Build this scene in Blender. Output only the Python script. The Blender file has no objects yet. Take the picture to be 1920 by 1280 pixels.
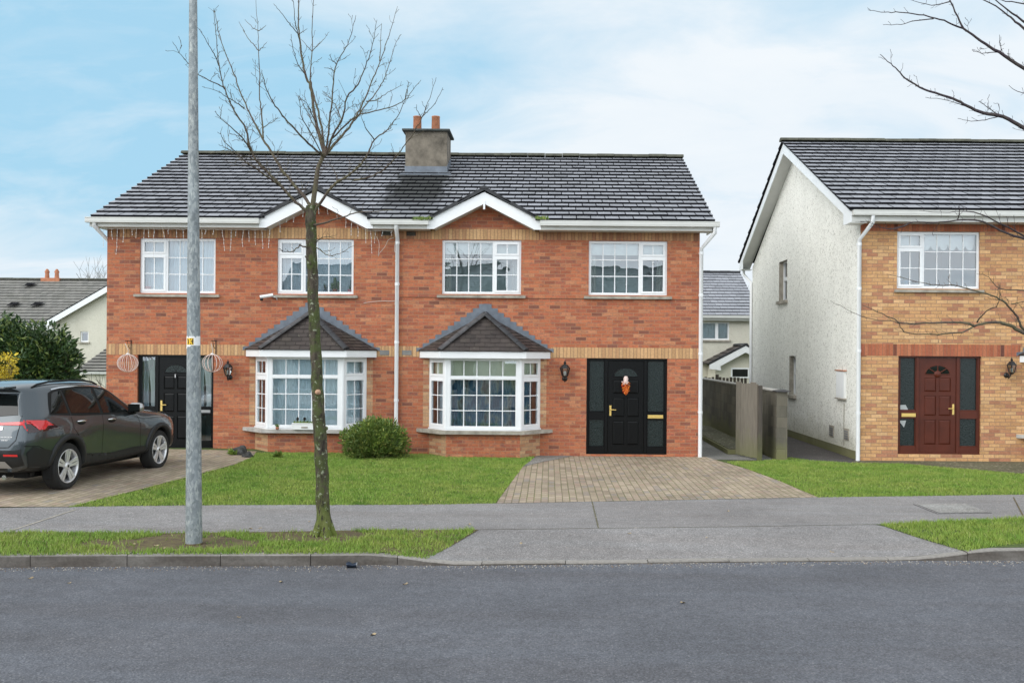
import bpy, bmesh, math, random
import numpy as np
from mathutils import Vector, Matrix
from mathutils.bvhtree import BVHTree
random.seed(7); RNG = np.random.default_rng(7)
SC = bpy.context.scene
COL = SC.collection
# ------------------------------------------------------------------ camera model
F = 1750.0; CX, CY = 1030.0, 662.0; H = 2.2; ROLL = 0.0075
cr, sr = math.cos(ROLL), math.sin(ROLL)
def P(px, py, Y):
    a = (px-CX)/F; b = -(py-CY)/F
    return Vector(((a*cr - b*sr)*Y, Y, H + (a*sr + b*cr)*Y))
def FX(px, py=600, Y=20.0): return P(px, py, Y).x
def FZ(px, py, Y=20.0): return P(px, py, Y).z
def sstep(e0, e1, x):
    t = min(1, max(0, (x-e0)/(e1-e0))); return t*t*(3-2*t)
def gz(x): return 0.115*(1-sstep(-7.0, -1.0, x))
def G(px, py, dz=0.0):
    z = dz
    for _ in range(12):
        d = P(px, py, 1.0)
        k = (z-H)/(d.z-H)
        p = Vector((d.x*k, k, z)); z = gz(p.x)+dz
    return p

# ------------------------------------------------------------------ node helpers
def newmat(name):
    m = bpy.data.materials.new(name); m.use_nodes = True
    nt = m.node_tree; nt.nodes.clear()
    out = nt.nodes.new('ShaderNodeOutputMaterial')
    b = nt.nodes.new('ShaderNodeBsdfPrincipled')
    nt.links.new(b.outputs[0], out.inputs[0])
    return m, nt, b, out
def setin(nt, n, key, v):
    s = n.inputs[key]
    if hasattr(v, 'is_output') or isinstance(v, bpy.types.NodeSocket): nt.links.new(v, s)
    else:
        if s.type == 'RGBA' and len(v) == 3: v = (*v, 1)
        s.default_value = v
def nd(nt, typ, ins=None, **props):
    n = nt.nodes.new('ShaderNode'+typ)
    for k, v in props.items(): setattr(n, k, v)
    for k, v in (ins or {}).items(): setin(nt, n, k, v)
    return n
def mth(nt, op, a, b=None, c=None, clamp=False):
    n = nt.nodes.new('ShaderNodeMath'); n.operation = op; n.use_clamp = clamp
    setin(nt, n, 0, a)
    if b is not None: setin(nt, n, 1, b)
    if c is not None: setin(nt, n, 2, c)
    return n.outputs[0]
def mix(nt, fac, a, b, mode='MIX'):
    n = nt.nodes.new('ShaderNodeMix'); n.data_type = 'RGBA'; n.blend_type = mode
    setin(nt, n, 0, fac); setin(nt, n, 6, a); setin(nt, n, 7, b)
    return n.outputs[2]
def ramp(nt, fac, stops, interp='LINEAR'):
    n = nt.nodes.new('ShaderNodeValToRGB'); n.color_ramp.interpolation = interp
    e = n.color_ramp.elements
    while len(e) < len(stops): e.new(0.5)
    for i, (p, c) in enumerate(stops):
        e[i].position = p
        e[i].color = (*c, 1) if hasattr(c, '__len__') else (c, c, c, 1)
    setin(nt, n, 0, fac)
    return n.outputs[0]
def noise(nt, vec, scale, detail=3, rough=0.55, dist=0.0):
    return nd(nt, 'TexNoise', {'Vector': vec, 'Scale': scale, 'Detail': detail, 'Roughness': rough, 'Distortion': dist}).outputs[0]
def geo(nt): return nd(nt, 'NewGeometry')
def pos(nt): return nd(nt, 'NewGeometry').outputs['Position']
def vscale(nt, v, s):
    return nd(nt, 'VectorMath', {0: v, 1: s}, operation='MULTIPLY').outputs[0]
def bump(nt, b, h, strength=0.3, dist=0.01):
    n = nd(nt, 'Bump', {'Height': h, 'Strength': strength, 'Distance': dist})
    nt.links.new(n.outputs[0], b.inputs['Normal'])
def plain(name, col, rough=0.5, metal=0.0, var=0.0, vscl=3.0, spec=0.5, coat=0.0, bmp=0.0, bscl=40.0):
    m, nt, b, o = newmat(name)
    p = pos(nt)
    if var:
        n = noise(nt, p, vscl, 5, 0.6)
        f = ramp(nt, n, [(0.3, 1-var), (0.7, 1+var)])
        c = mix(nt, 1.0, (*col, 1), f, 'MULTIPLY'); setin(nt, b, 'Base Color', c)
    else: setin(nt, b, 'Base Color', col)
    b.inputs['Roughness'].default_value = rough; b.inputs['Metallic'].default_value = metal
    b.inputs['Specular IOR Level'].default_value = spec
    b.inputs['Coat Weight'].default_value = coat
    b.inputs['Coat Roughness'].default_value = 0.03
    if bmp: bump(nt, b, noise(nt, p, bscl, 4), bmp, 0.01)
    return m

def wall_uv(nt):
    g = geo(nt)
    sp = nd(nt, 'SeparateXYZ', {0: g.outputs['Position']}); sn = nd(nt, 'SeparateXYZ', {0: g.outputs['True Normal']})
    u = mth(nt, 'SUBTRACT', mth(nt, 'MULTIPLY', sp.outputs[1], sn.outputs[0]), mth(nt, 'MULTIPLY', sp.outputs[0], sn.outputs[1]))
    return u, sp.outputs[2], g.outputs['Position']
def brick_nodes(nt, u, v, bw, bh, mortar, offset=0.5):
    rows = mth(nt, 'DIVIDE', v, bh); row = mth(nt, 'FLOOR', rows)
    sh = mth(nt, 'MULTIPLY', mth(nt, 'MODULO', mth(nt, 'ABSOLUTE', row), 2.0), offset)
    cols = mth(nt, 'ADD', mth(nt, 'DIVIDE', u, bw), sh); col = mth(nt, 'FLOOR', cols)
    fu = mth(nt, 'FRACT', cols); fv = mth(nt, 'FRACT', rows)
    # distance to nearest joint in metres
    du = mth(nt, 'MULTIPLY', mth(nt, 'MINIMUM', fu, mth(nt, 'SUBTRACT', 1.0, fu)), bw)
    dv = mth(nt, 'MULTIPLY', mth(nt, 'MINIMUM', fv, mth(nt, 'SUBTRACT', 1.0, fv)), bh)
    d = mth(nt, 'MINIMUM', du, dv)
    face = mth(nt, 'DIVIDE', mth(nt, 'SUBTRACT', d, mortar*0.35), mortar*0.3, clamp=True)
    cid = nd(nt, 'CombineXYZ', {0: col, 1: row, 2: 0.37})
    wn = nd(nt, 'TexWhiteNoise', {'Vector': cid.outputs[0]}, noise_dimensions='3D')
    return face, wn.outputs['Value'], wn.outputs['Color'], col, row
def brick_mat(name, palette, mortar_col, bw=0.225, bh=0.075, mortar=0.011, offset=0.5, patch=0.10, patchcol=None, dirt=0.25, smudge=0.0):
    m, nt, b, o = newmat(name)
    u, v, p = wall_uv(nt)
    face, r1, rc, col, row = brick_nodes(nt, u, v, bw, bh, mortar, offset)
    # patchy batches
    cid = nd(nt, 'CombineXYZ', {0: mth(nt, 'MULTIPLY', col, bw), 1: mth(nt, 'MULTIPLY', row, bh), 2: 0})
    big = noise(nt, cid.outputs[0], 0.7, 3)
    rr = mth(nt, 'ADD', r1, mth(nt, 'MULTIPLY', mth(nt, 'SUBTRACT', big, 0.5), patch*4), clamp=True)
    c = ramp(nt, rr, palette, 'LINEAR')
    sep = nd(nt, 'SeparateColor', {0: rc})
    val = mth(nt, 'ADD', 0.88, mth(nt, 'MULTIPLY', sep.outputs[1], 0.24))
    c = mix(nt, 1.0, c, nd(nt, 'CombineColor', {0: val, 1: val, 2: val}).outputs[0], 'MULTIPLY')
    sm = noise(nt, vscale(nt, p, (1, 1, 2.2)), 9, 3, 0.6); c = mix(nt, mth(nt, 'MULTIPLY', ramp(nt, sm, [(0.54, 0.0), (0.62, 1.0)]), smudge), c, (.21, .10, .085, 1))
    fn = noise(nt, p, 30, 4, 0.7); c = mix(nt, 0.5, c, ramp(nt, fn, [(0.3, 0.6), (0.7, 1.35)]), 'MULTIPLY')
    mc = mix(nt, 0.5, (*mortar_col, 1), ramp(nt, noise(nt, p, 8, 3), [(0.3, 0.75), (0.7, 1.2)]), 'MULTIPLY')
    c = mix(nt, face, mc, c)
    # weathering blotches
    w = noise(nt, p, 1.1, 6, 0.65)
    c = mix(nt, dirt, c, ramp(nt, w, [(0.3, 0.72), (0.65, 1.15)]), 'MULTIPLY')
    setin(nt, b, 'Base Color', c); b.inputs['Roughness'].default_value = 0.9
    b.inputs['Specular IOR Level'].default_value = 0.25
    h = mth(nt, 'ADD', mth(nt, 'MULTIPLY', face, 0.7), mth(nt, 'MULTIPLY', fn, 0.3))
    bump(nt, b, h, 0.5, 0.008)
    return m
M = {}
M['brick'] = brick_mat('red_brick', [(0.0, (.22,.09,.062)), (0.06, (.32,.11,.066)), (0.18, (.38,.120,.066)), (0.5, (.43,.140,.070)), (0.8, (.47,.165,.082)), (0.93, (.48,.21,.11)), (1.0, (.41,.125,.07))], (.37,.20,.12), patch=.045, smudge=.62)
M['soldier'] = brick_mat('buff_soldier', [(0.0, (.44,.23,.13)), (0.12, (.49,.28,.145)), (0.3, (.52,.31,.155)), (0.8, (.55,.335,.17)), (1.0, (.57,.36,.19))], (.27,.16,.10), bw=0.075, bh=5.0, offset=0)
M['soldier_dark'] = brick_mat('mixed_soldier', [(0.0, (.27,.13,.08)), (0.25, (.36,.17,.095)), (0.5, (.41,.22,.12)), (0.75, (.47,.27,.14)), (1.0, (.38,.18,.10))], (.2,.12,.08), bw=0.075, bh=5.0, offset=0)
M['quoin'] = brick_mat('quoin_brick', [(0.0, (.36,.15,.09)), (0.35, (.45,.2,.11)), (0.5, (.50,.29,.16)), (1.0, (.55,.34,.19))], (.38,.26,.17))
M['buff'] = brick_mat('buff_brick', [(0.0, (.38,.17,.10)), (0.12, (.44,.21,.12)), (0.24, (.50,.26,.13)), (0.36, (.55,.305,.14)), (0.75, (.60,.35,.165)), (1.0, (.63,.39,.20))], (.33,.20,.13), patch=0.10)
M['soldier_red'] = brick_mat('red_soldier', [(0.0, (.15,.06,.045)), (0.04, (.36,.115,.065)), (0.5, (.41,.135,.07)), (1.0, (.45,.17,.09))], (.27,.13,.08), bw=0.075, bh=5.0, offset=0)

def render_mat(name, base, dark, marks=1.0):
    m, nt, b, o = newmat(name); p = pos(nt)
    n1 = noise(nt, p, 15, 3, 0.6, 1.8)
    f = ramp(nt, n1, [(0.40, 0.0), (0.47, 1.0)])
    n2 = noise(nt, p, 60, 3, 0.7)
    c = mix(nt, f, (*dark, 1), (*base, 1))
    c = mix(nt, 0.6*marks, c, ramp(nt, n2, [(0.3, 0.78), (0.65, 1.16)]), 'MULTIPLY')
    c = mix(nt, 0.6, c, ramp(nt, noise(nt, vscale(nt, p, (1, 1, 0.35)), 0.8, 6, 0.7), [(0.3, (.86, .855, .84)), (0.62, (1.06, 1.06, 1.05))]), 'MULTIPLY')
    # algae near the base
    z = nd(nt, 'SeparateXYZ', {0: p}).outputs[2]
    low = mth(nt, 'SUBTRACT', 1.0, mth(nt, 'DIVIDE', z, mth(nt, 'ADD', 0.15, mth(nt, 'MULTIPLY', noise(nt, p, 2.5, 4), 1.1))), clamp=True)
    c = mix(nt, mth(nt, 'MULTIPLY', low, 0.55), c, (.30, .28, .14, 1))
    setin(nt, b, 'Base Color', c); b.inputs['Roughness'].default_value = 0.95; b.inputs['Specular IOR Level'].default_value = 0.15
    bump(nt, b, mth(nt, 'ADD', n1, mth(nt, 'MULTIPLY', n2, 0.6)), 0.7, 0.02)
    return m
M['dash'] = render_mat('pebbledash', (.88,.87,.82), (.58,.565,.52))
M['cream'] = render_mat('cream_render', (.66,.63,.54), (.60,.57,.48), 0.3)

def tile_mat(name, c0, c1, rough=0.45, moss=0.0, stain=None, spec=0.5):
    m, nt, b, o = newmat(name); g = geo(nt); p = g.outputs['Position']
    r = g.outputs['Random Per Island']
    c = mix(nt, r, (*c0, 1), (*c1, 1))
    n = noise(nt, p, 9, 5, 0.7)
    c = mix(nt, 0.7, c, ramp(nt, n, [(0.3, 0.75), (0.7, 1.2)]), 'MULTIPLY')
    n3 = noise(nt, p, 1.3, 4, 0.6)
    c = mix(nt, mth(nt, 'MULTIPLY', ramp(nt, n3, [(0.5, 0.0), (0.75, 1.0)]), moss), c, (.085, .085, .045, 1))
    li = ramp(nt, noise(nt, p, 16, 4, 0.75), [(0.62, 0.0), (0.70, 0.7)]); c = mix(nt, mth(nt, 'MULTIPLY', li, ramp(nt, noise(nt, p, .7, 3), [(0.4, 0.0), (0.6, 1.0)])), c, (.26,.27,.19,1))
    ro = mth(nt, 'ADD', rough-0.1, mth(nt, 'MULTIPLY', n, 0.25))
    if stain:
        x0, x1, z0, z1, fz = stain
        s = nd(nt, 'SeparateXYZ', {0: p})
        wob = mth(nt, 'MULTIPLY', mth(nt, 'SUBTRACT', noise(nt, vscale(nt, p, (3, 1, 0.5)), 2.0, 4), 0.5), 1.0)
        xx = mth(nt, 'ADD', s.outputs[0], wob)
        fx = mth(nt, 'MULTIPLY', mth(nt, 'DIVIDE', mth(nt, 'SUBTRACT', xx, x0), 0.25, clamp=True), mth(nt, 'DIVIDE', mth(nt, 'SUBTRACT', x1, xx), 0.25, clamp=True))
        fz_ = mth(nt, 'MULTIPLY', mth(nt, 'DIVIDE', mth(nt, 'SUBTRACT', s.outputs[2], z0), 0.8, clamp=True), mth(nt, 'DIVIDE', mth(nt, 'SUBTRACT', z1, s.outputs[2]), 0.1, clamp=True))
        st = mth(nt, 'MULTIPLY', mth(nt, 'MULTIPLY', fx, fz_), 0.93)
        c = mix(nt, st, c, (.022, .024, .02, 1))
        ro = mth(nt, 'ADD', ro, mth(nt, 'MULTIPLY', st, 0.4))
    setin(nt, b, 'Base Color', c)
    setin(nt, b, 'Roughness', ro); b.inputs['Specular IOR Level'].default_value = spec
    bump(nt, b, noise(nt, p, 70, 4, 0.7), 0.3, 0.006)
    return m
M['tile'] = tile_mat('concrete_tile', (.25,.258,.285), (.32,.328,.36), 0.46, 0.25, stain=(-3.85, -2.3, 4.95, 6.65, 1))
M['tile2'] = tile_mat('concrete_tile_b', (.25,.258,.285), (.32,.328,.36), 0.46, 0.12)
M['tile_brown'] = tile_mat('brown_tile', (.042,.034,.032), (.07,.056,.05), 0.55, 0.2, spec=0.3)
M['tile_grey'] = tile_mat('grey_old_tile', (.16,.155,.14), (.22,.21,.19), 0.6, 0.3)
M['tile_edge'] = plain('tile_edge', (.012,.012,.015), 0.9, var=0.3, spec=.2)  # near-black mossy edges, also painted dark for the shade under each course
M['ridge'] = plain('ridge_mossy', (.075,.075,.055), 0.9, var=0.45, vscl=6, bmp=0.6)
M['ridge_dark'] = plain('ridge_dark', (.035,.036,.04), 0.75, var=0.3, vscl=6)
M['hip_cap'] = plain('hip_cap', (.075,.072,.075), 0.8, var=0.4, vscl=6, bmp=0.4)
M['lead'] = plain('lead', (.14,.16,.19), 0.5, 0.2, var=0.25, vscl=5)
M['upvc'] = plain('white_upvc', (.80,.81,.82), 0.35, var=0.03)
M['upvc_dirty'] = plain('white_fascia', (.60,.60,.57), 0.45, var=0.08, vscl=1.5)
M['sill'] = plain('concrete_sill', (.33,.30,.25), 0.9, var=0.35, vscl=5, bmp=0.4)
M['sill_light'] = plain('light_sill', (.42,.40,.37), 0.9, var=0.25, vscl=5, bmp=0.4)
M['black_door'] = plain('black_gloss', (.004,.0045,.005), 0.32, spec=0.22)
M['red_door'] = plain('mahogany_paint', (.090,.020,.010), 0.36, var=0.2, vscl=3, spec=0.28)
M['brass'] = plain('brass', (.78,.56,.18), 0.35, 0.5)
M['black_iron'] = plain('black_iron', (.012,.012,.013), 0.4)
M['chimney'] = plain('chimney_render', (.16,.137,.108), 0.95, var=0.5, vscl=3.5, bmp=0.5)
M['cap'] = plain('chimney_cap', (.05,.055,.05), 0.9, var=0.4, vscl=6)
M['terracotta'] = plain('terracotta', (.42,.17,.09), 0.8, var=0.25, vscl=8)
M['dark_room'] = plain('room_wall', (.50,.62,.63), 0.9)
M['net'] = plain('net_curtain', (.47,.57,.64), 0.9, var=0.1, vscl=2)
M['net_bay'] = plain('net_curtain_bay', (.74,.84,.90), 0.9, var=0.08, vscl=2)
M['paper'] = plain('letter_paper', (.40,.42,.42), 0.9)
M['net_white'] = plain('white_net', (.72,.75,.76), 0.9)
M['drape'] = plain('pale_drape', (.48,.53,.50), 0.9)
M['blind'] = plain('cream_blind', (.62,.64,.50), 0.8)
M['blind_white'] = plain('white_blind', (.66,.70,.70), 0.8)
M['lining'] = plain('blue_lining', (.06,.12,.2), 0.9, var=0.3, vscl=3)
def blue_curtain():
    m, nt, b, o = newmat('blue_patterned_curtain'); p = pos(nt)
    n = noise(nt, vscale(nt, p, (3.2, 1, 1.2)), 2.2, 4)
    c = ramp(nt, n, [(0.36, (.06,.13,.22)), (0.5, (.12,.24,.34)), (0.58, (.34,.40,.38)), (0.66, (.18,.16,.16))])
    setin(nt, b, 'Base Color', c); b.inputs['Roughness'].default_value = 0.9
    return m
M['blue_curtain'] = blue_curtain()
def glass_mat(name, tint=(.90,.96,.96), refl=0.12, rough=0.0):
    m = bpy.data.materials.new(name); m.use_nodes = True; nt = m.node_tree; nt.nodes.clear()
    o = nt.nodes.new('ShaderNodeOutputMaterial')
    t = nd(nt, 'BsdfTransparent', {0: (*tint, 1)}); g = nd(nt, 'BsdfGlossy', {0: (.95,.97,1,1), 'Roughness': rough})
    n = nd(nt, 'Bump', {'Height': noise(nt, pos(nt), 1.6, 2), 'Strength': 0.12, 'Distance': 0.02})
    nt.links.new(n.outputs[0], g.inputs['Normal'])
    fr = nd(nt, 'Fresnel', {'IOR': 1.5})
    f = mth(nt, 'ADD', mth(nt, 'MULTIPLY', fr.outputs[0], 1.3), refl, clamp=True)
    mx = nd(nt, 'MixShader', {0: f}); nt.links.new(t.outputs[0], mx.inputs[1]); nt.links.new(g.outputs[0], mx.inputs[2])
    nt.links.new(mx.outputs[0], o.inputs[0]); return m
M['glass'] = glass_mat('window_glass')
M['glass_dark'] = glass_mat('window_glass_b', (.62,.72,.70), 0.16)
def obscure():
    m, nt, b, o = newmat('obscure_glass'); p = pos(nt)
    n = noise(nt, p, 55, 3)
    setin(nt, b, 'Base Color', ramp(nt, n, [(0.35, (.006,.012,.012)), (0.7, (.018,.029,.028))]))
    b.inputs['Roughness'].default_value = 0.25; b.inputs['Specular IOR Level'].default_value = 0.4
    bump(nt, b, n, 0.5, 0.01); return m
M['obscure'] = obscure()

def asphalt(name, base, fleck, scale=70, rough=0.85, fl=0.65, blot=0.18):
    m, nt, b, o = newmat(name); p = pos(nt)
    n1 = noise(nt, p, scale, 3, 0.75)
    c = mix(nt, 1.0, (*base, 1), ramp(nt, n1, [(0.30, 0.50), (0.5, 0.98), (0.70, 1.60)]), 'MULTIPLY')
    v = nd(nt, 'TexVoronoi', {'Vector': p, 'Scale': scale*0.9}, feature='F1')
    s = nd(nt, 'SeparateColor', {0: v.outputs['Color']})
    spot = mth(nt, 'MULTIPLY', mth(nt, 'GREATER_THAN', s.outputs[0], 0.86), mth(nt, 'LESS_THAN', v.outputs['Distance'], 0.42))
    c = mix(nt, mth(nt, 'MULTIPLY', spot, fl), c, (*fleck, 1))
    c = mix(nt, 1.0, c, ramp(nt, noise(nt, p, 0.5, 5, 0.6), [(0.3, 1-blot), (0.7, 1+blot)]), 'MULTIPLY')
    c = mix(nt, 0.8, c, ramp(nt, noise(nt, p, 7, 4, 0.7), [(0.3, 0.85), (0.7, 1.15)]), 'MULTIPLY')
    tr = noise(nt, vscale(nt, p, (.12, 1.5, 1)), 1.6, 4, .6); c = mix(nt, .9, c, ramp(nt, tr, [(0.35, (.93,.90,.89)), (0.65, (1.05,1.06,1.08))]), 'MULTIPLY')
    setin(nt, b, 'Base Color', c); b.inputs['Roughness'].default_value = rough; b.inputs['Specular IOR Level'].default_value = 0.35
    bump(nt, b, mth(nt, 'ADD', n1, mth(nt, 'MULTIPLY', v.outputs['Distance'], 0.5)), 0.7, 0.008)
    return m
M['road'] = asphalt('road_asphalt', (.110,.115,.129), (.28,.28,.28), 62, fl=.38)
M['path'] = asphalt('path_concrete', (.232,.224,.220), (.50,.48,.46), 58, fl=0.5, blot=0.16)
M['cover'] = asphalt('cover_concrete', (.275,.27,.255), (.5,.48,.46), 50, fl=0.4, blot=0.2)
M['side_path'] = asphalt('side_concrete', (.20,.195,.18), (.34,.33,.3), 30, blot=0.4)
M['dark_path'] = asphalt('dark_tarmac', (.075,.066,.062), (.2,.18,.16), 40)
M['gravel'] = asphalt('mossy_gravel', (.12,.115,.07), (.42,.36,.27), 22, fl=0.8, blot=0.4)
def kerb_mat():
    m, nt, b, o = newmat('kerb_concrete'); g = geo(nt); p = g.outputs['Position']
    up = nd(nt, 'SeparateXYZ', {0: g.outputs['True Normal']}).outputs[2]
    n = noise(nt, p, 25, 5, 0.7)
    c = mix(nt, g.outputs['Random Per Island'], (.25,.235,.215,1), (.31,.29,.265,1))
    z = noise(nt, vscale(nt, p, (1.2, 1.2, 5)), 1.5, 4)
    side_brown = mth(nt, 'MULTIPLY', mth(nt, 'SUBTRACT', 1.0, up, clamp=True), ramp(nt, z, [(0.3, 0.5), (0.6, 0.9)]))  # upright faces mottled darker and browner than the tops
    c = mix(nt, side_brown, c, (.085,.07,.058,1))
    c = mix(nt, 0.8, c, ramp(nt, n, [(0.3, 0.65), (0.7, 1.25)]), 'MULTIPLY')
    setin(nt, b, 'Base Color', c); b.inputs['Roughness'].default_value = 0.9
    bump(nt, b, n, 0.5, 0.01); return m
M['kerb'] = kerb_mat()
def paver_mat():
    m, nt, b, o = newmat('block_paving'); p = pos(nt)
    s = nd(nt, 'SeparateXYZ', {0: p})
    wx = mth(nt, 'ADD', s.outputs[0], mth(nt, 'MULTIPLY', mth(nt, 'SUBTRACT', noise(nt, p, 0.8, 2), 0.5), 0.02))
    face, r1, rc, col, row = brick_nodes(nt, s.outputs[1], wx, 0.205, 0.108, 0.014)
    c = ramp(nt, r1, [(0.0, (.30,.245,.185)), (0.4, (.38,.315,.235)), (0.7, (.42,.345,.27)), (0.85, (.36,.27,.21)), (1.0, (.30,.27,.24))])
    c = mix(nt, 0.7, c, ramp(nt, noise(nt, p, 35, 4, 0.7), [(0.3, 0.72), (0.7, 1.25)]), 'MULTIPLY')
    mo = ramp(nt, noise(nt, p, 2.2, 4), [(0.42, (.20,.17,.12)), (0.6, (.17,.175,.08))])
    c = mix(nt, face, mo, c)
    w = noise(nt, p, 0.75, 5, 0.65)
    c = mix(nt, 0.75, c, ramp(nt, w, [(0.3, (.62,.62,.60)), (0.6, (1.1,1.08,1.05))]), 'MULTIPLY')
    ms = ramp(nt, noise(nt, p, 1.8, 6, 0.75), [(0.60, 0.0), (0.74, 0.8)])
    c = mix(nt, mth(nt, 'MULTIPLY', ms, mth(nt, 'SUBTRACT', 1.0, mth(nt, 'MULTIPLY', face, 0.6))), c, (.11,.14,.04,1))
    setin(nt, b, 'Base Color', c); b.inputs['Roughness'].default_value = 0.9; b.inputs['Specular IOR Level'].default_value = 0.3
    bump(nt, b, face, 0.6, 0.008); return m
M['paver'] = paver_mat()
def soil_mat():
    m, nt, b, o = newmat('lawn_soil'); p = pos(nt)
    c = ramp(nt, noise(nt, p, 14, 5, 0.7), [(0.3, (.030,.050,.010)), (0.5, (.065,.10,.018)), (0.7, (.11,.15,.03))])
    setin(nt, b, 'Base Color', c); b.inputs['Roughness'].default_value = 1.0; return m
M['soil'] = soil_mat()
def earth_mat():
    m, nt, b, o = newmat('bare_earth'); p = pos(nt)
    c = ramp(nt, noise(nt, p, 12, 6, 0.75), [(0.3, (.05,.035,.02)), (0.5, (.115,.085,.045)), (0.62, (.13,.12,.04)), (0.75, (.24,.19,.12))])
    setin(nt, b, 'Base Color', c); b.inputs['Roughness'].default_value = 1.0
    bump(nt, b, noise(nt, p, 20, 5), 0.8, 0.02); return m
M['earth'] = earth_mat()
def grass_mat(name='grass_blades', k=1.0):
    m, nt, b, o = newmat(name); g = geo(nt); p = g.outputs['Position']
    c = mix(nt, g.outputs['Random Per Island'], (.15*k,.27*k,.032*k,1), (.26*k,.385*k,.07*k,1))
    big = noise(nt, p, 0.9, 5, 0.65)
    c = mix(nt, ramp(nt, big, [(0.38, 0.0), (0.62, 1.0)]), c, mix(nt, g.outputs['Random Per Island'], (.23*k,.325*k,.045*k,1), (.34*k,.39*k,.10*k,1)))
    c = mix(nt, mth(nt, 'MULTIPLY', ramp(nt, noise(nt, p, 3.1, 5, 0.7), [(0.50, 0.0), (0.66, 1.0)]), 0.7), c, (.08*k,.20*k,.022*k,1))
    c = mix(nt, mth(nt, 'GREATER_THAN', g.outputs['Random Per Island'], 0.97), c, (.42,.40,.17,1))
    setin(nt, b, 'Base Color', c); b.inputs['Roughness'].default_value = 0.6; b.inputs['Specular IOR Level'].default_value = 0.3
    b.inputs['Subsurface Weight'].default_value = 0.0
    return m
M['grass'] = grass_mat()
def leaf_mat(name, c0, c1, rough=0.45, tip=None):
    m, nt, b, o = newmat(name); g = geo(nt)
    r = g.outputs['Random Per Island']
    c = mix(nt, r, (*c0, 1), (*c1, 1))
    if tip: c = mix(nt, mth(nt, 'GREATER_THAN', r, 0.86), c, (*tip, 1))
    c = mix(nt, 0.6, c, ramp(nt, noise(nt, g.outputs['Position'], 2.5, 3), [(0.35, 0.55), (0.65, 1.4)]), 'MULTIPLY')
    setin(nt, b, 'Base Color', c); b.inputs['Roughness'].default_value = rough
    return m
M['laurel'] = leaf_mat('laurel_leaf', (.018,.045,.014), (.07,.13,.035), 0.45, (.16,.21,.05))
M['yellow_leaf'] = leaf_mat('yellow_leaf', (.50,.38,.02), (.62,.50,.05), 0.5)
M['shrub'] = leaf_mat('shrub_leaf', (.08,.14,.022), (.17,.24,.045), 0.5, (.30,.33,.07))
M['dryleaf'] = leaf_mat('dry_leaf', (.22,.15,.07), (.42,.34,.22), 0.8)
def bark_mat(name, c0, c1, moss, lichen, mosszone=1.0):
    m, nt, b, o = newmat(name); p = pos(nt)
    st = noise(nt, vscale(nt, p, (1, 1, 0.25)), 30, 5, 0.7)
    c = mix(nt, ramp(nt, st, [(0.35, 0), (0.65, 1)]), (*c0, 1), (*c1, 1))
    mn = noise(nt, p, 6, 5, 0.7)
    c = mix(nt, mth(nt, 'MULTIPLY', ramp(nt, mn, [(0.46, 0.0), (0.56, 1.0)]), mosszone), c, (*moss, 1))
    zl = nd(nt, 'SeparateXYZ', {0: p}).outputs[2]; bs = mth(nt, 'SUBTRACT', 1.0, mth(nt, 'DIVIDE', zl, mth(nt, 'ADD', .25, mth(nt, 'MULTIPLY', mn, .7))), clamp=True)
    c = mix(nt, mth(nt, 'MULTIPLY', bs, mth(nt, 'MULTIPLY', mth(nt, 'GREATER_THAN', st, .45), .9)), c, (.16,.20,.045,1))
    ln = noise(nt, p, 24, 4, 0.6)
    c = mix(nt, mth(nt, 'MULTIPLY', ramp(nt, ln, [(0.60, 0.0), (0.66, 0.85)]), min(1, mosszone+.2)), c, (*lichen, 1))
    setin(nt, b, 'Base Color', c); b.inputs['Roughness'].default_value = 0.95; b.inputs['Specular IOR Level'].default_value = 0.15
    bump(nt, b, mth(nt, 'ADD', st, mn), 0.8, 0.015); return m
M['bark'] = bark_mat('mossy_bark', (.032,.027,.022), (.12,.10,.075), (.075,.095,.032), (.32,.34,.25), .85)
M['twig'] = bark_mat('twig_bark', (.085,.062,.055), (.15,.12,.095), (.13,.13,.065), (.19,.19,.13), 0.5)
M['twig_dark'] = bark_mat('twig_dark', (.045,.035,.045), (.09,.07,.075), (.09,.085,.06), (.13,.12,.11), 0.3)
M['twig_far'] = plain('far_twigs', (.28,.28,.28), 0.9)
def galv():
    m, nt, b, o = newmat('galvanised_steel'); p = pos(nt)
    v = nd(nt, 'TexVoronoi', {'Vector': vscale(nt, p, (1, 1, 0.6)), 'Scale': 42.0})
    s = nd(nt, 'SeparateColor', {0: v.outputs['Color']})
    c = ramp(nt, s.outputs[0], [(0.0, (.19,.215,.225)), (0.7, (.27,.30,.31)), (1.0, (.36,.385,.385))])
    dr = noise(nt, vscale(nt, p, (1.4, 1.4, 0.35)), 16, 4, 0.7, 1.0)
    c = mix(nt, ramp(nt, dr, [(0.56, 0.0), (0.66, 0.75)]), c, (.50,.53,.50,1))
    c = mix(nt, 0.6, c, ramp(nt, noise(nt, p, 2.5, 4), [(0.3, 0.7), (0.7, 1.2)]), 'MULTIPLY')
    setin(nt, b, 'Base Color', c); b.inputs['Roughness'].default_value = 0.6; b.inputs['Metallic'].default_value = 0.15
    bump(nt, b, dr, 0.3, 0.004); return m
M['galv'] = galv()
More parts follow.
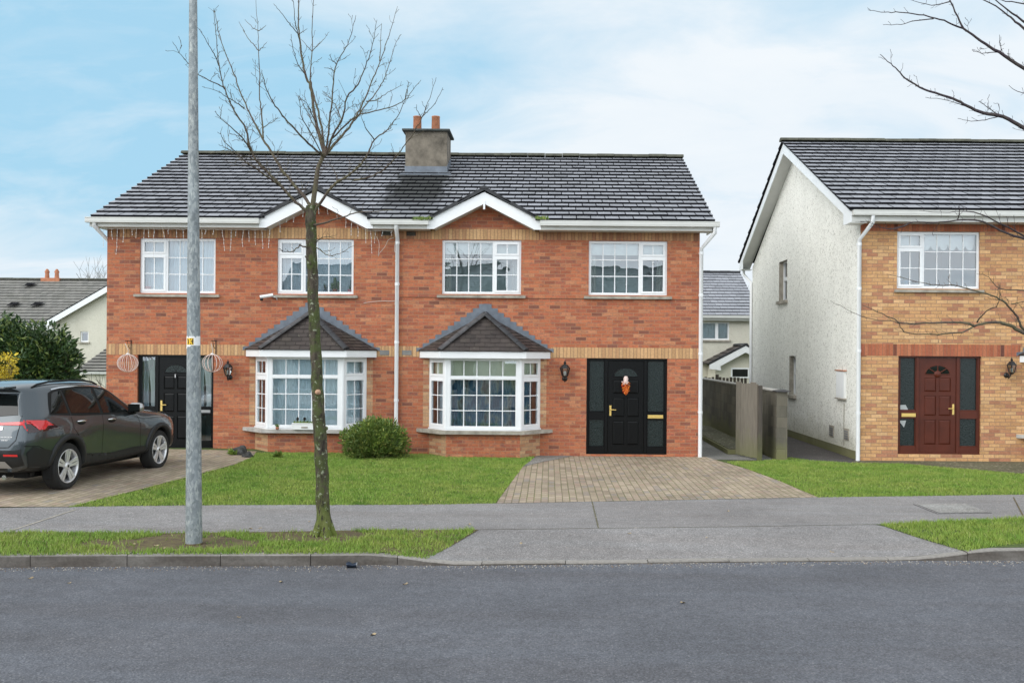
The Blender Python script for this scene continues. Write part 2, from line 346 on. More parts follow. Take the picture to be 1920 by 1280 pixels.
def block_mat():
    m, nt, b, o = newmat('concrete_block'); u, v, p = wall_uv(nt)
    face, r1, rc, col, row = brick_nodes(nt, u, v, 0.45, 0.225, 0.012)
    c = ramp(nt, r1, [(0.0, (.115,.105,.088)), (0.5, (.15,.138,.115)), (1.0, (.18,.158,.128))])
    c = mix(nt, face, (.125,.115,.095,1), c)
    c = mix(nt, 0.8, c, ramp(nt, noise(nt, vscale(nt, p, (1, 1, 0.3)), 2.0, 6, 0.7), [(0.3, (.50,.50,.44)), (0.7, (1.25,1.22,1.15))]), 'MULTIPLY')
    z = nd(nt, 'SeparateXYZ', {0: p}).outputs[2]
    low = mth(nt, 'SUBTRACT', 1.0, mth(nt, 'DIVIDE', z, mth(nt, 'MULTIPLY', noise(nt, p, 3, 4), 1.1)), clamp=True)
    c = mix(nt, mth(nt, 'MULTIPLY', low, 0.7), c, (.19,.19,.06,1))
    setin(nt, b, 'Base Color', c); b.inputs['Roughness'].default_value = 0.95
    bump(nt, b, mth(nt, 'ADD', face, noise(nt, p, 60, 4)), 0.5, 0.008); return m
M['block'] = block_mat()
def wood_mat(name, c0, c1):
    m, nt, b, o = newmat(name); p = pos(nt)
    n = noise(nt, vscale(nt, p, (14, 14, 0.8)), 3.0, 6, 0.7)
    c = mix(nt, ramp(nt, n, [(0.3, 0), (0.7, 1)]), (*c0, 1), (*c1, 1))
    z = nd(nt, 'SeparateXYZ', {0: p}).outputs[2]
    low = mth(nt, 'SUBTRACT', 1.0, mth(nt, 'DIVIDE', z, mth(nt, 'MULTIPLY', noise(nt, p, 3, 4), 1.3)), clamp=True)
    c = mix(nt, mth(nt, 'MULTIPLY', low, 0.6), c, (.16,.17,.05,1))
    setin(nt, b, 'Base Color', c); b.inputs['Roughness'].default_value = 0.9
    bump(nt, b, n, 0.5, 0.01); return m
M['old_wood'] = wood_mat('weathered_wood', (.12,.105,.085), (.25,.22,.18))
M['fence_wood'] = wood_mat('dark_fence_wood', (.05,.042,.035), (.12,.10,.08))
M['paint'] = None
def car_paint():
    m, nt, b, o = newmat('graphite_metallic_paint'); p = pos(nt)
    fl = noise(nt, p, 900, 1)
    setin(nt, b, 'Base Color', mix(nt, fl, (.042,.053,.061,1), (.080,.097,.110,1)))
    b.inputs['Metallic'].default_value = 0.7; b.inputs['Roughness'].default_value = 0.36
    b.inputs['Coat Weight'].default_value = 1.0; b.inputs['Coat Roughness'].default_value = 0.03
    return m
M['paint'] = car_paint()
M['cladding'] = plain('car_cladding', (.018,.019,.020), 0.5, var=0.1, spec=.35)
M['seam'] = plain('panel_gap', (.004,.004,.004), 0.9)
M['tyre'] = plain('tyre_rubber', (.018,.018,.018), 0.85, var=0.2, vscl=10)
M['alloy'] = plain('alloy_silver', (.74,.74,.75), 0.35, 0.55)
M['alloy_dark'] = plain('alloy_dark', (.03,.03,.032), 0.4, 0.5)
M['car_glass'] = plain('privacy_glass', (.006,.008,.008), 0.03, spec=.4)
M['tail_red'] = plain('tail_lamp_red', (.62,.012,.016), 0.15, coat=1.0)
M['tail_dark'] = plain('tail_lamp_smoked', (.03,.006,.008), 0.1, coat=1.0)
M['chrome'] = plain('chrome', (.75,.76,.78), 0.12, 1.0)
M['silver'] = plain('silver_trim', (.42,.42,.42), 0.35, 0.7)
M['white'] = plain('white_paint', (.8,.8,.79), 0.5)
M['cable'] = plain('cable_clear', (.60,.58,.54), 0.5)
M['yellow'] = plain('yellow_sticker', (.85,.52,.02), 0.5)
M['black'] = plain('black_ink', (.03,.022,.01), 0.7)
M['wire'] = plain('wire_white', (.68,.55,.50), 0.5)

# ------------------------------------------------------------------ mesh builder
class MB:
    def __init__(s): s.v = []; s.f = []; s.mi = []; s.mats = []; s.sm = []
    def slot(s, mat):
        if mat not in s.mats: s.mats.append(mat)
        return s.mats.index(mat)
    def add(s, vs, fs, mat, M_=None, smooth=False):
        o = len(s.v); k = s.slot(mat)
        if M_ is not None: vs = [M_ @ Vector(v) for v in vs]
        s.v.extend([tuple(v) for v in vs])
        for f in fs: s.f.append([i+o for i in f]); s.mi.append(k); s.sm.append(smooth)
        return o
    def box(s, x0, x1, y0, y1, z0, z1, mat, M_=None):
        if x0 > x1: x0, x1 = x1, x0
        if y0 > y1: y0, y1 = y1, y0
        if z0 > z1: z0, z1 = z1, z0
        v = [(x0,y0,z0),(x1,y0,z0),(x1,y1,z0),(x0,y1,z0),(x0,y0,z1),(x1,y0,z1),(x1,y1,z1),(x0,y1,z1)]
        s.add(v, [(0,3,2,1),(4,5,6,7),(0,1,5,4),(1,2,6,5),(2,3,7,6),(3,0,4,7)], mat, M_)
    def quad(s, a, b, c, d, mat, M_=None): s.add([a,b,c,d], [(0,1,2,3)], mat, M_)
    def poly(s, pts, mat, M_=None): s.add(pts, [tuple(range(len(pts)))], mat, M_)
    def prism(s, pts, ext, mat, M_=None):
        """pts polygon (3d), extruded by vector ext"""
        n = len(pts); e = Vector(ext)
        v = [Vector(p) for p in pts] + [Vector(p)+e for p in pts]
        f = [tuple(range(n))[::-1], tuple(range(n, 2*n))] + [(i, (i+1) % n, n+(i+1) % n, n+i) for i in range(n)]
        s.add(v, f, mat, M_)
    def tube(s, pts, rad, mat, sides=6, M_=None, cap=True, smooth=True):
        pts = [Vector(p) for p in pts]; n = len(pts)
        if not hasattr(rad, '__len__'): rad = [rad]*n
        v = []; f = []; ref = None
        for i, p in enumerate(pts):
            d = (pts[min(i+1, n-1)]-pts[max(i-1, 0)])
            if d.length < 1e-9: d = Vector((0,0,1))
            d.normalize()
            if ref is None: ref = d.orthogonal().normalized()
            ref = ref - d*ref.dot(d)
            if ref.length < 1e-6: ref = d.orthogonal()
            ref.normalize(); bn = d.cross(ref)
            for k in range(sides):
                a = 2*math.pi*k/sides
                v.append(p + (ref*math.cos(a)+bn*math.sin(a))*rad[i])
        for i in range(n-1):
            for k in range(sides):
                k2 = (k+1) % sides
                f.append((i*sides+k, i*sides+k2, (i+1)*sides+k2, (i+1)*sides+k))
        s.add(v, f, mat, M_, smooth)
        if cap:
            s.add(v[:sides], [tuple(range(sides))[::-1]], mat, M_); s.add(v[-sides:], [tuple(range(sides))], mat, M_)
    def lathe(s, prof, mat, seg=24, M_=None, smooth=True):
        """prof list of (r,z), around z axis"""
        v = []; f = []
        for r, z in prof:
            for k in range(seg):
                a = 2*math.pi*k/seg; v.append((r*math.cos(a), r*math.sin(a), z))
        for i in range(len(prof)-1):
            for k in range(seg):
                k2 = (k+1) % seg
                f.append((i*seg+k, i*seg+k2, (i+1)*seg+k2, (i+1)*seg+k))
        s.add(v, f, mat, M_, smooth)
    def build(s, name, parent=None, label=None, cat=None, group=None, kind=None, inv=None):
        me = bpy.data.meshes.new(name)
        vs = s.v
        if inv is not None: vs = [tuple(inv @ Vector(v)) for v in vs]
        me.from_pydata(vs, [], s.f)
        for m in s.mats: me.materials.append(m)
        me.polygons.foreach_set('material_index', s.mi)
        me.polygons.foreach_set('use_smooth', s.sm)
        me.update()
        ob = bpy.data.objects.new(name, me); COL.objects.link(ob)
        if parent is not None:
            ob.parent = parent
        tag(ob, label, cat, group, kind)
        return ob
def tag(o, label=None, cat=None, group=None, kind=None):
    if label: o['label'] = label
    if cat: o['category'] = cat
    if group: o['group'] = group
    if kind: o['kind'] = kind
    return o
def empty(name, loc, label, cat, group=None, kind=None):
    o = bpy.data.objects.new(name, None); COL.objects.link(o)
    o.empty_display_size = 0.2; o.location = loc
    tag(o, label, cat, group, kind); return o
def invof(o):  # parts are written in world coordinates; this brings them into the root's frame
    return (Matrix.Translation(o.location) @ o.rotation_euler.to_matrix().to_4x4()).inverted()
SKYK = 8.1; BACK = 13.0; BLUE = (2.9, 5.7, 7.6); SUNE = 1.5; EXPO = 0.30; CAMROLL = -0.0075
# ------------------------------------------------------------------ house pieces
def wall_sheet(mb, ax, x0, x1, z0, z1, ops, mat, reveal=0.1, plane=0.0, rmat=None, inward=1):
    """flat wall with real openings. ax='x': spans world X at Y=plane, inward=+1 -> reveals go +Y. ax='y': spans Y at X=plane."""
    xs = sorted(set([x0, x1]+[o[0] for o in ops]+[o[1] for o in ops])); zs = sorted(set([z0, z1]+[o[2] for o in ops]+[o[3] for o in ops]))
    def pt(u, d, z):
        return (u, plane+inward*d, z) if ax == 'x' else (plane+inward*d, u, z)
    for i in range(len(xs)-1):
        for j in range(len(zs)-1):
            cx, cz = (xs[i]+xs[i+1])/2, (zs[j]+zs[j+1])/2
            if any(o[0] < cx < o[1] and o[2] < cz < o[3] for o in ops): continue
            mb.quad(pt(xs[i],0,zs[j]), pt(xs[i+1],0,zs[j]), pt(xs[i+1],0,zs[j+1]), pt(xs[i],0,zs[j+1]), mat)
    rmat = rmat or mat
    for a, b, c, d in ops:
        R = reveal
        mb.quad(pt(a,0,c), pt(a,R,c), pt(a,R,d), pt(a,0,d), rmat); mb.quad(pt(b,0,c), pt(b,0,d), pt(b,R,d), pt(b,R,c), rmat)
        mb.quad(pt(a,0,d), pt(a,R,d), pt(b,R,d), pt(b,0,d), rmat); mb.quad(pt(a,0,c), pt(b,0,c), pt(b,R,c), pt(a,R,c), rmat)

def panel(fr, gl, M_, x0, x1, z0, z1, cols, rows, fw=0.045, mat=None, gmat=None, y=0.0, bar=0.010, beads=True):
    """glazed panel in local coords: x along, y inwards, z up"""
    mat = mat or M['upvc']; gmat = gmat or M['glass']
    d = 0.055
    fr.box(x0, x0+fw, y, y+d, z0, z1, mat, M_); fr.box(x1-fw, x1, y, y+d, z0, z1, mat, M_)
    fr.box(x0+fw, x1-fw, y, y+d, z0, z0+fw, mat, M_); fr.box(x0+fw, x1-fw, y, y+d, z1-fw, z1, mat, M_)
    a, b, c, e = x0+fw, x1-fw, z0+fw, z1-fw
    gl.quad((a,y+.03,c), (b,y+.03,c), (b,y+.03,e), (a,y+.03,e), gmat, M_)
    for i in range(1, cols):
        x = a+(b-a)*i/cols; fr.box(x-bar, x+bar, y+.018, y+.028, c, e, mat, M_)
    for r in (rows if hasattr(rows, '__len__') else [i/rows for i in range(1, rows)]):
        z = c+(e-c)*r; fr.box(a, b, y+.016, y+.026, z-bar, z+bar, mat, M_)
def curtain(mb, M_, x0, x1, z0, z1, y, mat, folds=18, amp=0.02, lower=None):
    n = max(8, folds*6); v = []; f = []
    for i in range(n+1):
        t = i/n; x = x0+(x1-x0)*t; yy = y+amp*math.sin(t*folds*2*math.pi+math.sin(t*9))+0.01*math.sin(t*23)
        zb = z0 if lower is None else lower(t)
        v += [(x, yy, zb), (x+0.01*math.sin(t*31), yy*1.0+.0, z1)]
    for i in range(n): f.append((2*i, 2*i+2, 2*i+3, 2*i+1))
    mb.add(v, f, mat, M_, True)
def room(mb, M_, x0, x1, z0, z1, y0, depth, mat=None):
    mat = mat or M['dark_room']; e = 0.25
    a, b, c, d = x0-e, x1+e, z0-e, z1+e; y1 = y0+depth
    mb.quad((a,y1,c), (b,y1,c), (b,y1,d), (a,y1,d), mat, M_)
    mb.quad((a,y0,c), (a,y1,c), (a,y1,d), (a,y0,d), mat, M_); mb.quad((b,y0,c), (b,y1,c), (b,y1,d), (b,y0,d), mat, M_)
    mb.quad((a,y0,c), (b,y0,c), (b,y1,c), (a,y1,c), mat, M_); mb.quad((a,y0,d), (b,y0,d), (b,y1,d), (a,y1,d), mat, M_)
    # inner face round the opening
    for q in (((a,y0,c),(x0,y0,c),(x0,y0,d),(a,y0,d)), ((x1,y0,c),(b,y0,c),(b,y0,d),(x1,y0,d)), ((x0,y0,c),(x1,y0,c),(x1,y0,z0),(x0,y0,z0)), ((x0,y0,z1),(x1,y0,z1),(x1,y0,d),(x0,y0,d))):
        mb.quad(*q, mat, M_)

def window(parent, inv, x0, x1, z0, z1, Y, opener='L', style='net', label=None, sillmat='sill', sx=0.10, wz=None, frac=0.335, cols=4):
    """casement window: sub-parts frame, sill, curtain, blind"""
    M_ = Matrix.Translation((x0, Y+0.045, z0)); W, Hh = x1-x0, z1-z0
    fr, gl = MB(), MB()
    o = 0.04
    fr.box(0, o, 0, .06, 0, Hh, M['upvc'], M_); fr.box(W-o, W, 0, .06, 0, Hh, M['upvc'], M_)
    fr.box(o, W-o, 0, .06, 0, o, M['upvc'], M_); fr.box(o, W-o, 0, .06, Hh-o, Hh, M['upvc'], M_)
    xo = W*frac; top = Hh*0.70
    if opener == 'L': A, B = (o, xo), (xo+.035, W-o); post = (xo, xo+.035)
    else: A, B = (W-xo, W-o), (o, W-xo-.035); post = (W-xo-.035, W-xo)
    fr.box(post[0], post[1], .0, .06, o, Hh-o, M['upvc'], M_)
    fr.box(A[0], A[1], .0, .06, top-.015, top+.02, M['upvc'], M_)
    panel(fr, gl, M_, A[0], A[1], top+.02, Hh-o, 2, 1, 0.045, y=-.012)
    panel(fr, gl, M_, A[0], A[1], o, top-.015, 2, 2, 0.045, y=-.012)
    panel(fr, gl, M_, B[0], B[1], o, Hh-o, cols, 3, 0.012, y=.004)
    w = gl.build('window', parent, label, inv=inv)
    fr.build('frame', w, inv=inv)
    s = MB(); s.prism([(x0-sx, Y-.075, z0-.085), (x1+sx, Y-.075, z0-.085), (x1+sx, Y-.075, z0-.03), (x0-sx, Y-.075, z0-.03)], (0, .0745, 0), M[sillmat])
    s.prism([(x0+.002, Y+.002, z0-.083), (x1-.002, Y+.002, z0-.083), (x1-.002, Y+.002, z0-.004), (x0+.002, Y+.002, z0-.004)], (0, .09, 0), M[sillmat])
    s.build('sill', w, inv=inv)
    r = MB(); room(r, M_, 0.0, W, 0.0, Hh, 0.075, 0.9 if style == 'blind' else 2.4); r.build('room', w, inv=inv)
    if style == 'net':
        c = MB(); curtain(c, M_, .03, W-.03, .03, Hh-.02, .17, M['net'], 22, .007); c.build('net_curtain', w, inv=inv)
        c = MB(); curtain(c, M_, .03, W*.16, .02, Hh-.02, .24, M['drape'], 4, .02); c.build('curtain', w, inv=inv); c = MB(); curtain(c, M_, W*.84, W-.03, .02, Hh-.02, .24, M['drape'], 4, .02); c.build('curtain', w, inv=inv)
    if style == 'blind':
        c = MB(); c.box(.04, W-.04, .12, .125, Hh*.76, Hh-.03, M['blind_white'], M_); c.box(.04, W-.04, .118, .13, Hh*.75, Hh*.765, M['white'], M_); c.build('roller_blind', w, inv=inv)
        c = MB(); curtain(c, M_, .03, W*.10, .02, Hh-.02, .22, M['drape'], 3, .02, lower=lambda t: .02); c.build('curtain', w, inv=inv); c = MB()
        curtain(c, M_, W*.88, W-.03, .02, Hh-.02, .22, M['drape'], 3, .02); c.build('curtain', w, inv=inv)
    if style == 'scallop':
        c = MB(); n = 120; v = []; f = []
        for i in range(n+1):
            t = i/n; ph = (t*9) % 1; v += [(.04+(W-.08)*t, .15, Hh*.80-.11*Hh*math.sqrt(max(0, 1-(2*ph-1)**2))), (.04+(W-.08)*t, .15, Hh-.03)]
        for i in range(n): f.append((2*i, 2*i+2, 2*i+3, 2*i+1))
        c.add(v, f, M['net_white'], M_); c.build('scalloped_net', w, inv=inv)
    return w

def tiled_slope(mb, o, u, s, length, gauge, tw, bounds, mt, me, th=0.028, jit=0.004, nrm=None, broken=True, start=0.0, gap=.004):
    """o: origin of slope at the eave, u: unit along the eave, s: unit up the slope. bounds(t)-> list of (a,b) along u at slope distance t"""
    o, u, s = Vector(o), Vector(u).normalized(), Vector(s).normalized()
    n = u.cross(s).normalized()
    if n.z < 0: n = -n
    rows = int(math.ceil(length/gauge-1e-6))
    R = random.Random(11)
    for i in range(rows):
        t0 = i*gauge; t1 = min(length, t0+gauge+0.03)
        tm = t0+gauge*0.5
        off = (tw*.5 if (i % 2 and broken) else 0)
        for a, b in bounds(tm):
            if b-a < 0.02: continue
            k0 = math.floor((a-off)/tw)
            x = off+k0*tw
            while x < b-1e-4:
                xa, xb = max(a, x+gap), min(b, x+tw-gap)
                if xb-xa > 0.01:
                    j = R.uniform(-jit, jit); j2 = R.uniform(-jit, jit)*1.5; ts = t0+R.uniform(-.006, .004)
                    A = o+u*xa+s*ts; B = o+u*xb+s*ts; C = o+u*xb+s*t1; D = o+u*xa+s*t1
                    hi = th+j
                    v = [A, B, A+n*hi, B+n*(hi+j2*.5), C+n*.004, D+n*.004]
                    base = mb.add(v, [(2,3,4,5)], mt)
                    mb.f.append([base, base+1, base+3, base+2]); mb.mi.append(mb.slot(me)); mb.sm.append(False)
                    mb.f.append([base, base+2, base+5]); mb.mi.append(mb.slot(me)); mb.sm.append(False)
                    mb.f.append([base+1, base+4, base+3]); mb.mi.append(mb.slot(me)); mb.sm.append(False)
                x += tw
def ridge_caps(mb, a, b, mat, seg=0.42, r=0.11, up=None):
    a, b = Vector(a), Vector(b); L = (b-a).length; d = (b-a)/L; n = max(1, round(L/seg)); R = random.Random(5)
    side = d.cross(Vector((0,0,1))).normalized(); upv = side.cross(d).normalized()
    for i in range(n):
        p0 = a+d*(L*i/n+.004); p1 = a+d*(L*(i+1)/n-.004); v = []; h = R.uniform(-.006, .006)
        for p in (p0, p1):
            for k in range(7):
                an = math.pi*(k/6); v.append(p+side*math.cos(an)*r*1.15+upv*(math.sin(an)*r*.75-.02+h))
        f = [(k, k+1, k+8, k+7) for k in range(6)]+[tuple(range(7)), tuple(range(7, 14))[::-1]]
        mb.add(v, f, mat)
def gutter(mb, x0, x1, y, z, mat):
    """ogee box gutter with its fascia; y is the front face of the fascia"""
    mb.box(x0, x1, y-.105, y-.098, z-.10, z, mat); mb.box(x0, x1, y-.098, y-.004, z-.105, z-.098, mat)
    mb.box(x0, x1, y-.112, y-.0985, z-.012, z+.006, mat); mb.box(x0, x1, y-.110, y-.106, z-.07, z-.045, mat)
    mb.box(x0-.004, x0+.004, y-.10, y-.004, z-.10, z, mat); mb.box(x1-.004, x1+.004, y-.10, y-.004, z-.10, z, mat)
def soft_bevel(ob, w=0.006, seg=1):
    md = ob.modifiers.new('bevel', 'BEVEL'); md.width = w; md.segments = seg; md.limit_method = 'ANGLE'; md.angle_limit = math.radians(50)

def door_set(parent, inv, x0, x1, z0, z1, Y, mat, hinge, letter, glass_side, label, dlabel=None):
    """door between two sidelights. sub-parts: door, sidelight panes, handle, letterbox"""
    W, Hh = x1-x0, z1-z0; M_ = Matrix.Translation((x0, Y+.05, z0))
    fr = MB(); f = M[mat]
    s1, s2 = W*.245, W*.735; e = .05
    for a, b in ((0, e), (s1-.03, s1+.035), (s2-.035, s2+.03), (W-e, W)): fr.box(a, b, 0, .09, 0, Hh, f, M_)
    for a, b in ((e, s1-.03), (s1+.035, s2-.035), (s2+.03, W-e)): fr.box(a, b, 0, .09, Hh-e, Hh, f, M_)
    for a, b in ((e, s1-.03), (s2+.03, W-e)):
        fr.box(a, b, 0.005, .09, 0, Hh*.075, f, M_); fr.box(a, b, 0.005, .09, Hh*.36, Hh*.44, f, M_)
        fr.box(a, b, -.02, .0045, 0.002, .035, f, M_)
        for q0, q1 in ((Hh*.075, Hh*.36), (Hh*.44, Hh-e)):   # glazing beads
            fr.box(a, a+.018, .012, .05, q0, q1, f, M_); fr.box(b-.018, b, .012, .05, q0, q1, f, M_)
            fr.box(a+.018, b-.018, .012, .05, q0, q0+.018, f, M_)
    fr.box(s1+.035, s2-.035, 0, .09, 0, .03, f, M_)
    fo = fr.build('door_frame', parent, label, inv=inv); soft_bevel(fo, .004)
    for a, b, tag_ in ((e, s1-.03, 0), (s2+.03, W-e, 1)):
        p = MB()
        for q0, q1 in ((Hh*.075, Hh*.36), (Hh*.44, Hh-e)):
            p.quad((a, .045, q0), (b, .045, q0), (b, .045, q1), (a, .045, q1), M['obscure'] if glass_side[tag_] == 'o' else M['glass'], M_)
        p.build('sidelight', fo, inv=inv)
        if glass_side[tag_] == 'c':
            c = MB(); room(c, M_, a, b, Hh*.07, Hh-e, .1, 1.2, M['dark_room']); c.build('room', fo, inv=inv)
            c = MB(); n = 40; v = []; ff = []
            for i in range(n+1):   # tied-back net
                z = Hh*.44+(Hh*.52)*i/n; t = i/n
                lo = b-a; xr = b-(lo*.10); xl = a+lo*(.55-.33*t+.10*math.sin(t*3)); xr = a+lo*(.98 if t > .3 else .86+.4*t)
                for k in range(9):
                    v.append((xl+(xr-xl)*k/8, .13+.012*math.sin(k*2.4), z))
            for i in range(n):
                for k in range(8): ff.append((i*9+k, i*9+k+1, i*9+k+10, i*9+k+9))
            c.add(v, ff, M['net_white'], M_, True); 
            curtain(c, M_, a, a+(b-a)*.35, Hh*.44, Hh-e, .16, M['net'], 4, .01)
            c.build('curtain', fo, inv=inv)
    # leaf
    d = MB(); a, b = s1+.040, s2-.040; c0, c1 = .032, Hh-e-.004; y = .022
    dh = c1-c0; dw = b-a; st = dw*.14; md = dw*.08
    zr = [c0+dh*k for k in (.0, .085, .335, .385, .60, .655, .80, .0)]
    cx = (a+b)/2
    def raised(xa, xb, za, zb):
        b_ = .030
        v = [(xa,y+.014,za),(xb,y+.014,za),(xb,y+.014,zb),(xa,y+.014,zb),(xa+b_,y+.0,za+b_),(xb-b_,y+.0,za+b_),(xb-b_,y+.0,zb-b_),(xa+b_,y+.0,zb-b_)]
        d.add(v, [(0,1,5,4),(1,2,6,5),(2,3,7,6),(3,0,4,7),(4,5,6,7)], f, M_)
    rows_ = [(c0+dh*.085, c0+dh*.345), (c0+dh*.39, c0+dh*.60), (c0+dh*.645, c0+dh*.79)]
    fan0 = c0+dh*.835
    xs = [a, a+st, cx-md/2, cx+md/2, b-st, b]
    # stiles & rails
    d.box(xs[0], xs[1], y, y+.04, c0, c1, f, M_); d.box(xs[4], xs[5], y, y+.04, c0, c1, f, M_)
    zz = [c0]+[q for r in rows_ for q in r]+[c1]
    for i in range(0, len(zz), 2): d.box(xs[1], xs[4], y, y+.04, zz[i], zz[i+1], f, M_)
    for r in rows_:
        d.box(xs[2], xs[3], y, y+.04, r[0], r[1], f, M_)
        raised(xs[1], xs[2], *r); raised(xs[3], xs[4], *r)
    dd = d.build('door', fo, dlabel, inv=inv)
    # fanlight
    fm = MB(); rr = (xs[4]-xs[1])*.46; N = 20; zc = fan0-.01
    ys = y-.003
    pts = [(cx+rr*math.cos(math.pi*k/N), ys, zc+rr*.72*math.sin(math.pi*k/N)) for k in range(N+1)]
    fm.poly(pts, M['car_glass'] if mat != 'black_door' else M['obscure'], M_)
    fm.tube(pts+[pts[0]], .009, f, 6, M_)
    for an in (36, 72, 90, 108, 144) if mat == 'black_door' else (42, 90, 138):
        aa = math.radians(an); fm.tube([(cx, ys-.003, zc), (cx+rr*math.cos(aa), ys-.003, zc+rr*.72*math.sin(aa))], .004 if mat == 'black_door' else .012, f if mat != 'black_door' else M['cladding'], 5, M_)
    if mat != 'black_door': fm.lathe([(0, .012), (.07, .01), (.075, 0)], f, 16, M_ @ Matrix.Translation((cx, ys-.002, zc+.0)) @ Matrix.Rotation(math.radians(90), 4, 'X'))
    fm.build('fanlight', fo, inv=inv)
    hb = MB(); hx = a+.055 if hinge == 'R' else b-.055; hz = Hh*.455; sgn = 1 if hinge == 'R' else -1
    hb.box(hx-.02, hx+.02, y-.012, y-.0005, hz-.11, hz+.11, M['brass'], M_)
    hb.tube([(hx, y-.012, hz+.02), (hx, y-.05, hz+.02), (hx+sgn*.03, y-.055, hz+.02), (hx+sgn*.12, y-.052, hz+.017)], .010, M['brass'], 8, M_)
    if mat == 'black_door' and letter is None: kb_ = MB(); kb_.tube([(cx, y-.003, Hh*.79), (cx, y-.03, Hh*.79), (cx, y-.035, Hh*.755)], .014, M['silver'], 8, M_); kb_.build('door_knocker', fo, inv=inv)
    hb.build('handle', fo, inv=inv)
    if letter:
        lb = MB(); la, lb_ = ((s2+.05, W-e-.03) if letter == 'R' else (e+.04, s1-.04)); lz = Hh*.395
        lb.box(la, lb_, -.012, .004, lz-.037, lz+.037, M['brass'], M_); lb.box(la+.02, lb_-.02, -.016, -.0125, lz-.018, lz+.018, M['brass'], M_)
        lo = lb.build('letterbox', fo, inv=inv); soft_bevel(lo, .003)
    return fo

def bay(parent, inv, xc, Y, style, gnd, label=None, rooflabel=None):
    z0, z1 = .60, 2.08; hw, hf, p = 1.19, .775, .50
    Lc, Rc = Vector((xc-hw, Y, 0)), Vector((xc+hw, Y, 0)); Lf, Rf = Vector((xc-hf, Y-p, 0)), Vector((xc+hf, Y-p, 0))
    def frame(a, b):
        x = (b-a).normalized(); yv = Vector((0,0,1)).cross(x)   # inwards
        return Matrix(((x.x, yv.x, 0, a.x), (x.y, yv.y, 0, a.y), (0, 0, 1, z0), (0,0,0,1))), (b-a).length
    fr, gl = MB(), MB(); hh = z1-z0
    m1, l1 = frame(Lf, Rf)
    pw = .085; tz = hh*.72
    fr.box(.0, pw, 0.0, .07, 0, hh, M['upvc'], m1); fr.box(l1-pw, l1, 0.0, .07, 0, hh, M['upvc'], m1)
    fr.box(pw, l1-pw, .0, .07, 0, .05, M['upvc'], m1); fr.box(pw, l1-pw, 0, .07, hh-.04, hh, M['upvc'], m1); fr.box(pw, l1-pw, 0, .07, tz-.02, tz+.035, M['upvc'], m1)
    panel(fr, gl, m1, pw, l1-pw, tz+.035, hh-.04, 5, 1, .012, y=.006); panel(fr, gl, m1, pw, l1-pw, .05, tz-.02, 5, 3, .014, y=.006)
    for (a, b) in ((Lc, Lf), (Rf, Rc)):
        m, l = frame(a, b); q = .045
        lo, ro = (q, .06) if a is Lc else (.06, q)
        fr.box(0.0, lo, 0.0, .07, 0, hh, M['upvc'], m); fr.box(l-ro, l, 0, .07, 0, hh, M['upvc'], m)
        fr.box(lo, l-ro, 0, .07, 0, .045, M['upvc'], m); fr.box(lo, l-ro, 0, .07, hh-.045, hh, M['upvc'], m); fr.box(lo, l-ro, 0, .07, tz-.02, tz+.03, M['upvc'], m)
        panel(fr, gl, m, lo, l-ro, tz+.03, hh-.045, 2, 1, .05, y=-.012); panel(fr, gl, m, lo, l-ro, .045, tz-.02, 2, 3, .05, y=-.012)
    w = gl.build('bay_window', parent, label, inv=inv)
    fo = fr.build('frame', w, inv=inv); soft_bevel(fo, .003)
    # corner post covers
    for c in (Lf, Rf): cp = MB(); cp.lathe([(.052, z0+.001), (.052, z1-.001)], M['upvc'], 10, Matrix.Translation((c.x, c.y+.045, 0))); cp.build('corner_post', w, inv=inv)
    # sill
    s = MB(); so = .10
    pl = [(xc-hw-.27, Y-.003), (xc-hf-.10, Y-p-so), (xc+hf+.10, Y-p-so), (xc+hw+.27, Y-.003)]
    s.prism([(x, y, z0-.10) for x, y in pl], (0, 0, .075), M['sill_light'] if style == 'net' else M['sill'])
    pl2 = [(xc-hw-.02, Y-.003), (xc-hf-.02, Y-p-.02), (xc+hf+.02, Y-p-.02), (xc+hw+.02, Y-.003)]
    s.prism([(x, y, z0-.026) for x, y in pl2], (0, 0, .022), M['upvc'])
    s.build('sill', w, inv=inv)
    # plinth wall
    b = MB(); q = [(xc-hw-.0, Y-.002), (xc-hf, Y-p+.02), (xc+hf, Y-p+.02), (xc+hw+.0, Y-.002)]
    for i in range(3):
        (xa, ya), (xb, yb) = q[i], q[i+1]
        b.quad((xa,ya,gnd-.3), (xb,yb,gnd-.3), (xb,yb,z0-.101), (xa,ya,z0-.101), M['brick'] if i == 1 else M['quoin'])
    b.build('bay_wall', w, inv=inv)
    # fascia + soffit
    f = MB(); o = .17; za, zb = 2.083, 2.225
    fp = [(xc-1.40, Y-.003), (xc-.90, Y-p-o), (xc+.90, Y-p-o), (xc+1.40, Y-.003)]
    f.prism([(x, y, za) for x, y in fp], (0, 0, zb-za), M['upvc'])
    f.build('fascia', w, inv=inv)
    # hipped roof
    r = MB(); ze = zb+.004; fo_ = .03
    e = [(xc-1.44, Y-.004), (xc-.91, Y-p-o-fo_), (xc+.91, Y-p-o-fo_), (xc+1.44, Y-.004)]
    ap = Vector((xc, Y-.03, 3.01))
    E = [Vector((x, y, ze)) for x, y in e]
    for i in range(3):
        A, B = E[i], E[i+1]; u = (B-A).normalized(); L = (B-A).length
        t = (ap-A).dot(u); s_ = (ap-A)-u*t; sl = s_.length; s_.normalize()
        r.poly([A, B, ap], M['tile_brown'])
        def bd(q_, t=t, L=L, sl=sl): k = min(1, q_/sl); return [(t*k, L-(L-t)*k)]
        tiled_slope(r, A, u, s_, sl, .115, .21, bd, M['tile_brown'], M['tile_edge'], th=.016, jit=.002)
    r.build('bay_roof', w, rooflabel, inv=inv)
    h = MB(); 
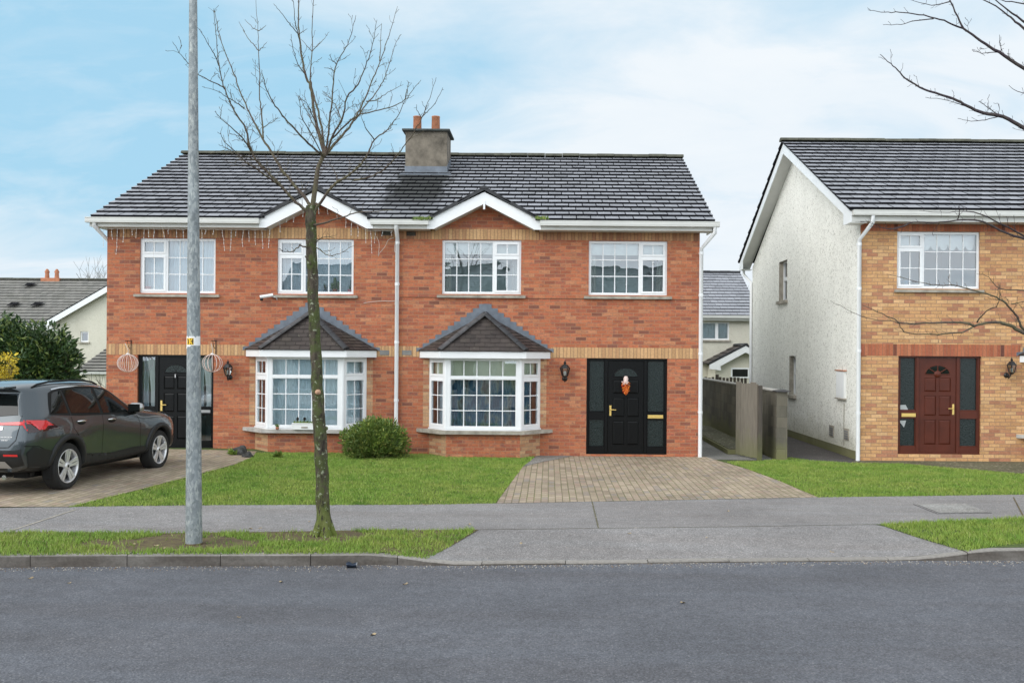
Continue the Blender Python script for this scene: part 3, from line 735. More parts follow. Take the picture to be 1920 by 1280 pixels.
    for k in (1, 2):
        ridge_caps(h, E[k]+Vector((0, .02, .035)), ap+Vector((0, -.03, .04)), M['hip_cap'] if k == 1 else M['ridge_dark'], .30, .075)
    h.build('hip_tiles', w, inv=inv)
    # stepped lead flashing against the wall
    l = MB(); n = 11
    for sg in (-1, 1):
        for i in range(n):
            t0, t1 = i/n, (i+1)/n
            xa, xb = xc+sg*1.47*(1-t0), xc+sg*1.47*(1-t1)
            zt = ze+(ap.z+.19-ze)*(t0*.9+.17*t1)+.05; zl = ze+(ap.z-ze)*t0-.02; zl2 = ze+(ap.z-ze)*t1-.02
            d_ = .006+.0008*i+(.0005 if sg > 0 else 0)
            v = [(xa, Y-d_, zl), (xb-sg*.02, Y-d_, zl2), (xb-sg*.02, Y-d_, zt+.012), (xa, Y-d_, zt)]
            l.prism(v, (0, -.004, 0), M['lead'])
    l.build('flashing', w, inv=inv)
    # interior
    rm = MB(); mi = Matrix.Translation((xc-hw, Y+.10, z0)); room(rm, mi, 0, 2*hw, 0, hh, 0, 2.0); rm.build('room', w, inv=inv)
    c = MB(); m1b = Matrix.Translation((0, .19, 0)) @ m1
    if style == 'net':
        curtain(c, m1b, -.0, l1, .0, hh, .0, M['net_bay'], 26, .006); c.build('net_curtain', w, inv=inv)
        for (a, b_) in ((Lc, Lf), (Rf, Rc)):
            c = MB(); m, l = frame(a, b_); curtain(c, m, .10, l-.02, 0, hh, .20, M['net_bay'], 9, .006); c.build('net_curtain', w, inv=inv)
    else:
        curtain(c, m1b, .0, l1, .0, hh*.99, .06, M['blue_curtain'], 17, .03); c.build('curtain', w, inv=inv); c = MB()
        m, l = frame(Rf, Rc); curtain(c, m, .10, l, 0, hh, .22, M['blue_curtain'], 5, .02); c.build('curtain', w, inv=inv); c = MB()
        m, l = frame(Lc, Lf); curtain(c, m, .05, l-.10, 0, hh, .22, M['net'], 6, .02)
        c.build('curtain', w, inv=inv)
        c = MB(); c.box(.07, l1-.07, .10, .104, hh*.74, hh, M['blind'], m1); c.build('roller_blind', w, inv=inv); c = MB()
        m, l = frame(Rf, Rc); c.box(.06, l-.03, .10, .104, hh*.74, hh, M['blind'], m); c.build('roller_blind', w, inv=inv); c = MB()
        m, l = frame(Lc, Lf); c.box(.03, l-.06, .10, .104, hh*.74, hh, M['blind'], m)
        c.build('roller_blind', w, inv=inv)
    return w

def lantern(parent, inv, x, Y, z, name='wall_lantern', scale=1.0, side=0):
    l = MB(); k = scale; i = M['black_iron']
    # back plate and curled arm, body hangs in front
    l.lathe([(0, 0.02), (.045*k, .015), (.05*k, 0)], i, 14, Matrix.Translation((x, Y-.001, z-.10*k)) @ Matrix.Rotation(math.radians(90), 4, 'X'))
    l.tube([(x, Y-.02, z-.10*k), (x, Y-.09*k, z-.15*k), (x, Y-.13*k, z-.12*k), (x+side*.02, Y-.13*k, z-.075*k)], .012*k, i, 6)
    T = Matrix.Translation((x+side*.04, Y-.13*k, z))
    l.lathe([(0, -.085*k), (.03*k, -.08*k), (.045*k, -.06*k), (.05*k, -.05*k)], i, 6, T, False)
    l.lathe([(.095*k, .085*k), (.085*k, .10*k), (.05*k, .145*k), (.02*k, .16*k), (.02*k, .175*k), (.03*k, .185*k), (.012*k, .20*k), (.004*k, .235*k)], i, 6, T, False)
    l.lathe([(.0, .084*k), (.097*k, .084*k)], i, 6, T, False)
    for q in range(6):
        a = math.pi*2*q/6; l.tube([T @ Vector((.05*k*math.cos(a), .05*k*math.sin(a), -.05*k)), T @ Vector((.085*k*math.cos(a), .085*k*math.sin(a), .085*k))], .007*k, i, 5)
    lo = l.build(name, parent, inv=inv)
    g = MB(); g.lathe([(.045*k, -.05*k), (.08*k, .083*k)], M['glass'], 6, T, False); g.build('glass', lo, inv=inv)
    bl = MB(); bl.lathe([(0, .04*k), (.018*k, .03*k), (.02*k, 0), (.012*k, -.04*k)], M['white'], 8, T); bl.build('bulb', lo, inv=inv)
    return lo
def downpipe(parent, inv, pts, name='downpipe', r=.044, clips=True):
    d = MB(); d.tube(pts, r, M['upvc'], 10)
    if clips:
        a, b = Vector(pts[-2]), Vector(pts[-1])
        for t in (.02, .22, .5, .78): p = a.lerp(b, t); d.lathe([(r+.006, -.03), (r+.006, .03)], M['upvc'], 10, Matrix.Translation(p)); d.box(p.x-.05, p.x+.05, p.y+.0, p.y+.045, p.z-.015, p.z+.015, M['upvc'])
    return d.build(name, parent, inv=inv)

# ------------------------------------------------------------------ HOUSE A : the brick pair
YF = 20.0
def buildA():
    root = empty('brick_house', (-3.2, YF, 0), 'red brick semi-detached pair under one dark tiled roof with a central chimney', 'house')
    inv = invof(root)
    XL, XR = -9.49, 3.205; zE = 4.80; DEP = 9.0; PITCH = .475
    win = [(FX(262,500), FX(404,500), 'L', 'net'), (FX(520,500), FX(663,500), 'L', 'net'), (FX(829,500), FX(977,500), 'R', 'blind'), (FX(1104,500), FX(1251,500), 'R', 'blind')]
    wz = [(3.425, 4.60), (3.43, 4.605), (3.455, 4.61), (3.455, 4.615)]
    doors = [(FX(257,750), FX(400,750), .10, 2.105), (FX(1099.5,750), FX(1251,750), .045, 2.098)]
    bx = [-5.10, -1.377]
    ops = [(a[0], a[1], z[0], z[1]) for a, z in zip(win, wz)] + doors + [(x-1.19, x+1.19, .60, 2.08) for x in bx]
    w = MB(); wall_sheet(w, 'x', XL, XR, -.4, zE+.06, ops, M['brick'], .10, YF)
    # gable peaks of brick behind the bargeboards
    gx = [FX(590,400,19.5), FX(907,400,19.5)]
    for g in gx:
        w.poly([(g-1.05, YF, zE+.06), (g+1.05, YF, zE+.06), (g, YF, zE+.06+.56)], M['brick'])
    w.quad((XL, YF, -.4), (XL, YF, zE+.06), (XL, YF+DEP, zE+.06), (XL, YF+DEP, -.4), M['dash'])
    w.quad((XR, YF, -.4), (XR, YF+DEP, -.4), (XR, YF+DEP, zE+.06), (XR, YF, zE+.06), M['dash'])
    w.quad((XL, YF+DEP, -.4), (XR, YF+DEP, -.4), (XR, YF+DEP, zE+.06), (XL, YF+DEP, zE+.06), M['dash'])
    zr = 4.98+PITCH*(DEP/2+.45)
    for X in (XL, XR): w.poly([(X, YF, zE+.06), (X, YF+DEP, zE+.06), (X, YF+DEP/2, zr-.2)], M['dash'])
    w.build('wall', root, inv=inv)
    # string course, window head course
    sc = MB()
    segs = [(XL, bx[0]-1.40), (bx[0]+1.40, bx[1]-1.41), (bx[1]+1.41, XR)]
    for a, b in segs: sc = MB(); sc.box(a, b, YF-.006, YF+.01, 2.105, 2.33, M['soldier']); sc.build('string_course', root, 'buff soldier course of upright bricks', inv=inv)
    hc = MB()
    hc.box(XL, gx[0]-1.15, YF-.006, YF+.01, 4.612, zE, M['soldier_dark']); hc.box(gx[0]-1.15, gx[0]+1.15, YF-.0062, YF+.01, 4.612, zE+.045, M['soldier'])
    hc.box(gx[0]+1.15, gx[1]-1.15, YF-.006, YF+.01, 4.62, zE, M['soldier_dark'])
    hc.box(gx[1]-1.15, gx[1]+1.15, YF-.0062, YF+.01, 4.62, zE+.045, M['soldier'])
    hc.box(gx[1]+1.15, XR, YF-.006, YF+.01, 4.622, zE, M['soldier_dark']); hc.build('head_course', root, inv=inv)
    for x in bx:
        for sg in (-1, 1):
            q = MB(); xa = x+sg*1.19; q.box(min(xa, xa+sg*.13), max(xa, xa+sg*.13), YF-.004, YF+.008, .62, 2.075, M['quoin']); q.build('brick_quoin', root, inv=inv)
    # vents in the string course
    for px in (721, 763):
        v = MB(); xx = FX(px, 661); zz = FZ(px, 661)
        v.box(xx-.10, xx+.10, YF-.012, YF-.0065, zz-.05, zz+.05, M['lead'])
        for k in range(4): v.box(xx-.09, xx+.09, YF-.018, YF-.0125, zz-.04+k*.022, zz-.03+k*.022, M['sill'])
        v.build('air_vent', root, inv=inv)
    for px, py in ((724, 437), (771, 438)):
        v = MB(); xx = FX(px, py); zz = FZ(px, py); v.box(xx-.10, xx+.10, YF-.012, YF-.0065, zz-.05, zz+.04, M['seam'])
        for k in range(4): v.box(xx-.09, xx+.09, YF-.016, YF-.0125, zz-.045+k*.022, zz-.04+k*.022, M['sill'])
        v.build('air_vent', root, inv=inv)
    for (a, b, op, st), (c, d) in zip(win, wz):
        window(root, inv, a, b, c, d, YF, op, st)
    for i, x in enumerate(bx): bay(root, inv, x, YF, 'net' if i == 0 else 'blue', gz(x))
    door_set(root, inv, *doors[0], YF, 'black_door', 'R', None, 'cc', 'black door between curtained sidelights')
    door_set(root, inv, *doors[1], YF, 'black_door', 'R', 'R', 'oo', 'black door between dark obscured sidelights')
    # letter plate on left door set
    lp = MB(); lx, lz = FX(384, 771), FZ(384, 771); lp.box(lx-.10, lx+.10, YF+.035, YF+.048, lz-.03, lz+.03, M['silver']); lp.build('letterbox', root, inv=inv)
    lantern(root, inv, FX(431, 693), YF, FZ(431, 697), scale=1.15, side=.2); lantern(root, inv, FX(1059, 697), YF, FZ(1059, 699), scale=1.2)
    # eaves: fascia/soffit/gutter
    YE = 19.63; f = MB(); zf0, zf1 = 4.79, 4.88
    xl, xr = XL-.20, XR+.30
    gaps = [(g-1.16, g+1.16) for g in gx]
    runs = [(xl, gaps[0][0]), (gaps[0][1], gaps[1][0]), (gaps[1][1], xr)]
    for a, b in runs:
        f.box(a, b, YE, YE+.02, zf0, zf1+.09, M['upvc_dirty']); f.box(a, b, YE+.021, YF-.001, zf0+.004, zf0+.012, M['upvc_dirty'])
    # bargeboards
    zt = 5.575
    for g in gx:
        for sg in (-1, 1):
            o_ = [(g+sg*1.20, YE-.012, zf0), (g+sg*1.20, YE-.012, zf0+.20), (g, YE-.012, zt), (g, YE-.012, zt-.245), (g+sg*1.06, YE-.012, zf0)]
            if sg < 0: o_ = o_[::-1]
            f.prism(o_, (0, .022 + (.0005 if sg > 0 else 0), 0), M['upvc'])
            so = [(g+sg*1.06, YE+.012, zf0+.01), (g, YE+.012, zt-.23), (g, YF-.001, zt-.23), (g+sg*1.06, YF-.001, zf0+.01)]
            f.poly(so, M['upvc_dirty'])
    f.box(gx[1]-.02, gx[1]+.02, YE-.03, YE-.0125, 5.21, 5.39, M['upvc'])
    # gable box ends on both sides of the pair
    for X, sg in ((XL, -1), (XR, 1)):
        xo = X+sg*(.14 if sg < 0 else .22)
        f.prism([(xo, YE+.021, 4.79), (xo, YF+.35, 4.79), (xo, YF+.35, 4.98+PITCH*(YF+.35-YE)-.03), (xo, YE+.021, 5.0)], (-sg*.02, 0, 0), M['upvc_dirty'])
        a0 = Vector((xo, YE, 4.93)); a1 = Vector((xo, YF+DEP/2, zr-.10))
        f.prism([a0, a1, a1-Vector((0,0,.22)), a0-Vector((0,0,.14))], (-sg*.019, 0, 0), M['upvc_dirty'])
        b1 = Vector((xo, YF+DEP-YE+YF, 4.93))
        f.prism([b1, a1, a1-Vector((0,0,.22)), b1-Vector((0,0,.14))], (-sg*.019, 0, 0), M['upvc_dirty'])
        f.quad((xo-sg*.02, YE, 4.80), (X, YE, 4.80), (X, YF+DEP/2, zr-.33), (xo-sg*.02, YF+DEP/2, zr-.33), M['upvc_dirty'])
    fo = f.build('fascia', root, inv=inv)
    ext = [(xl-.05, gaps[0][0]-.02), (gaps[0][1]+.0, gaps[1][0]-.0), (gaps[1][1]+.02, xr+.04)]
    for a, b in ext: g_ = MB(); gutter(g_, a, b, YE, 4.972, M['upvc_dirty']); g_.build('gutter', root, inv=inv)
    # roof
    r = MB(); yE = YE-.05; zE2 = 4.985; sl = Vector((0, YF+DEP/2-yE, zr-zE2)); L = sl.length; s = sl.normalized()
    rx0, rx1 = XL-.16, XR+.25
    def bd(t):
        z = zE2+s.z*t; iv = [(0, rx1-rx0)]
        for g in gx:
            hwid = 1.30*(5.64-z)/.71
            if hwid > 0:
                n2 = []
                for a, b in iv:
                    c, d = g-hwid-rx0, g+hwid-rx0
                    if c > a: n2.append((a, min(b, c)))
                    if d < b: n2.append((max(a, d), b))
                iv = n2
        return iv
    gauge = L/18
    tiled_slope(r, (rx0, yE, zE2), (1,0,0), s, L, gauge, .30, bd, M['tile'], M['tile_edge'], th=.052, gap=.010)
    # underlay so nothing shows through (cut like the tiles)
    N = 34
    for i in range(N):
        t0, t1 = L*i/N, L*(i+1)/N
        for (a, b) in bd(t0):
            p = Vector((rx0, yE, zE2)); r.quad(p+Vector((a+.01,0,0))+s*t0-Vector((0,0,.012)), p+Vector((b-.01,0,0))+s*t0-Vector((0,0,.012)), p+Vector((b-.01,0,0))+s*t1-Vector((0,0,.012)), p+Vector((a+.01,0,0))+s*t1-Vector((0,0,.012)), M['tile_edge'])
    # rear slope
    yb = YF+DEP+(YF-yE); s2 = Vector((0, YF+DEP/2-yb, zr-zE2)); 
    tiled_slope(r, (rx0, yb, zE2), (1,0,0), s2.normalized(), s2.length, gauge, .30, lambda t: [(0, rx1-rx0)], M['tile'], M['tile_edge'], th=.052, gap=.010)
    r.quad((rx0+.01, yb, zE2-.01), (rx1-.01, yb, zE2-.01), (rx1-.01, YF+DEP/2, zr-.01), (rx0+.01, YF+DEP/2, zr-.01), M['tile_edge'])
    ro = r.build('roof', root, inv=inv)
    # little gable roofs
    yfr = YE-.06
    for g in gx:
        gr = MB()
        for sg in (-1, 1):
            A = Vector((g+sg*1.34, yfr, 4.92)); T = Vector((g, yfr, 5.64)); back = Vector((0, 1, 0))
            sv = (T-A); Ls = sv.length; sv.normalize()
            def bd2(t, A=A, sv=sv):
                z = A.z+sv.z*t; yend = max(.12, (z-zE2)/PITCH+ (yE-yfr) + .12)
                return [(0, yend)]
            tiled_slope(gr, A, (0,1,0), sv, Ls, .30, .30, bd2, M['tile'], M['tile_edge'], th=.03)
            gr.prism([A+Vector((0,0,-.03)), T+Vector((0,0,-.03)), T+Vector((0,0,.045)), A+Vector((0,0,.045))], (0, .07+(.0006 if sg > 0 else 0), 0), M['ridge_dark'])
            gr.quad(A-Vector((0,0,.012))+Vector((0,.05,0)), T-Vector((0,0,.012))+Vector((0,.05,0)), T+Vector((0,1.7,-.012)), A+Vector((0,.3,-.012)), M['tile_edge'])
        ridge_caps(gr, (g, yfr-.01, 5.655), (g, yfr+1.55, 5.655), M['ridge_dark'], .4, .085)
        gr.build('gable_roof', root, inv=inv)
    rc = MB(); ridge_caps(rc, (rx0-.02, YF+DEP/2, zr+.04), (rx1+.02, YF+DEP/2, zr+.04), M['ridge'], .45, .12); rc.build('ridge_tiles', ro, inv=inv)
    # moss tufts at the gutter valleys
    R = random.Random(3)
    for px, py in ((791, 409), (1016, 408)):
        ms = MB()
        for k in range(90):
            c = P(px+R.gauss(0, 8), py+R.gauss(0, 1.2), 19.5); a = R.uniform(0, 6.28); l = R.uniform(.02, .06)
            ms.add([c+Vector((-.012,0,-.02)), c+Vector((.012,0,-.02)), c+Vector((math.cos(a)*l*.7, math.sin(a)*l*.3, l*.6))], [(0,1,2)], M['shrub'])
        ms.build('moss', ro, kind='stuff', inv=inv)
    # chimney
    c = MB(); cx0, cx1 = FX(760, 300, 22.9), FX(838, 300, 22.9); cy0, cy1 = 22.9, 23.75; zt_ = P(800, 258, 22.9).z
    zt_ = P(800, 247, 22.9).z; c.box(cx0, cx1, cy0, cy1, 5.9, zt_, M['chimney'])
    co = c.build('chimney', ro, inv=inv)
    k = MB(); z2 = P(800, 242, 22.85).z
    k.box(cx0-.075, cx1+.075, cy0-.10, cy1+.10, zt_+.001, z2, M['cap'])
    ko = k.build('chimney_cap', ro, inv=inv); soft_bevel(ko, .01)
    for px in (782.5, 817):
        k = MB()
        X = FX(px, 235, 23.3); ztp = P(px, 218.5, 23.3).z; hgt = ztp-z2
        k.lathe([(.10, -.02), (.108, 0), (.100, hgt-.03), (.106, hgt-.025), (.106, hgt-.005), (.085, hgt-.005), (.08, hgt-.2)], M['terracotta'], 20, Matrix.Translation((X, 23.3, z2))); k.build('chimney_pot', ro, inv=inv)
    l = MB(); zb = 4.98+PITCH*(22.9-19.58)
    l.box(cx0-.012, cx1+.012, cy0-.016, cy0-.001, zb-.02, zb+.20, M['lead']); l.prism([(cx0-.10, cy0-.02, zb+.02), (cx1+.10, cy0-.02, zb+.02), (cx1+.12, cy0-.19, zb-.045), (cx0-.12, cy0-.19, zb-.045)], (0,0,.012), M['lead'])
    for x, sg in ((cx0, -1), (cx1, 1)):
        for i in range(4): l.box(x+sg*.001, x+sg*.014, cy0+i*.21, cy0+(i+1)*.21-.01, zb+PITCH*i*.21, zb+PITCH*i*.21+.24, M['lead'])
    l.build('flashing', ro, inv=inv)
    # downpipes
    xm = FX(745, 600); downpipe(root, inv, [(FX(743, 428, 19.58), 19.58, 4.93), (FX(743, 428, 19.58), 19.58, 4.80), (xm, YF-.07, 4.62), (xm, YF-.07, .2)])
    xr_ = FX(1313.5, 600); downpipe(root, inv, [(XR+.25, 19.58, 4.93), (XR+.25, 19.58, 4.75), (XR+.03, YF-.03, 4.45), (XR+.035, YF-.03, -.02)])
    downpipe(root, inv, [(XL-.08, 19.58, 4.93), (XL-.08, 19.58, 4.80), (XL-.02, YF+.20, 4.50), (XL-.05, YF+.20, 0)])
    # hanging brackets
    for px in (246, 405):
        X = FX(px, 655); b = MB(); zt2 = FZ(px, 637); 
        b.tube([(X, YF-.012, zt2), (X, YF-.012, FZ(px, 664))], .010, M['black_iron'], 6)
        b.tube([(X, YF-.02, zt2-.03), (X, YF-.28, zt2-.02)], .008, M['black_iron'], 6)
        b.tube([(X, YF-.02, zt2-.20), (X, YF-.12, zt2-.16), (X, YF-.2, zt2-.03)], .006, M['black_iron'], 6)
        b.tube([(X, YF-.28, zt2-.02), (X, YF-.30, zt2-.03), (X, YF-.29, zt2-.045)], .005, M['black_iron'], 6)
        b.build('hanging_bracket', root, inv=inv)
    # security camera
    cx, cz = FX(497, 556), FZ(497, 556); c = MB()
    c.tube([(cx+.26, YF-.005, cz-.06), (cx+.26, YF-.06, cz-.02), (cx+.10, YF-.10, cz+.02)], .013, M['white'], 6)
    c.tube([(cx-.06, YF-.16, cz-.02), (cx+.20, YF-.09, cz+.03)], .038, M['white'], 10)
    c.lathe([(0, -.05), (.035, -.045), (.035, 0)], M['black_iron'], 10, Matrix.Translation((cx-.03, YF-.15, cz-.05)))
    c.build('security_camera', root, inv=inv)
    # dark alarm/cable line between the storeys
    t = MB(); t.tube([P(750, 557, YF-.008), P(1310, 562.5, YF-.008)], .004, M['seam'], 4); t.build('cable', root, inv=inv)
    return root, inv, gx
houseA, invA, GXA = buildA()
# ------------------------------------------------------------------ HOUSE B : buff brick house on the right
def buildB():
    Y = 19.55; XL = 6.50; XR = 19.5; DEP = 10.4; PITCH = .468
    root = empty('brick_house', (XL, Y, 0), 'buff brick house with pebble-dashed gable and a mahogany front door', 'house')
    inv = invof(root)
    zE = 5.0
    wx0, wx1 = FX(1682, 490, Y), FX(1837.5, 490, Y); wz0, wz1 = FZ(1760, 541, Y), FZ(1760, 434.5, Y)
    dx0, dx1 = FX(1684, 760, Y), FX(1839.5, 760, Y); dz1 = FZ(1760, 666.5, Y); dz0 = FZ(1760, 851.5, Y)
    bxc = FX(1912, 650, Y)+1.40
    w = MB()
    ops = [(wx0, wx1, wz0, wz1), (dx0, dx1, dz0, dz1), (bxc-1.19, bxc+1.19, .60, 2.08)]
    wall_sheet(w, 'x', XL, XR, -.4, zE, ops, M['buff'], .10, Y)
    def sidept(px, py):   # a point on the gable wall plane X=XL
        d = P(px, py, 1.0); k = XL/d.x; return (k, H+(d.z-H)*k)
    y1, zt1 = sidept(1461, 492); y0, zb1 = sidept(1475.5, 562); w1 = (y0, y1, zb1, zt1)
    y1, zt2 = sidept(1480, 667); y0, zb2 = sidept(1491.5, 741); w2 = (y0, y1, zb2, zt2)
    wall_sheet(w, 'y', Y, Y+DEP, .18, zE, [w1, w2], M['dash'], .18, XL, rmat=M['sill'])
    w.poly([(XL, Y, zE), (XL, Y+DEP, zE), (XL, Y+DEP/2, zE+.19+PITCH*(DEP/2))], M['dash'])
    w.quad((XL-.012, Y+.0, -.4), (XL-.012, Y+DEP, -.4), (XL-.012, Y+DEP, .18), (XL-.012, Y, .18), M['block'])
    w.quad((XL-.012, Y, .18), (XL-.012, Y+DEP, .18), (XL, Y+DEP, .18), (XL, Y, .18), M['block'])
    w.quad((XL-.012, Y, -.4), (XL, Y, -.4), (XL, Y, .18), (XL-.012, Y, .18), M['block'])
    w.quad((XL, Y+DEP, -.4), (XR, Y+DEP, -.4), (XR, Y+DEP, zE), (XL, Y+DEP, zE), M['dash'])
    w.quad((XR, Y, -.4), (XR, Y+DEP, -.4), (XR, Y+DEP, zE), (XR, Y, zE), M['dash'])
    w.build('wall', root, inv=inv)
    sc = MB(); a, b = FZ(1760, 667.5, Y), FZ(1760, 645.5, Y)
    sc.box(XL, bxc-1.39, Y-.006, Y+.01, a, b, M['soldier_red']); sc.box(bxc+1.4, XR, Y-.006, Y+.01, a, b, M['soldier_red']); sc.build('string_course', root, 'red soldier course of upright bricks', inv=inv)
    sc = MB(); sc.box(XL, XR, Y-.006, Y+.01, wz1+.006, zE-.04, M['soldier_red']); sc.build('head_course', root, inv=inv)
    window(root, inv, wx0, wx1, wz0, wz1, Y, 'L', 'scallop', sx=.06, frac=.31, cols=4)
    for (y0, y1, z0, z1) in (w1, w2):    # narrow gable windows, frame deep in the reveal on the far side
        fr, gl = MB(), MB(); MM = Matrix(((0,1,0,XL+.12),(-1,0,0,y1),(0,0,1,z0),(0,0,0,1)))
        W = y1-y0; hh = z1-z0
        for q0, q1 in ((0, hh*.56), (hh*.56, hh)): panel(fr, gl, MM, 0, W, q0, q1, 1, 1, .05, gmat=M['glass_dark'])
        wo = gl.build('window', root, inv=inv); fr.build('frame', wo, inv=inv)
        rm = MB(); room(rm, MM, 0, W, 0, hh, .07, 1.0); rm.build('room', wo, inv=inv)
        s = MB(); s.box(XL-.07, XL+.06, y0-.08, y1+.08, z0-.085, z0-.002, M['sill']); s.build('sill', wo, inv=inv)
    # meter cupboard, vents and cable on the gable
    ya, zt = sidept(1572, 695); yb, zb = sidept(1587, 747)
    m = MB(); m.box(XL-.05, XL+.0, yb+.02, ya, zb, zt, M['white']); m.box(XL-.055, XL-.0505, yb+.04, ya-.02, zb+.03, zt-.03, M['upvc'])
    mo = m.build('meter_box', root, 'white meter cupboard on the pebble-dashed gable', inv=inv); soft_bevel(mo, .006)
    m = MB(); m.box(XL-.07, XL-.001, yb-.02, ya+.05, zt+.002, zt+.025, M['terracotta']); m.build('meter_box_lintel', mo, inv=inv); m = MB(); m.box(XL-.07, XL-.001, yb-.02, ya+.05, zb-.03, zb-.002, M['sill'])
    m.build('meter_box_sill', mo, inv=inv)
    m = MB(); p = [sidept(1583.5, 757), sidept(1583.5, 828)]; m.tube([(XL-.012, p[0][0], p[0][1]), (XL-.012, p[0][0], .22)], .008, M['sill'], 6); m.build('cable', root, inv=inv)
    for (pa, pb) in (((1556, 796), (1564, 819)), ((1584, 802), (1592, 826))):
        a_, b_ = sidept(*pa), sidept(*pb); m = MB()
        m.box(XL-.02, XL, min(a_[0], b_[0]), max(a_[0], b_[0]), min(a_[1], b_[1]), max(a_[1], b_[1]), M['sill'])
        for k in range(4): m.box(XL-.028, XL-.0205, min(a_[0], b_[0])+.03, max(a_[0], b_[0])-.03, min(a_[1], b_[1])+.03+k*.05, min(a_[1], b_[1])+.05+k*.05, M['lead'])
        m.build('air_vent', root, inv=inv)
    door_set(root, inv, dx0, dx1, dz0, dz1, Y, 'red_door', 'L', 'L', 'oo', 'mahogany red door between dark sidelights')
    # letters caught behind the left sidelight pane
    pp = MB(); mX = lambda px, py: P(px, py, Y+.088)
    pp.poly([mX(1684.5, 788), mX(1699, 788), mX(1695, 801)], M['paper']); pp.build('letter', root, inv=inv); pp = MB(); pp.poly([mX(1684.5, 759), mX(1698, 758.5), mX(1703, 768), mX(1685, 770)], M['paper'])
    pp.build('letter', root, inv=inv)
    lantern(root, inv, FX(1887, 703, Y), Y, FZ(1890, 693, Y), scale=1.15, side=.9)
    # eaves
    YE = Y-.40; f = MB(); z0, z1 = zE-.045, zE+.18; xv = XL-.34
    f.box(xv+.02, XR+.3, YE, YE+.02, z0, z1, M['upvc_dirty']); f.box(XL, XR, YE+.021, Y-.007, z0+.004, z0+.012, M['upvc_dirty'])
    zr = 5.20+PITCH*(DEP/2+.45)
    for yy, sgn in ((YE, 1), (Y+DEP+.4, -1)):
        a0 = Vector((xv, yy-.01*sgn, 5.15)); a1 = Vector((xv, Y+DEP/2, zr-.05))
        f.prism([a0, a1, a1-Vector((0,0,.26)), a0+Vector((0, sgn*.0, -.20))], (.022, 0, 0), M['upvc'])
        f.quad((xv+.022, yy, 4.965), (XL, yy, 4.965), (XL, Y+DEP/2, zr-.30), (xv+.022, Y+DEP/2, zr-.30), M['upvc_dirty'])
        f.prism([(xv+.001, yy, z0-.02), (xv+.001, yy+sgn*.48, z0-.02), (xv+.001, yy+sgn*.48, 5.15+PITCH*.3), (xv+.001, yy, 5.0)], (.02, 0, 0), M['upvc'])
        f.box(xv+.001, XL, min(yy, yy+sgn*.40), max(yy, yy+sgn*.40), z0-.03, z0-.021, M['upvc'])
    f.build('fascia', root, inv=inv)
    g = MB(); gutter(g, xv+.03, XR+.3, YE, 5.17, M['upvc_dirty']); g.build('gutter', root, inv=inv)
    r = MB(); yE = YE-.05; ze = 5.19; s = Vector((0, Y+DEP/2-yE, zr-ze)); L = s.length; s.normalize()
    rx0 = xv-.05; rx1 = XR+.3
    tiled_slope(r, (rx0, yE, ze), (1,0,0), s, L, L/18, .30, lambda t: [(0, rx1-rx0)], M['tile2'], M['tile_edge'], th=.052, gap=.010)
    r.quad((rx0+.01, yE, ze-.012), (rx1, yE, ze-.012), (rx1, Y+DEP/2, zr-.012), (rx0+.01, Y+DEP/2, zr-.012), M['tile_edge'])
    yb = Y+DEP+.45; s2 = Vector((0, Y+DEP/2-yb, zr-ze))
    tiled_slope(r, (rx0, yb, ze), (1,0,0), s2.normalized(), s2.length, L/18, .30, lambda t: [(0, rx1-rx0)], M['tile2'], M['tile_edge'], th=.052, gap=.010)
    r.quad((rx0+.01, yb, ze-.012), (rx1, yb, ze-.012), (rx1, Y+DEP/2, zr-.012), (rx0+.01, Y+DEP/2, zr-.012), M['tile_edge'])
    ro = r.build('roof', root, inv=inv)
    rc = MB(); ridge_caps(rc, (rx0-.03, Y+DEP/2, zr+.04), (rx1, Y+DEP/2, zr+.04), M['ridge'], .45, .12); rc.build('ridge_tiles', ro, inv=inv)
    bay(root, inv, bxc, Y, 'net', 0)
    downpipe(root, inv, [(XL+.10, YE-.05, 5.06), (XL+.10, YE-.05, 4.93), (XL-.03, Y-.03, 4.62), (XL-.035, Y-.04, -.02)])
    downpipe(root, inv, [(XL-.2, Y+DEP+.38, 4.95), (XL-.2, Y+DEP+.38, 4.8), (XL-.05, Y+DEP-.05, 4.5), (XL-.05, Y+DEP-.05, 0)], clips=False)
    return root
houseB = buildB()

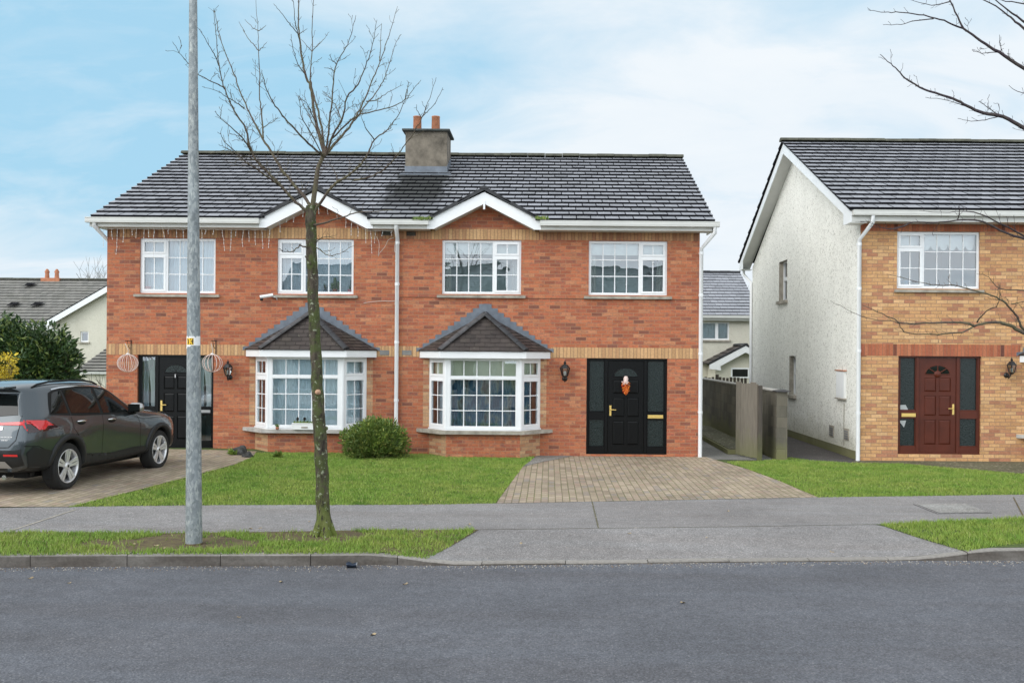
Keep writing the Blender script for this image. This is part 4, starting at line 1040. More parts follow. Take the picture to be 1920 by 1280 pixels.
# ------------------------------------------------------------------ houses further back
def simple_gable_house(name, label, x0, x1, y0, y1, ze, zr, wallm, tilem, ridge_ax='x', over=.3, gauge=.32, z0=-.5, wins=(), chim=None, ridgem='ridge_dark', tw=.30):
    root = empty(name, ((x0+x1)/2, y0, 0), label, 'house'); inv = invof(root)
    w = MB(); m = M[wallm]
    ops = [q[:4] for q in wins]
    wall_sheet(w, 'x', x0, x1, z0, ze, ops, m, .10, y0)
    for a, b in (((x0, y0), (x0, y1)), ((x1, y0), (x1, y1)), ((x0, y1), (x1, y1))):
        w.quad((*a, z0), (*b, z0), (*b, ze), (*a, ze), m)
    if ridge_ax == 'x':
        ym = (y0+y1)/2
        for X in (x0, x1): w.poly([(X, y0, ze), (X, y1, ze), (X, ym, zr-.12)], m)
    else:
        xm = (x0+x1)/2
        for Yq in (y0, y1): w.poly([(x0, Yq, ze), (x1, Yq, ze), (xm, Yq, zr-.12)], m)
    w.build('wall', root, inv=inv)
    r = MB(); f = MB()
    if ridge_ax == 'x':
        for yy, sg in ((y0-over, 1), (y1+over, -1)):
            o = Vector((x0-over, yy, ze)); s = Vector((0, ym-yy, zr-ze)); L = s.length; s.normalize()
            tiled_slope(r, o, (1,0,0), s, L, gauge, tw, lambda t: [(0, x1-x0+2*over)], M[tilem], M['tile_edge'], th=.035)
            r.quad(o-Vector((0,0,.012)), o+Vector((x1-x0+2*over,0,-.012)), Vector((x1+over, ym, zr-.012)), Vector((x0-over, ym, zr-.012)), M['tile_edge'])
            for X, q in ((x0-over, 1), (x1+over, -1)):
                a0, a1 = Vector((X, yy, ze-.02)), Vector((X, ym, zr-.02)); f.prism([a0, a1, a1-Vector((0,0,.22)), a0-Vector((0,0,.22))], (q*.02,0,0), M['upvc'])
        gutter(f, x0-over, x1+over, y0-over+.06, ze+.0, M['upvc_dirty']); f.box(x0-over, x1+over, y0-over+.06, y0-over+.08, ze-.2, ze-.0, M['upvc_dirty'])
        ridge_caps(r, (x0-over, ym, zr+.03), (x1+over, ym, zr+.03), M[ridgem], .45, .11)
    else:
        for xx, sg in ((x0-over, 1), (x1+over, -1)):
            o = Vector((xx, y0-over, ze)); s = Vector((xm-xx, 0, zr-ze)); L = s.length; s.normalize()
            tiled_slope(r, o, (0,1,0), s, L, gauge, tw, lambda t: [(0, y1-y0+2*over)], M[tilem], M['tile_edge'], th=.035)
            r.quad(o-Vector((0,0,.012)), o+Vector((0,y1-y0+2*over,-.012)), Vector((xm, y1+over, zr-.012)), Vector((xm, y0-over, zr-.012)), M['tile_edge'])
            a0, a1 = Vector((xx, y0-over-.01, ze-.01)), Vector((xm, y0-over-.01, zr-.01)); f.prism([a0, a1, a1-Vector((0,0,.25)), a0-Vector((0,0,.25))], (0,.02 if sg > 0 else .0206,0), M['upvc'])
            f.prism([a0+Vector((0,0,.012)), a1+Vector((0,0,.012)), a1+Vector((0,0,.06)), a0+Vector((0,0,.06))], (0,.05 if sg > 0 else .0506,0), M['ridge_dark'])
            f.box(xx, xx+sg*(over+.25), y0-over+.012, y0-.001, ze-.27, ze-.15, M['upvc'])
        ridge_caps(r, (xm, y0-over, zr+.03), (xm, y1+over, zr+.03), M[ridgem], .45, .11)
    ro = r.build('roof', root, inv=inv); f.build('fascia', root, inv=inv)
    for q in wins:
        a, b, c, d = q[:4]; fr, gl = MB(), MB(); MM = Matrix.Translation((a, y0+.05, c)); W = b-a
        sp = q[4] if len(q) > 4 else None
        if sp: panel(fr, gl, MM, 0, W*sp, 0, d-c, 1, 1, .06); panel(fr, gl, MM, W*sp, W, 0, d-c, 1, 1, .06)
        else: panel(fr, gl, MM, 0, W, 0, d-c, 1, 1, .06)
        wo = gl.build('window', root, inv=inv); fr.build('frame', wo, inv=inv)
        rm = MB(); room(rm, MM, 0, W, 0, d-c, .08, 1.0); rm.build('room', wo, inv=inv)
        if sp: cu = MB(); curtain(cu, MM, .02, W-.02, .02, d-c-.02, .14, M['net'], 10, .02); cu.build('net_curtain', wo, inv=inv)
        s = MB(); s.box(a-.06, b+.06, y0-.06, y0+.05, c-.08, c-.003, M['sill']); s.build('sill', wo, inv=inv)
    if chim:
        c = MB(); cx, cy, cz = chim
        c.box(cx-.5, cx+.5, cy-.25, cy+.25, zr-.6, cz, M['terracotta'])
        for k in (-.28, .25): c.lathe([(.12, 0), (.10, .25), (.13, .35), (.05, .5)], M['terracotta'], 10, Matrix.Translation((cx+k, cy, cz)))
        c.build('chimney', ro, inv=inv)
    return root, inv, ro
# right background house (depth 38)
Yb = 38.0
gutz = P(1360, 592, Yb).z; rz = P(1340, 511, Yb+4).z
xe1 = FX(1404, 592, Yb); xr1 = FX(1368, 511, Yb+4)
hb, ib, rb = simple_gable_house('cream_house', 'cream rendered house with small gabled porch seen in the gap behind the block wall', xe1-11.0, xe1+.15, Yb, Yb+8, gutz, rz, 'cream', 'tile2',
    wins=[(FX(1290, 620, Yb), FX(1367.5, 620, Yb), P(1340, 637, Yb).z, P(1340, 603.5, Yb).z, .70)])
def porch():
    Y = 36.2; ax = FX(1396, 648, Y); za = P(1396, 647, Y).z; ze = P(1330, 682, Y).z; xl = FX(1327, 684, Y); xr = 2*ax-xl
    m = MB(); wl = xl+.3
    m.prism([(wl, Y, -.5), (xr-.3, Y, -.5), (xr-.3, Y, ze-.1), (ax, Y, za-.22), (wl, Y, ze-.1)], (0, Yb-Y-.01, 0), M['cream'])
    po = m.build('porch_wall', hb, inv=ib)
    r = MB()
    for sg in (-1, 1):
        A = Vector((ax+sg*(ax-xl), Y-.25, ze)); T = Vector((ax, Y-.25, za)); s = (T-A); L = s.length; s.normalize()
        tiled_slope(r, A, (0,1,0), s, L, .30, .30, lambda t: [(0, Yb-Y+.25)], M['tile_brown'], M['tile_edge'], th=.03)
        r.quad(A-Vector((0,0,.01)), T-Vector((0,0,.01)), T+Vector((0, 2, -.01)), A+Vector((0, 2, -.01)), M['tile_edge'])
        r.prism([A-Vector((0,0,.02)), T-Vector((0,0,.02)), T+Vector((0,0,.06)), A+Vector((0,0,.06))], (0,.05+(.0005 if sg > 0 else 0),0), M['ridge_dark'])
    ridge_caps(r, (ax, Y-.26, za+.03), (ax, Yb, za+.03), M['ridge_dark'], .4, .09)
    # slanting hip roof behind left
    r.build('porch_roof', hb, inv=ib)
    b = MB()
    for sg in (-1, 1):
        A = Vector((ax+sg*(ax-xl)*.98, Y-.24, ze-.03)); T = Vector((ax, Y-.24, za-.03))
        v = [A, T, T-Vector((0,0,.25)), A+Vector((-sg*.42,0,-.05)), A+Vector((-sg*.45,0,-.22)), A+Vector((0,0,-.16))]
        b.prism(v, (0,.03+(.0005 if sg > 0 else 0),0), M['upvc'])
    b.build('bargeboard', hb, inv=ib)
    w = MB(); x0, x1 = FX(1373, 700, Y), FX(1402, 700, Y); z0, z1 = P(1388, 706, Y).z, P(1388, 692, Y).z
    w.box(x0-.06, x1+.06, Y-.03, Y-.001, z0-.06, z0, M['upvc']); w.box(x0-.06, x1+.06, Y-.03, Y-.001, z1, z1+.06, M['upvc']); w.box(x0-.06, x0, Y-.03, Y-.001, z0, z1, M['upvc']); w.box(x1, x1+.06, Y-.03, Y-.001, z0, z1, M['upvc'])
    wo = w.build('porch_window', hb, inv=ib)
    g = MB(); g.quad((x0, Y-.01, z0), (x1, Y-.01, z0), (x1, Y-.01, z1), (x0, Y-.01, z1), M['car_glass']); g.build('pane', wo, inv=ib)
porch()
# left background: a long grey roof, and a cream gable in front of it
Yl = 46.0
z_r = P(60, 524, Yl+5).z; z_e = P(60, 610, Yl-.3).z
xl0 = FX(-260, 600, Yl); xl1 = FX(240, 600, Yl)
hl, il, rl = simple_gable_house('rendered_house', 'house with a long weathered grey roof and three roof vents, behind the dark evergreen bush', xl0, xl1, Yl, Yl+10, z_e, z_r, 'cream', 'tile_grey', chim=(FX(98, 522, Yl+5), Yl+5, P(98, 521.5, Yl+5).z), ridgem='ridge', gauge=.36)
v = MB()
for px, py in ((57, 537), (26, 574), (70, 574)):
    p = P(px, py, Yl+1); d = P(px, py, 1)-Vector((0, 0, H)); d = Vector((d.x, 1, d.z)); o = Vector((0,0,H))
    s = (z_r-z_e)/(5.3); k = (z_e-s*(Yl-.3)-H)/(d.z-s); q = o+Vector((d.x*k, k, d.z*k))
    v.add([q+Vector((-.28,-.25,.0)), q+Vector((.28,-.25,.10)), q+Vector((.22,.25,.22)), q+Vector((-.22,.25,.2)), q+Vector((0,-.22,.2))], [(0,1,4), (1,2,4), (2,3,4), (3,0,4)], M['tile_edge'])
v.build('roof_vent', rl, inv=il)
Yg = 40.0
gx0 = FX(84, 607, Yg); gslope = 0.60; gapx = FX(290, 480, Yg); ge = P(84, 608, Yg).z; gr_ = ge+(gapx-gx0)*((607-540)/(198-84.))
hg, ig, rg = simple_gable_house('rendered_house', 'cream rendered gable house with white bargeboard, between the long grey roof and the brick pair', gx0+.3, 2*gapx-gx0-.3, Yg, Yg+7, ge, gr_, 'cream', 'tile_grey', ridge_ax='y',
    wins=[(FX(150.5, 630, Yg), FX(166, 630, Yg), P(160, 641, Yg).z, P(160, 621, Yg).z)], z0=-.5)
# lean-to roof against it
def leanto():
    y0 = 37.0; a = P(148, 696, y0); zt = P(150, 648, Yg-.01).z; x0 = FX(140, 690, y0); x1 = x0+6
    r = MB(); o = Vector((x0, y0, a.z)); s = Vector((0, Yg-y0-.02, zt-a.z)); L = s.length; s.normalize()
    tiled_slope(r, o, (1,0,0), s, L, .36, .30, lambda t: [(0, x1-x0)], M['tile_grey'], M['tile_edge'], th=.04)
    r.quad(o, o+Vector((6,0,0)), o+Vector((6,0,0))+s*L, o+s*L, M['tile_edge'])
    r.build('lean_to_roof', hg, inv=ig)
    w = MB(); w.box(x0+.2, x1, y0+.2, Yg-.02, -.5, a.z-.12, M['cream']); w.build('lean_to_wall', hg, inv=ig)
    g = MB(); gutter(g, x0, x1, y0+.12, a.z, M['upvc_dirty']); g.build('gutter', hg, inv=ig)
leanto()
# the row across the road, seen only in the window glass and the paint
for i, (x0, lab) in enumerate(((-15.5, 'grey house across the road, seen reflected in the left windows'), (1.0, 'grey house across the road, seen reflected in the right windows'))):
    rt, iv, r_ = simple_gable_house('rendered_house', lab, x0, x0+12.5, -22.0, -13.0, 5.0, 7.5, 'dash', 'tile')
    w = MB()
    for k in (1.2, 4.2, 7.2, 10.0):
        w.box(x0+k, x0+k+1.5, -12.99, -12.95, 3.4, 4.6, M['upvc']); w.box(x0+k+.08, x0+k+1.42, -12.948, -12.94, 3.5, 4.5, M['car_glass'])
        w.box(x0+k, x0+k+1.5, -12.99, -12.95, .6 if k in (4.2, 7.2) else .05, 2.0, M['upvc']); w.box(x0+k+.08, x0+k+1.42, -12.948, -12.94, .7 if k in (4.2, 7.2) else .15, 1.9, M['car_glass'])
    w.build('window', rt, inv=iv)
# ------------------------------------------------------------------ ground
def gl_(px, py, dz=0.0): p = G(px, py, dz); return (p.x, p.y)
def resample(pts, n):
    pts = [Vector((p[0], p[1], 0)) for p in pts]; d = [0]
    for a, b in zip(pts, pts[1:]): d.append(d[-1]+(b-a).length)
    out = []
    for i in range(n):
        t = d[-1]*i/(n-1); k = 0
        while k < len(d)-2 and d[k+1] < t: k += 1
        out.append(pts[k].lerp(pts[k+1], (t-d[k])/max(1e-9, d[k+1]-d[k])))
    return out
def sheet(name, A, B, n, m, dz, mat, kind=None, parent=None, label=None, cat=None, zf=None, build=True, mb=None):
    A, B = resample(A, n), resample(B, n); v = []; f = []
    for i in range(n):
        for j in range(m):
            p = A[i].lerp(B[i], j/(m-1)); z = gz(p.x)+(zf(p.x, p.y, i/(n-1), j/(m-1)) if zf else dz)
            v.append((p.x, p.y, z))
    for i in range(n-1):
        for j in range(m-1): f.append((i*m+j, (i+1)*m+j, (i+1)*m+j+1, i*m+j+1))
    mb = mb or MB(); mb.add(v, f, mat, None, True)
    if build: return mb.build(name, parent, label, cat, None, kind)
XW = [-200, -60, -30, -20]+[-14+i*.5 for i in range(60)]+[20, 30, 60, 200]
def lerp_line(pts):
    pts = sorted(pts)
    def f(x):
        if x <= pts[0][0]: (a, b) = pts[0], pts[1]
        elif x >= pts[-1][0]: (a, b) = pts[-2], pts[-1]
        else:
            for a, b in zip(pts, pts[1:]):
                if a[0] <= x <= b[0]: break
        return a[1]+(b[1]-a[1])*(x-a[0])/(b[0]-a[0])
    return f
kerbY = lerp_line([gl_(x, y, -.12) for x, y in ((0, 1063.5), (350, 1061), (700, 1059), (870, 1060), (1200, 1056.5), (1475, 1053), (1700, 1051), (1920, 1050.5))])
backY = lerp_line([gl_(x, y) for x, y in ((0, 951.5), (140, 949.5), (560, 945.5), (930, 942.5), (1275, 936.5), (1530, 931.5), (1720, 929), (1920, 926.5))])
frontY = lerp_line([gl_(x, y) for x, y in ((0, 998), (300, 1000), (690, 994), (895, 993), (1110, 990.5), (1400, 987), (1650, 983), (1920, 972))])
kx = [gl_(x, 1058, -.12)[0] for x in (690, 865, 1705, 1900)]
def ktop(x):
    lo, hi = -.095, 0.0
    return hi+(lo-hi)*sstep(kx[0], kx[1], x) if x < (kx[1]+kx[2])/2 else lo+(hi-lo)*sstep(kx[2], kx[3], x)
g = MB()
def strip(mb, ya, yb, za, zb, mat, m=2, xs=XW):
    v = []; f = []
    for x in xs:
        for j in range(m):
            t = j/(m-1); y = ya(x)*(1-t)+yb(x)*t; v.append((x, y, gz(x)+za(x)*(1-t)+zb(x)*t))
    for i in range(len(xs)-1):
        for j in range(m-1): f.append((i*m+j, (i+1)*m+j, (i+1)*m+j+1, i*m+j+1))
    mb.add(v, f, mat, None, True)
C_ = lambda c: (lambda x: c)
strip(g, C_(-200), C_(400), C_(-.16), C_(-.16), M['soil'], 8); g.build('ground', kind='structure')
g = MB(); strip(g, lambda x: 2.6, lambda x: kerbY(x)+.02, C_(-.12), C_(-.12), M['road'], 6)
road = g.build('road', kind='structure')
g = MB(); strip(g, C_(-8), C_(2.6), C_(0), C_(0), M['path'], 3); strip(g, C_(2.6), C_(2.601), C_(0), C_(-.13), M['kerb'], 2); g.build('far_pavement', kind='structure')
g = MB(); strip(g, backY, frontY, C_(0), C_(0), M['path'], 4); strip(g, frontY, lambda x: kerbY(x)+.115, C_(0), lambda x: ktop(x)-.006, M['path'], 6)
pav = g.build('pavement', kind='structure')
# joints
j = MB()
def ribbon_ground(mb, pts, w, dz, mat, zadd=None):
    pts = [Vector(p) for p in pts]
    for a, b in zip(pts, pts[1:]):
        n = max(1, int((b-a).length/.4))
        for i in range(n):
            p, q = a.lerp(b, i/n), a.lerp(b, (i+1)/n); d = (q-p).normalized(); s = Vector((-d.y, d.x, 0))*w/2
            V = []
            for r in (p-s, q-s, q+s, p+s): V.append((r.x, r.y, gz(r.x)+dz))
            mb.poly(V, mat)
ribbon_ground(j, [(x, frontY(x)+.01, 0) for x in np.linspace(gl_(897, 993)[0], gl_(1648, 983)[0], 12)], .014, .004, M['gravel'])
ribbon_ground(j, [(*gl_(1110, 940), 0), (*gl_(1122, 989.5), 0)], .018, .004, M['gravel'])
ribbon_ground(j, [(*gl_(142, 955), 0), (*gl_(22, 994), 0)], .03, .004, M['sill'])
for px in (-420, 1900): ribbon_ground(j, [(*gl_(px, 932), 0), (*gl_(px+20, 970), 0)], .02, .004, M['earth'])
j.build('joint', pav)
# kerb stones
kb = MB(); x = -30.0; R = random.Random(4); idx = 0
anchors = []
while x < 30:
    L = .915; x1 = x+L; a, b = x+.004, x1-.004
    r1, r2 = ktop(a), ktop(b); jz = R.uniform(-.004, .004); jy = R.uniform(-.004, .004)
    n = 3; bv = .012
    v = []; 
    for i in range(n+1):
        t = i/n; xx = a+(b-a)*t; y = kerbY(xx)+jy; zt = gz(xx)+ktop(xx)+jz; zb = gz(xx)-.3
        v += [(xx, y, zb), (xx, y, zt-bv), (xx, y+bv, zt), (xx, y+.123, zt), (xx, y+.123, zb)]
    f = [(i*5+k, (i+1)*5+k, (i+1)*5+k+1, i*5+k+1) for i in range(n) for k in range(4)]+[(0,1,2,3,4), tuple(n*5+k for k in range(5))[::-1]]
    kb.add(v, f, M['kerb']); x = x1
kb.build('kerb', kind='structure')
# lawns' soil, driveways
g = MB(); strip(g, backY, C_(34), C_(-.006), C_(-.006), M['soil'], 8); g.build('ground', kind='structure')
def surf(x, y):
    f_ = frontY(x)
    if y >= f_: return gz(x)
    return gz(x)+min(1, (f_-y)/max(.01, f_-kerbY(x)-.115))*(ktop(x)-.006 if ktop(x) < -.001 else 0)
def strip2(mb, ya, yb, off, mat, m, xs):
    v = []; f = []
    for x in xs:
        for j in range(m):
            t = j/(m-1); y = ya(x)*(1-t)+yb(x)*t; v.append((x, y, surf(x, y)+off))
    for i in range(len(xs)-1):
        for j in range(m-1): f.append((i*m+j, (i+1)*m+j, (i+1)*m+j+1, i*m+j+1))
    mb.add(v, f, mat, None, True)
vs = MB()
for rng in ((-300, 895), (1648, 2400)):
    xs = [G(p, 1000).x for p in np.linspace(rng[0], rng[1], 60)]
    def fy(x, r=rng):
        return frontY(x)+.005
    def ky(x, r=rng):
        k = kerbY(x)+.124
        if r[0] < 0:   # left verge tapers where the crossover starts
            a, b = gl_(800, 1036)[0], gl_(897, 993)[0]
            if x > a: k = k+(frontY(x)-k)*min(1, (x-a)/(b-a))
        else:
            a, b = gl_(1648, 983)[0], gl_(1812, 1029)[0]
            if x < b: k = frontY(x)+(k-frontY(x))*max(0, (x-a)/(b-a))
        return k
    strip2(vs, fy, ky, .006, M['earth'] if rng[0] < 0 else M['soil'], 5, xs)
vs.build('ground', kind='structure')
L2 = [gl_(*p) for p in ((930, 943.5), (958, 905), (980, 874), (996, 862), (1012, 853))]; R2 = [gl_(*p) for p in ((1533, 932), (1460, 901), (1400, 879), (1350, 864.5), (1322, 856))]
sheet('driveway', L2, R2, 24, 8, .004, M['paver'], 'structure')
R1 = [gl_(*p) for p in ((130, 950.5), (250, 921), (350, 895), (440, 871), (474, 857), (482, 846))]
L1 = [(-15.0, R1[0][1]-.6), (-15, 20.5)]
sheet('driveway', L1, R1, 24, 24, .006, M['paver'], 'structure')
# concrete margin between bay and driveway, side paths
sheet('path', [gl_(*p) for p in ((981, 875), (997, 862), (1010, 852.5))], [gl_(*p) for p in ((1018, 866), (1060, 858), (1095, 850.5))], 8, 5, .010, M['side_path'], 'structure')
sheet('path', [(3.22, 19.55), (3.22, 31)], [(4.75, 19.45), (4.75, 31)], 14, 4, .002, M['side_path'], 'structure')
sheet('path', [(4.98, 19.45), (4.98, 31)], [(6.49, 19.0), (6.49, 31)], 14, 4, .002, M['dark_path'], 'structure')
sheet('path', [gl_(1600, 868), gl_(1690, 869.5), gl_(1780, 877), gl_(1920, 889), gl_(2200, 905)], [(6.4, 19.56), (7.5, 19.56), (9, 19.56), (10.5, 19.56), (14, 19.56)], 16, 4, .006, M['gravel'], 'structure')
# raised edging bed in the side passage
rb = MB(); rb.box(3.95, 4.72, 20.6, 27.5, -.05, .10, M['block']); rb.box(4.0, 4.66, 20.65, 27.4, .101, .115, M['gravel'])
rb.build('raised_bed', label='low concrete-edged gravel bed along the foot of the block wall', cat='raised bed')

# grass
def in_poly(X, Y, poly):
    ins = np.zeros(len(X), bool); n = len(poly); j = n-1
    for i in range(n):
        xi, yi = poly[i]; xj, yj = poly[j]
        c = ((yi > Y) != (yj > Y)) & (X < (xj-xi)*(Y-yi)/(yj-yi+1e-12)+xi); ins ^= c; j = i
    return ins
GZ = np.vectorize(gz)
def vnoise(x, y, s, seed):
    """cheap value noise for clumps"""
    r = np.random.default_rng(seed); T = r.random((64, 64)); u = x*s+100; w = y*s+100
    i, j = np.floor(u).astype(int), np.floor(w).astype(int); fu, fw = u-i, w-j; fu = fu*fu*(3-2*fu); fw = fw*fw*(3-2*fw)
    g_ = lambda a, b: T[a % 64, b % 64]
    return (g_(i, j)*(1-fu)+g_(i+1, j)*fu)*(1-fw)+(g_(i, j+1)*(1-fu)+g_(i+1, j+1)*fu)*fw
def grass(name, label, polys, density, h0, h1, w, seed, avoid=(), dz=0.0, thin=0.0):
    V = []; 
    rg = np.random.default_rng(seed)
    for poly in polys:
        P_ = np.array(poly); x0, y0 = P_.min(0); x1, y1 = P_.max(0); n = int((x1-x0)*(y1-y0)*density)
        X = rg.uniform(x0, x1, n); Y = rg.uniform(y0, y1, n); X += rg.normal(0, .012, n); Y += rg.normal(0, .012, n)
        k = in_poly(X, Y, poly)
        for (ax, ay, rx, ry, fr) in avoid:
            d = np.sqrt(((X-ax)/rx)**2+((Y-ay)/ry)**2)+ (vnoise(X, Y, 6, 9)-.5)*.9
            k &= ~((d < 1) & (rg.random(len(X)) > fr))
        X, Y = X[k], Y[k]
        cl = vnoise(X, Y, 2.3, seed)*.5+vnoise(X, Y, 9, seed+1)*.5
        if thin: 
            k = (cl > thin*.5) | (rg.random(len(X)) < .5); X, Y, cl = X[k], Y[k], cl[k]
        n = len(X); Z = (np.array([surf(a_, b_) for a_, b_ in zip(X, Y)]) if dz else GZ(X))+dz
        hh = (h0+(h1-h0)*cl)*rg.uniform(.55, 1.3, n); an = rg.uniform(0, 2*np.pi, n); ww = w*rg.uniform(.6, 1.3, n)
        le = rg.uniform(.1, .9, n)*hh; la = rg.uniform(0, 2*np.pi, n)
        a = np.stack([X-np.cos(an)*ww/2, Y-np.sin(an)*ww/2, Z], 1); b = np.stack([X+np.cos(an)*ww/2, Y+np.sin(an)*ww/2, Z], 1)
        c = np.stack([X+np.cos(la)*le, Y+np.sin(la)*le, Z+hh], 1)
        V.append(np.stack([a, b, c], 1).reshape(-1, 3))
    V = np.concatenate(V).astype(np.float32); n = len(V)
    me = bpy.data.meshes.new(name); me.vertices.add(n); me.vertices.foreach_set('co', V.ravel())
    me.loops.add(n); me.loops.foreach_set('vertex_index', np.arange(n, dtype=np.int32))
    me.polygons.add(n//3); me.polygons.foreach_set('loop_start', np.arange(0, n, 3, dtype=np.int32))
    me.update(calc_edges=True); me.materials.append(M['grass'])
    o = bpy.data.objects.new(name, me); COL.objects.link(o); tag(o, label, 'grass', None, 'stuff'); print(name, n//3); return o
lawn1 = [gl_(*p) for p in ((128, 950.5), (250, 922), (350, 896), (440, 872), (472, 858), (480, 850), (600, 848), (760, 851), (1005, 853), (997, 863), (981, 875), (958, 905), (929, 943.5), (560, 946.5))]
lawn2 = [gl_(*p) for p in ((1362, 866.5), (1425, 864), (1480, 858), (1530, 864), (1600, 868), (1690, 869.5), (1780, 877), (1920, 889), (2200, 905), (2330, 921), (1920, 927), (1533, 932.5), (1460, 901), (1400, 879))]
verge1 = [gl_(*p) for p in ((-250, 1002), (0, 998), (300, 1000), (690, 994), (895, 993.5), (800, 1036.5), (690, 1037.5), (350, 1039.5), (0, 1042), (-250, 1046))]
verge2 = [gl_(*p) for p in ((1648, 983), (1760, 978), (1920, 972), (2300, 962), (2300, 1012), (1920, 1020), (1814, 1029.5), (1720, 1003))]
grass('lawn', 'mown green front lawn of the brick pair between the two driveways', [lawn1], 3400, .020, .048, .010, 1, thin=.42)
grass('lawn', 'mown green lawn in front of the buff brick house', [lawn2], 3400, .020, .048, .010, 2, thin=.42)
lp = gl_(363, 1020); tp = gl_(607, 1003)
grass('verge_grass', 'rough grass on the verge around the lamp column and the street tree', [verge1], 4200, .025, .07, .009, 3,
      avoid=((lp[0]-.05, lp[1]+.06, .80, .36, .05), (lp[0]-.60, lp[1]-.15, .50, .30, .15), (tp[0]-.15, tp[1]-.10, .62, .36, .12), (tp[0]-.8, tp[1]+.12, .5, .14, .25), (tp[0]+.3, tp[1]+.08, .4, .12, .2)), dz=.004, thin=.5)
grass('verge_grass', 'rough grass on the verge right of the dropped kerb', [verge2], 4200, .025, .07, .009, 4, dz=.004, thin=.4)

# manhole cover
mh = MB(); q = [G(1712, 945), G(1812, 943.5), G(1860, 961.5), G(1757, 963)]
c = sum(q, Vector())/4
def lift(p, k, z): p = c+(p-c)*k; return (p.x, p.y, z)
mh.prism([lift(p, 1.0, -.02) for p in q], (0,0,.0225), M['seam']); mh.prism([lift(p, .975, -.02) for p in q], (0,0,.026), M['path']); mh.prism([lift(p, .90, -.02) for p in q], (0,0,.028), M['seam']); mh.prism([lift(p, .888, -.02) for p in q], (0,0,.031), M['cover'])
mh.build('manhole_cover', label='rectangular pale manhole cover let into the pavement', cat='manhole cover')

# ------------------------------------------------------------------ wall, gate, fence
def blockwall():
    root = empty('block_wall', (4.87, 19.5, 0), 'bare grey concrete block boundary wall between the two houses', 'wall'); inv = invof(root)
    w = MB(); w.box(4.76, 4.985, 19.5, 30.5, -.3, 1.43, M['block']); wo = w.build('wall', root, inv=inv)
    c = MB(); c.box(4.74, 5.0, 19.75, 30.5, 1.4301, 1.455, M['sill_light']); c.build('coping', root, inv=inv)
    c = MB(); R = random.Random(8)
    for k, (a, b) in enumerate(((19.44, 19.62), (19.625, 19.74))):
        c.prism([(4.73, a, 1.431), (5.03, a, 1.431), (5.05, a, 1.452), (4.90, a, 1.475+k*.004), (4.72, a, 1.455)], (0, b-a, 0), M['hip_cap'])
    c.build('cap_tile', root, inv=inv)
    return root
blockwall()
def gate():
    a = Vector((4.37, 19.50, 0)); b = Vector((4.10, 20.42, 0)); d = (b-a); L = d.length; d.normalize(); n = Vector((-d.y, d.x, 0))
    root = empty('wooden_gate', a, 'weathered grey vertical-board side gate standing open by the block wall', 'gate'); root_inv = invof(root)
    MM = Matrix(((d.x, n.x, 0, a.x), (d.y, n.y, 0, a.y), (0,0,1,0), (0,0,0,1)))
    g = MB(); R = random.Random(2); nb = 9
    for i in range(nb):
        x0 = L*i/nb; g.box(x0+.002, x0+L/nb-.002, -.012+R.uniform(-.003, .003), .012, .03+R.uniform(-.01, .01), 1.60+R.uniform(-.012, .012)+.02*math.sin(i), M['old_wood'], MM)
    g.build('boards', root, inv=root_inv)
    g = MB()
    for z in (.25, .85, 1.4): g.box(.02, L-.02, -.05, -.0135, z, z+.09, M['old_wood'], MM)
    g.build('rail', root, inv=root_inv)
    g = MB()
    for z in (.3, 1.42): g.box(-.03, .22, -.058, -.051, z, z+.03, M['black_iron'], MM)
    g.build('hinge', root, inv=root_inv)
    g = MB(); g.box(-.075, -.012, -.06, .03, -.1, 1.56, M['fence_wood'], MM); g.build('gate_post', root, inv=root_inv)
gate()
def fence():
    Y = 31.0; root = empty('picket_fence', (4.5, Y, 0), 'dark wooden picket fence at the back of the side passage', 'fence'); inv = invof(root)
    z = P(1360, 709, Y).z; f = MB(); R = random.Random(6); x = 3.0
    while x < 6.6:
        f.box(x, x+.085, Y, Y+.02, 0, z+R.uniform(-.02, .02)+(.03 if x > 4.6 else 0), M['fence_wood']); x += .12
    f.build('pickets', root, inv=inv)
    f = MB()
    for q in (.4, z-.25): f.box(3.0, 6.6, Y+.021, Y+.06, q, q+.08, M['fence_wood'])
    f.build('rail', root, inv=inv)
    f = MB(); px = FX(1345.5, 710, Y); f.box(px-.05, px+.05, Y+.061, Y+.14, 0, P(1345, 702, Y).z, M['fence_wood']); f.build('post', root, inv=inv)
fence()

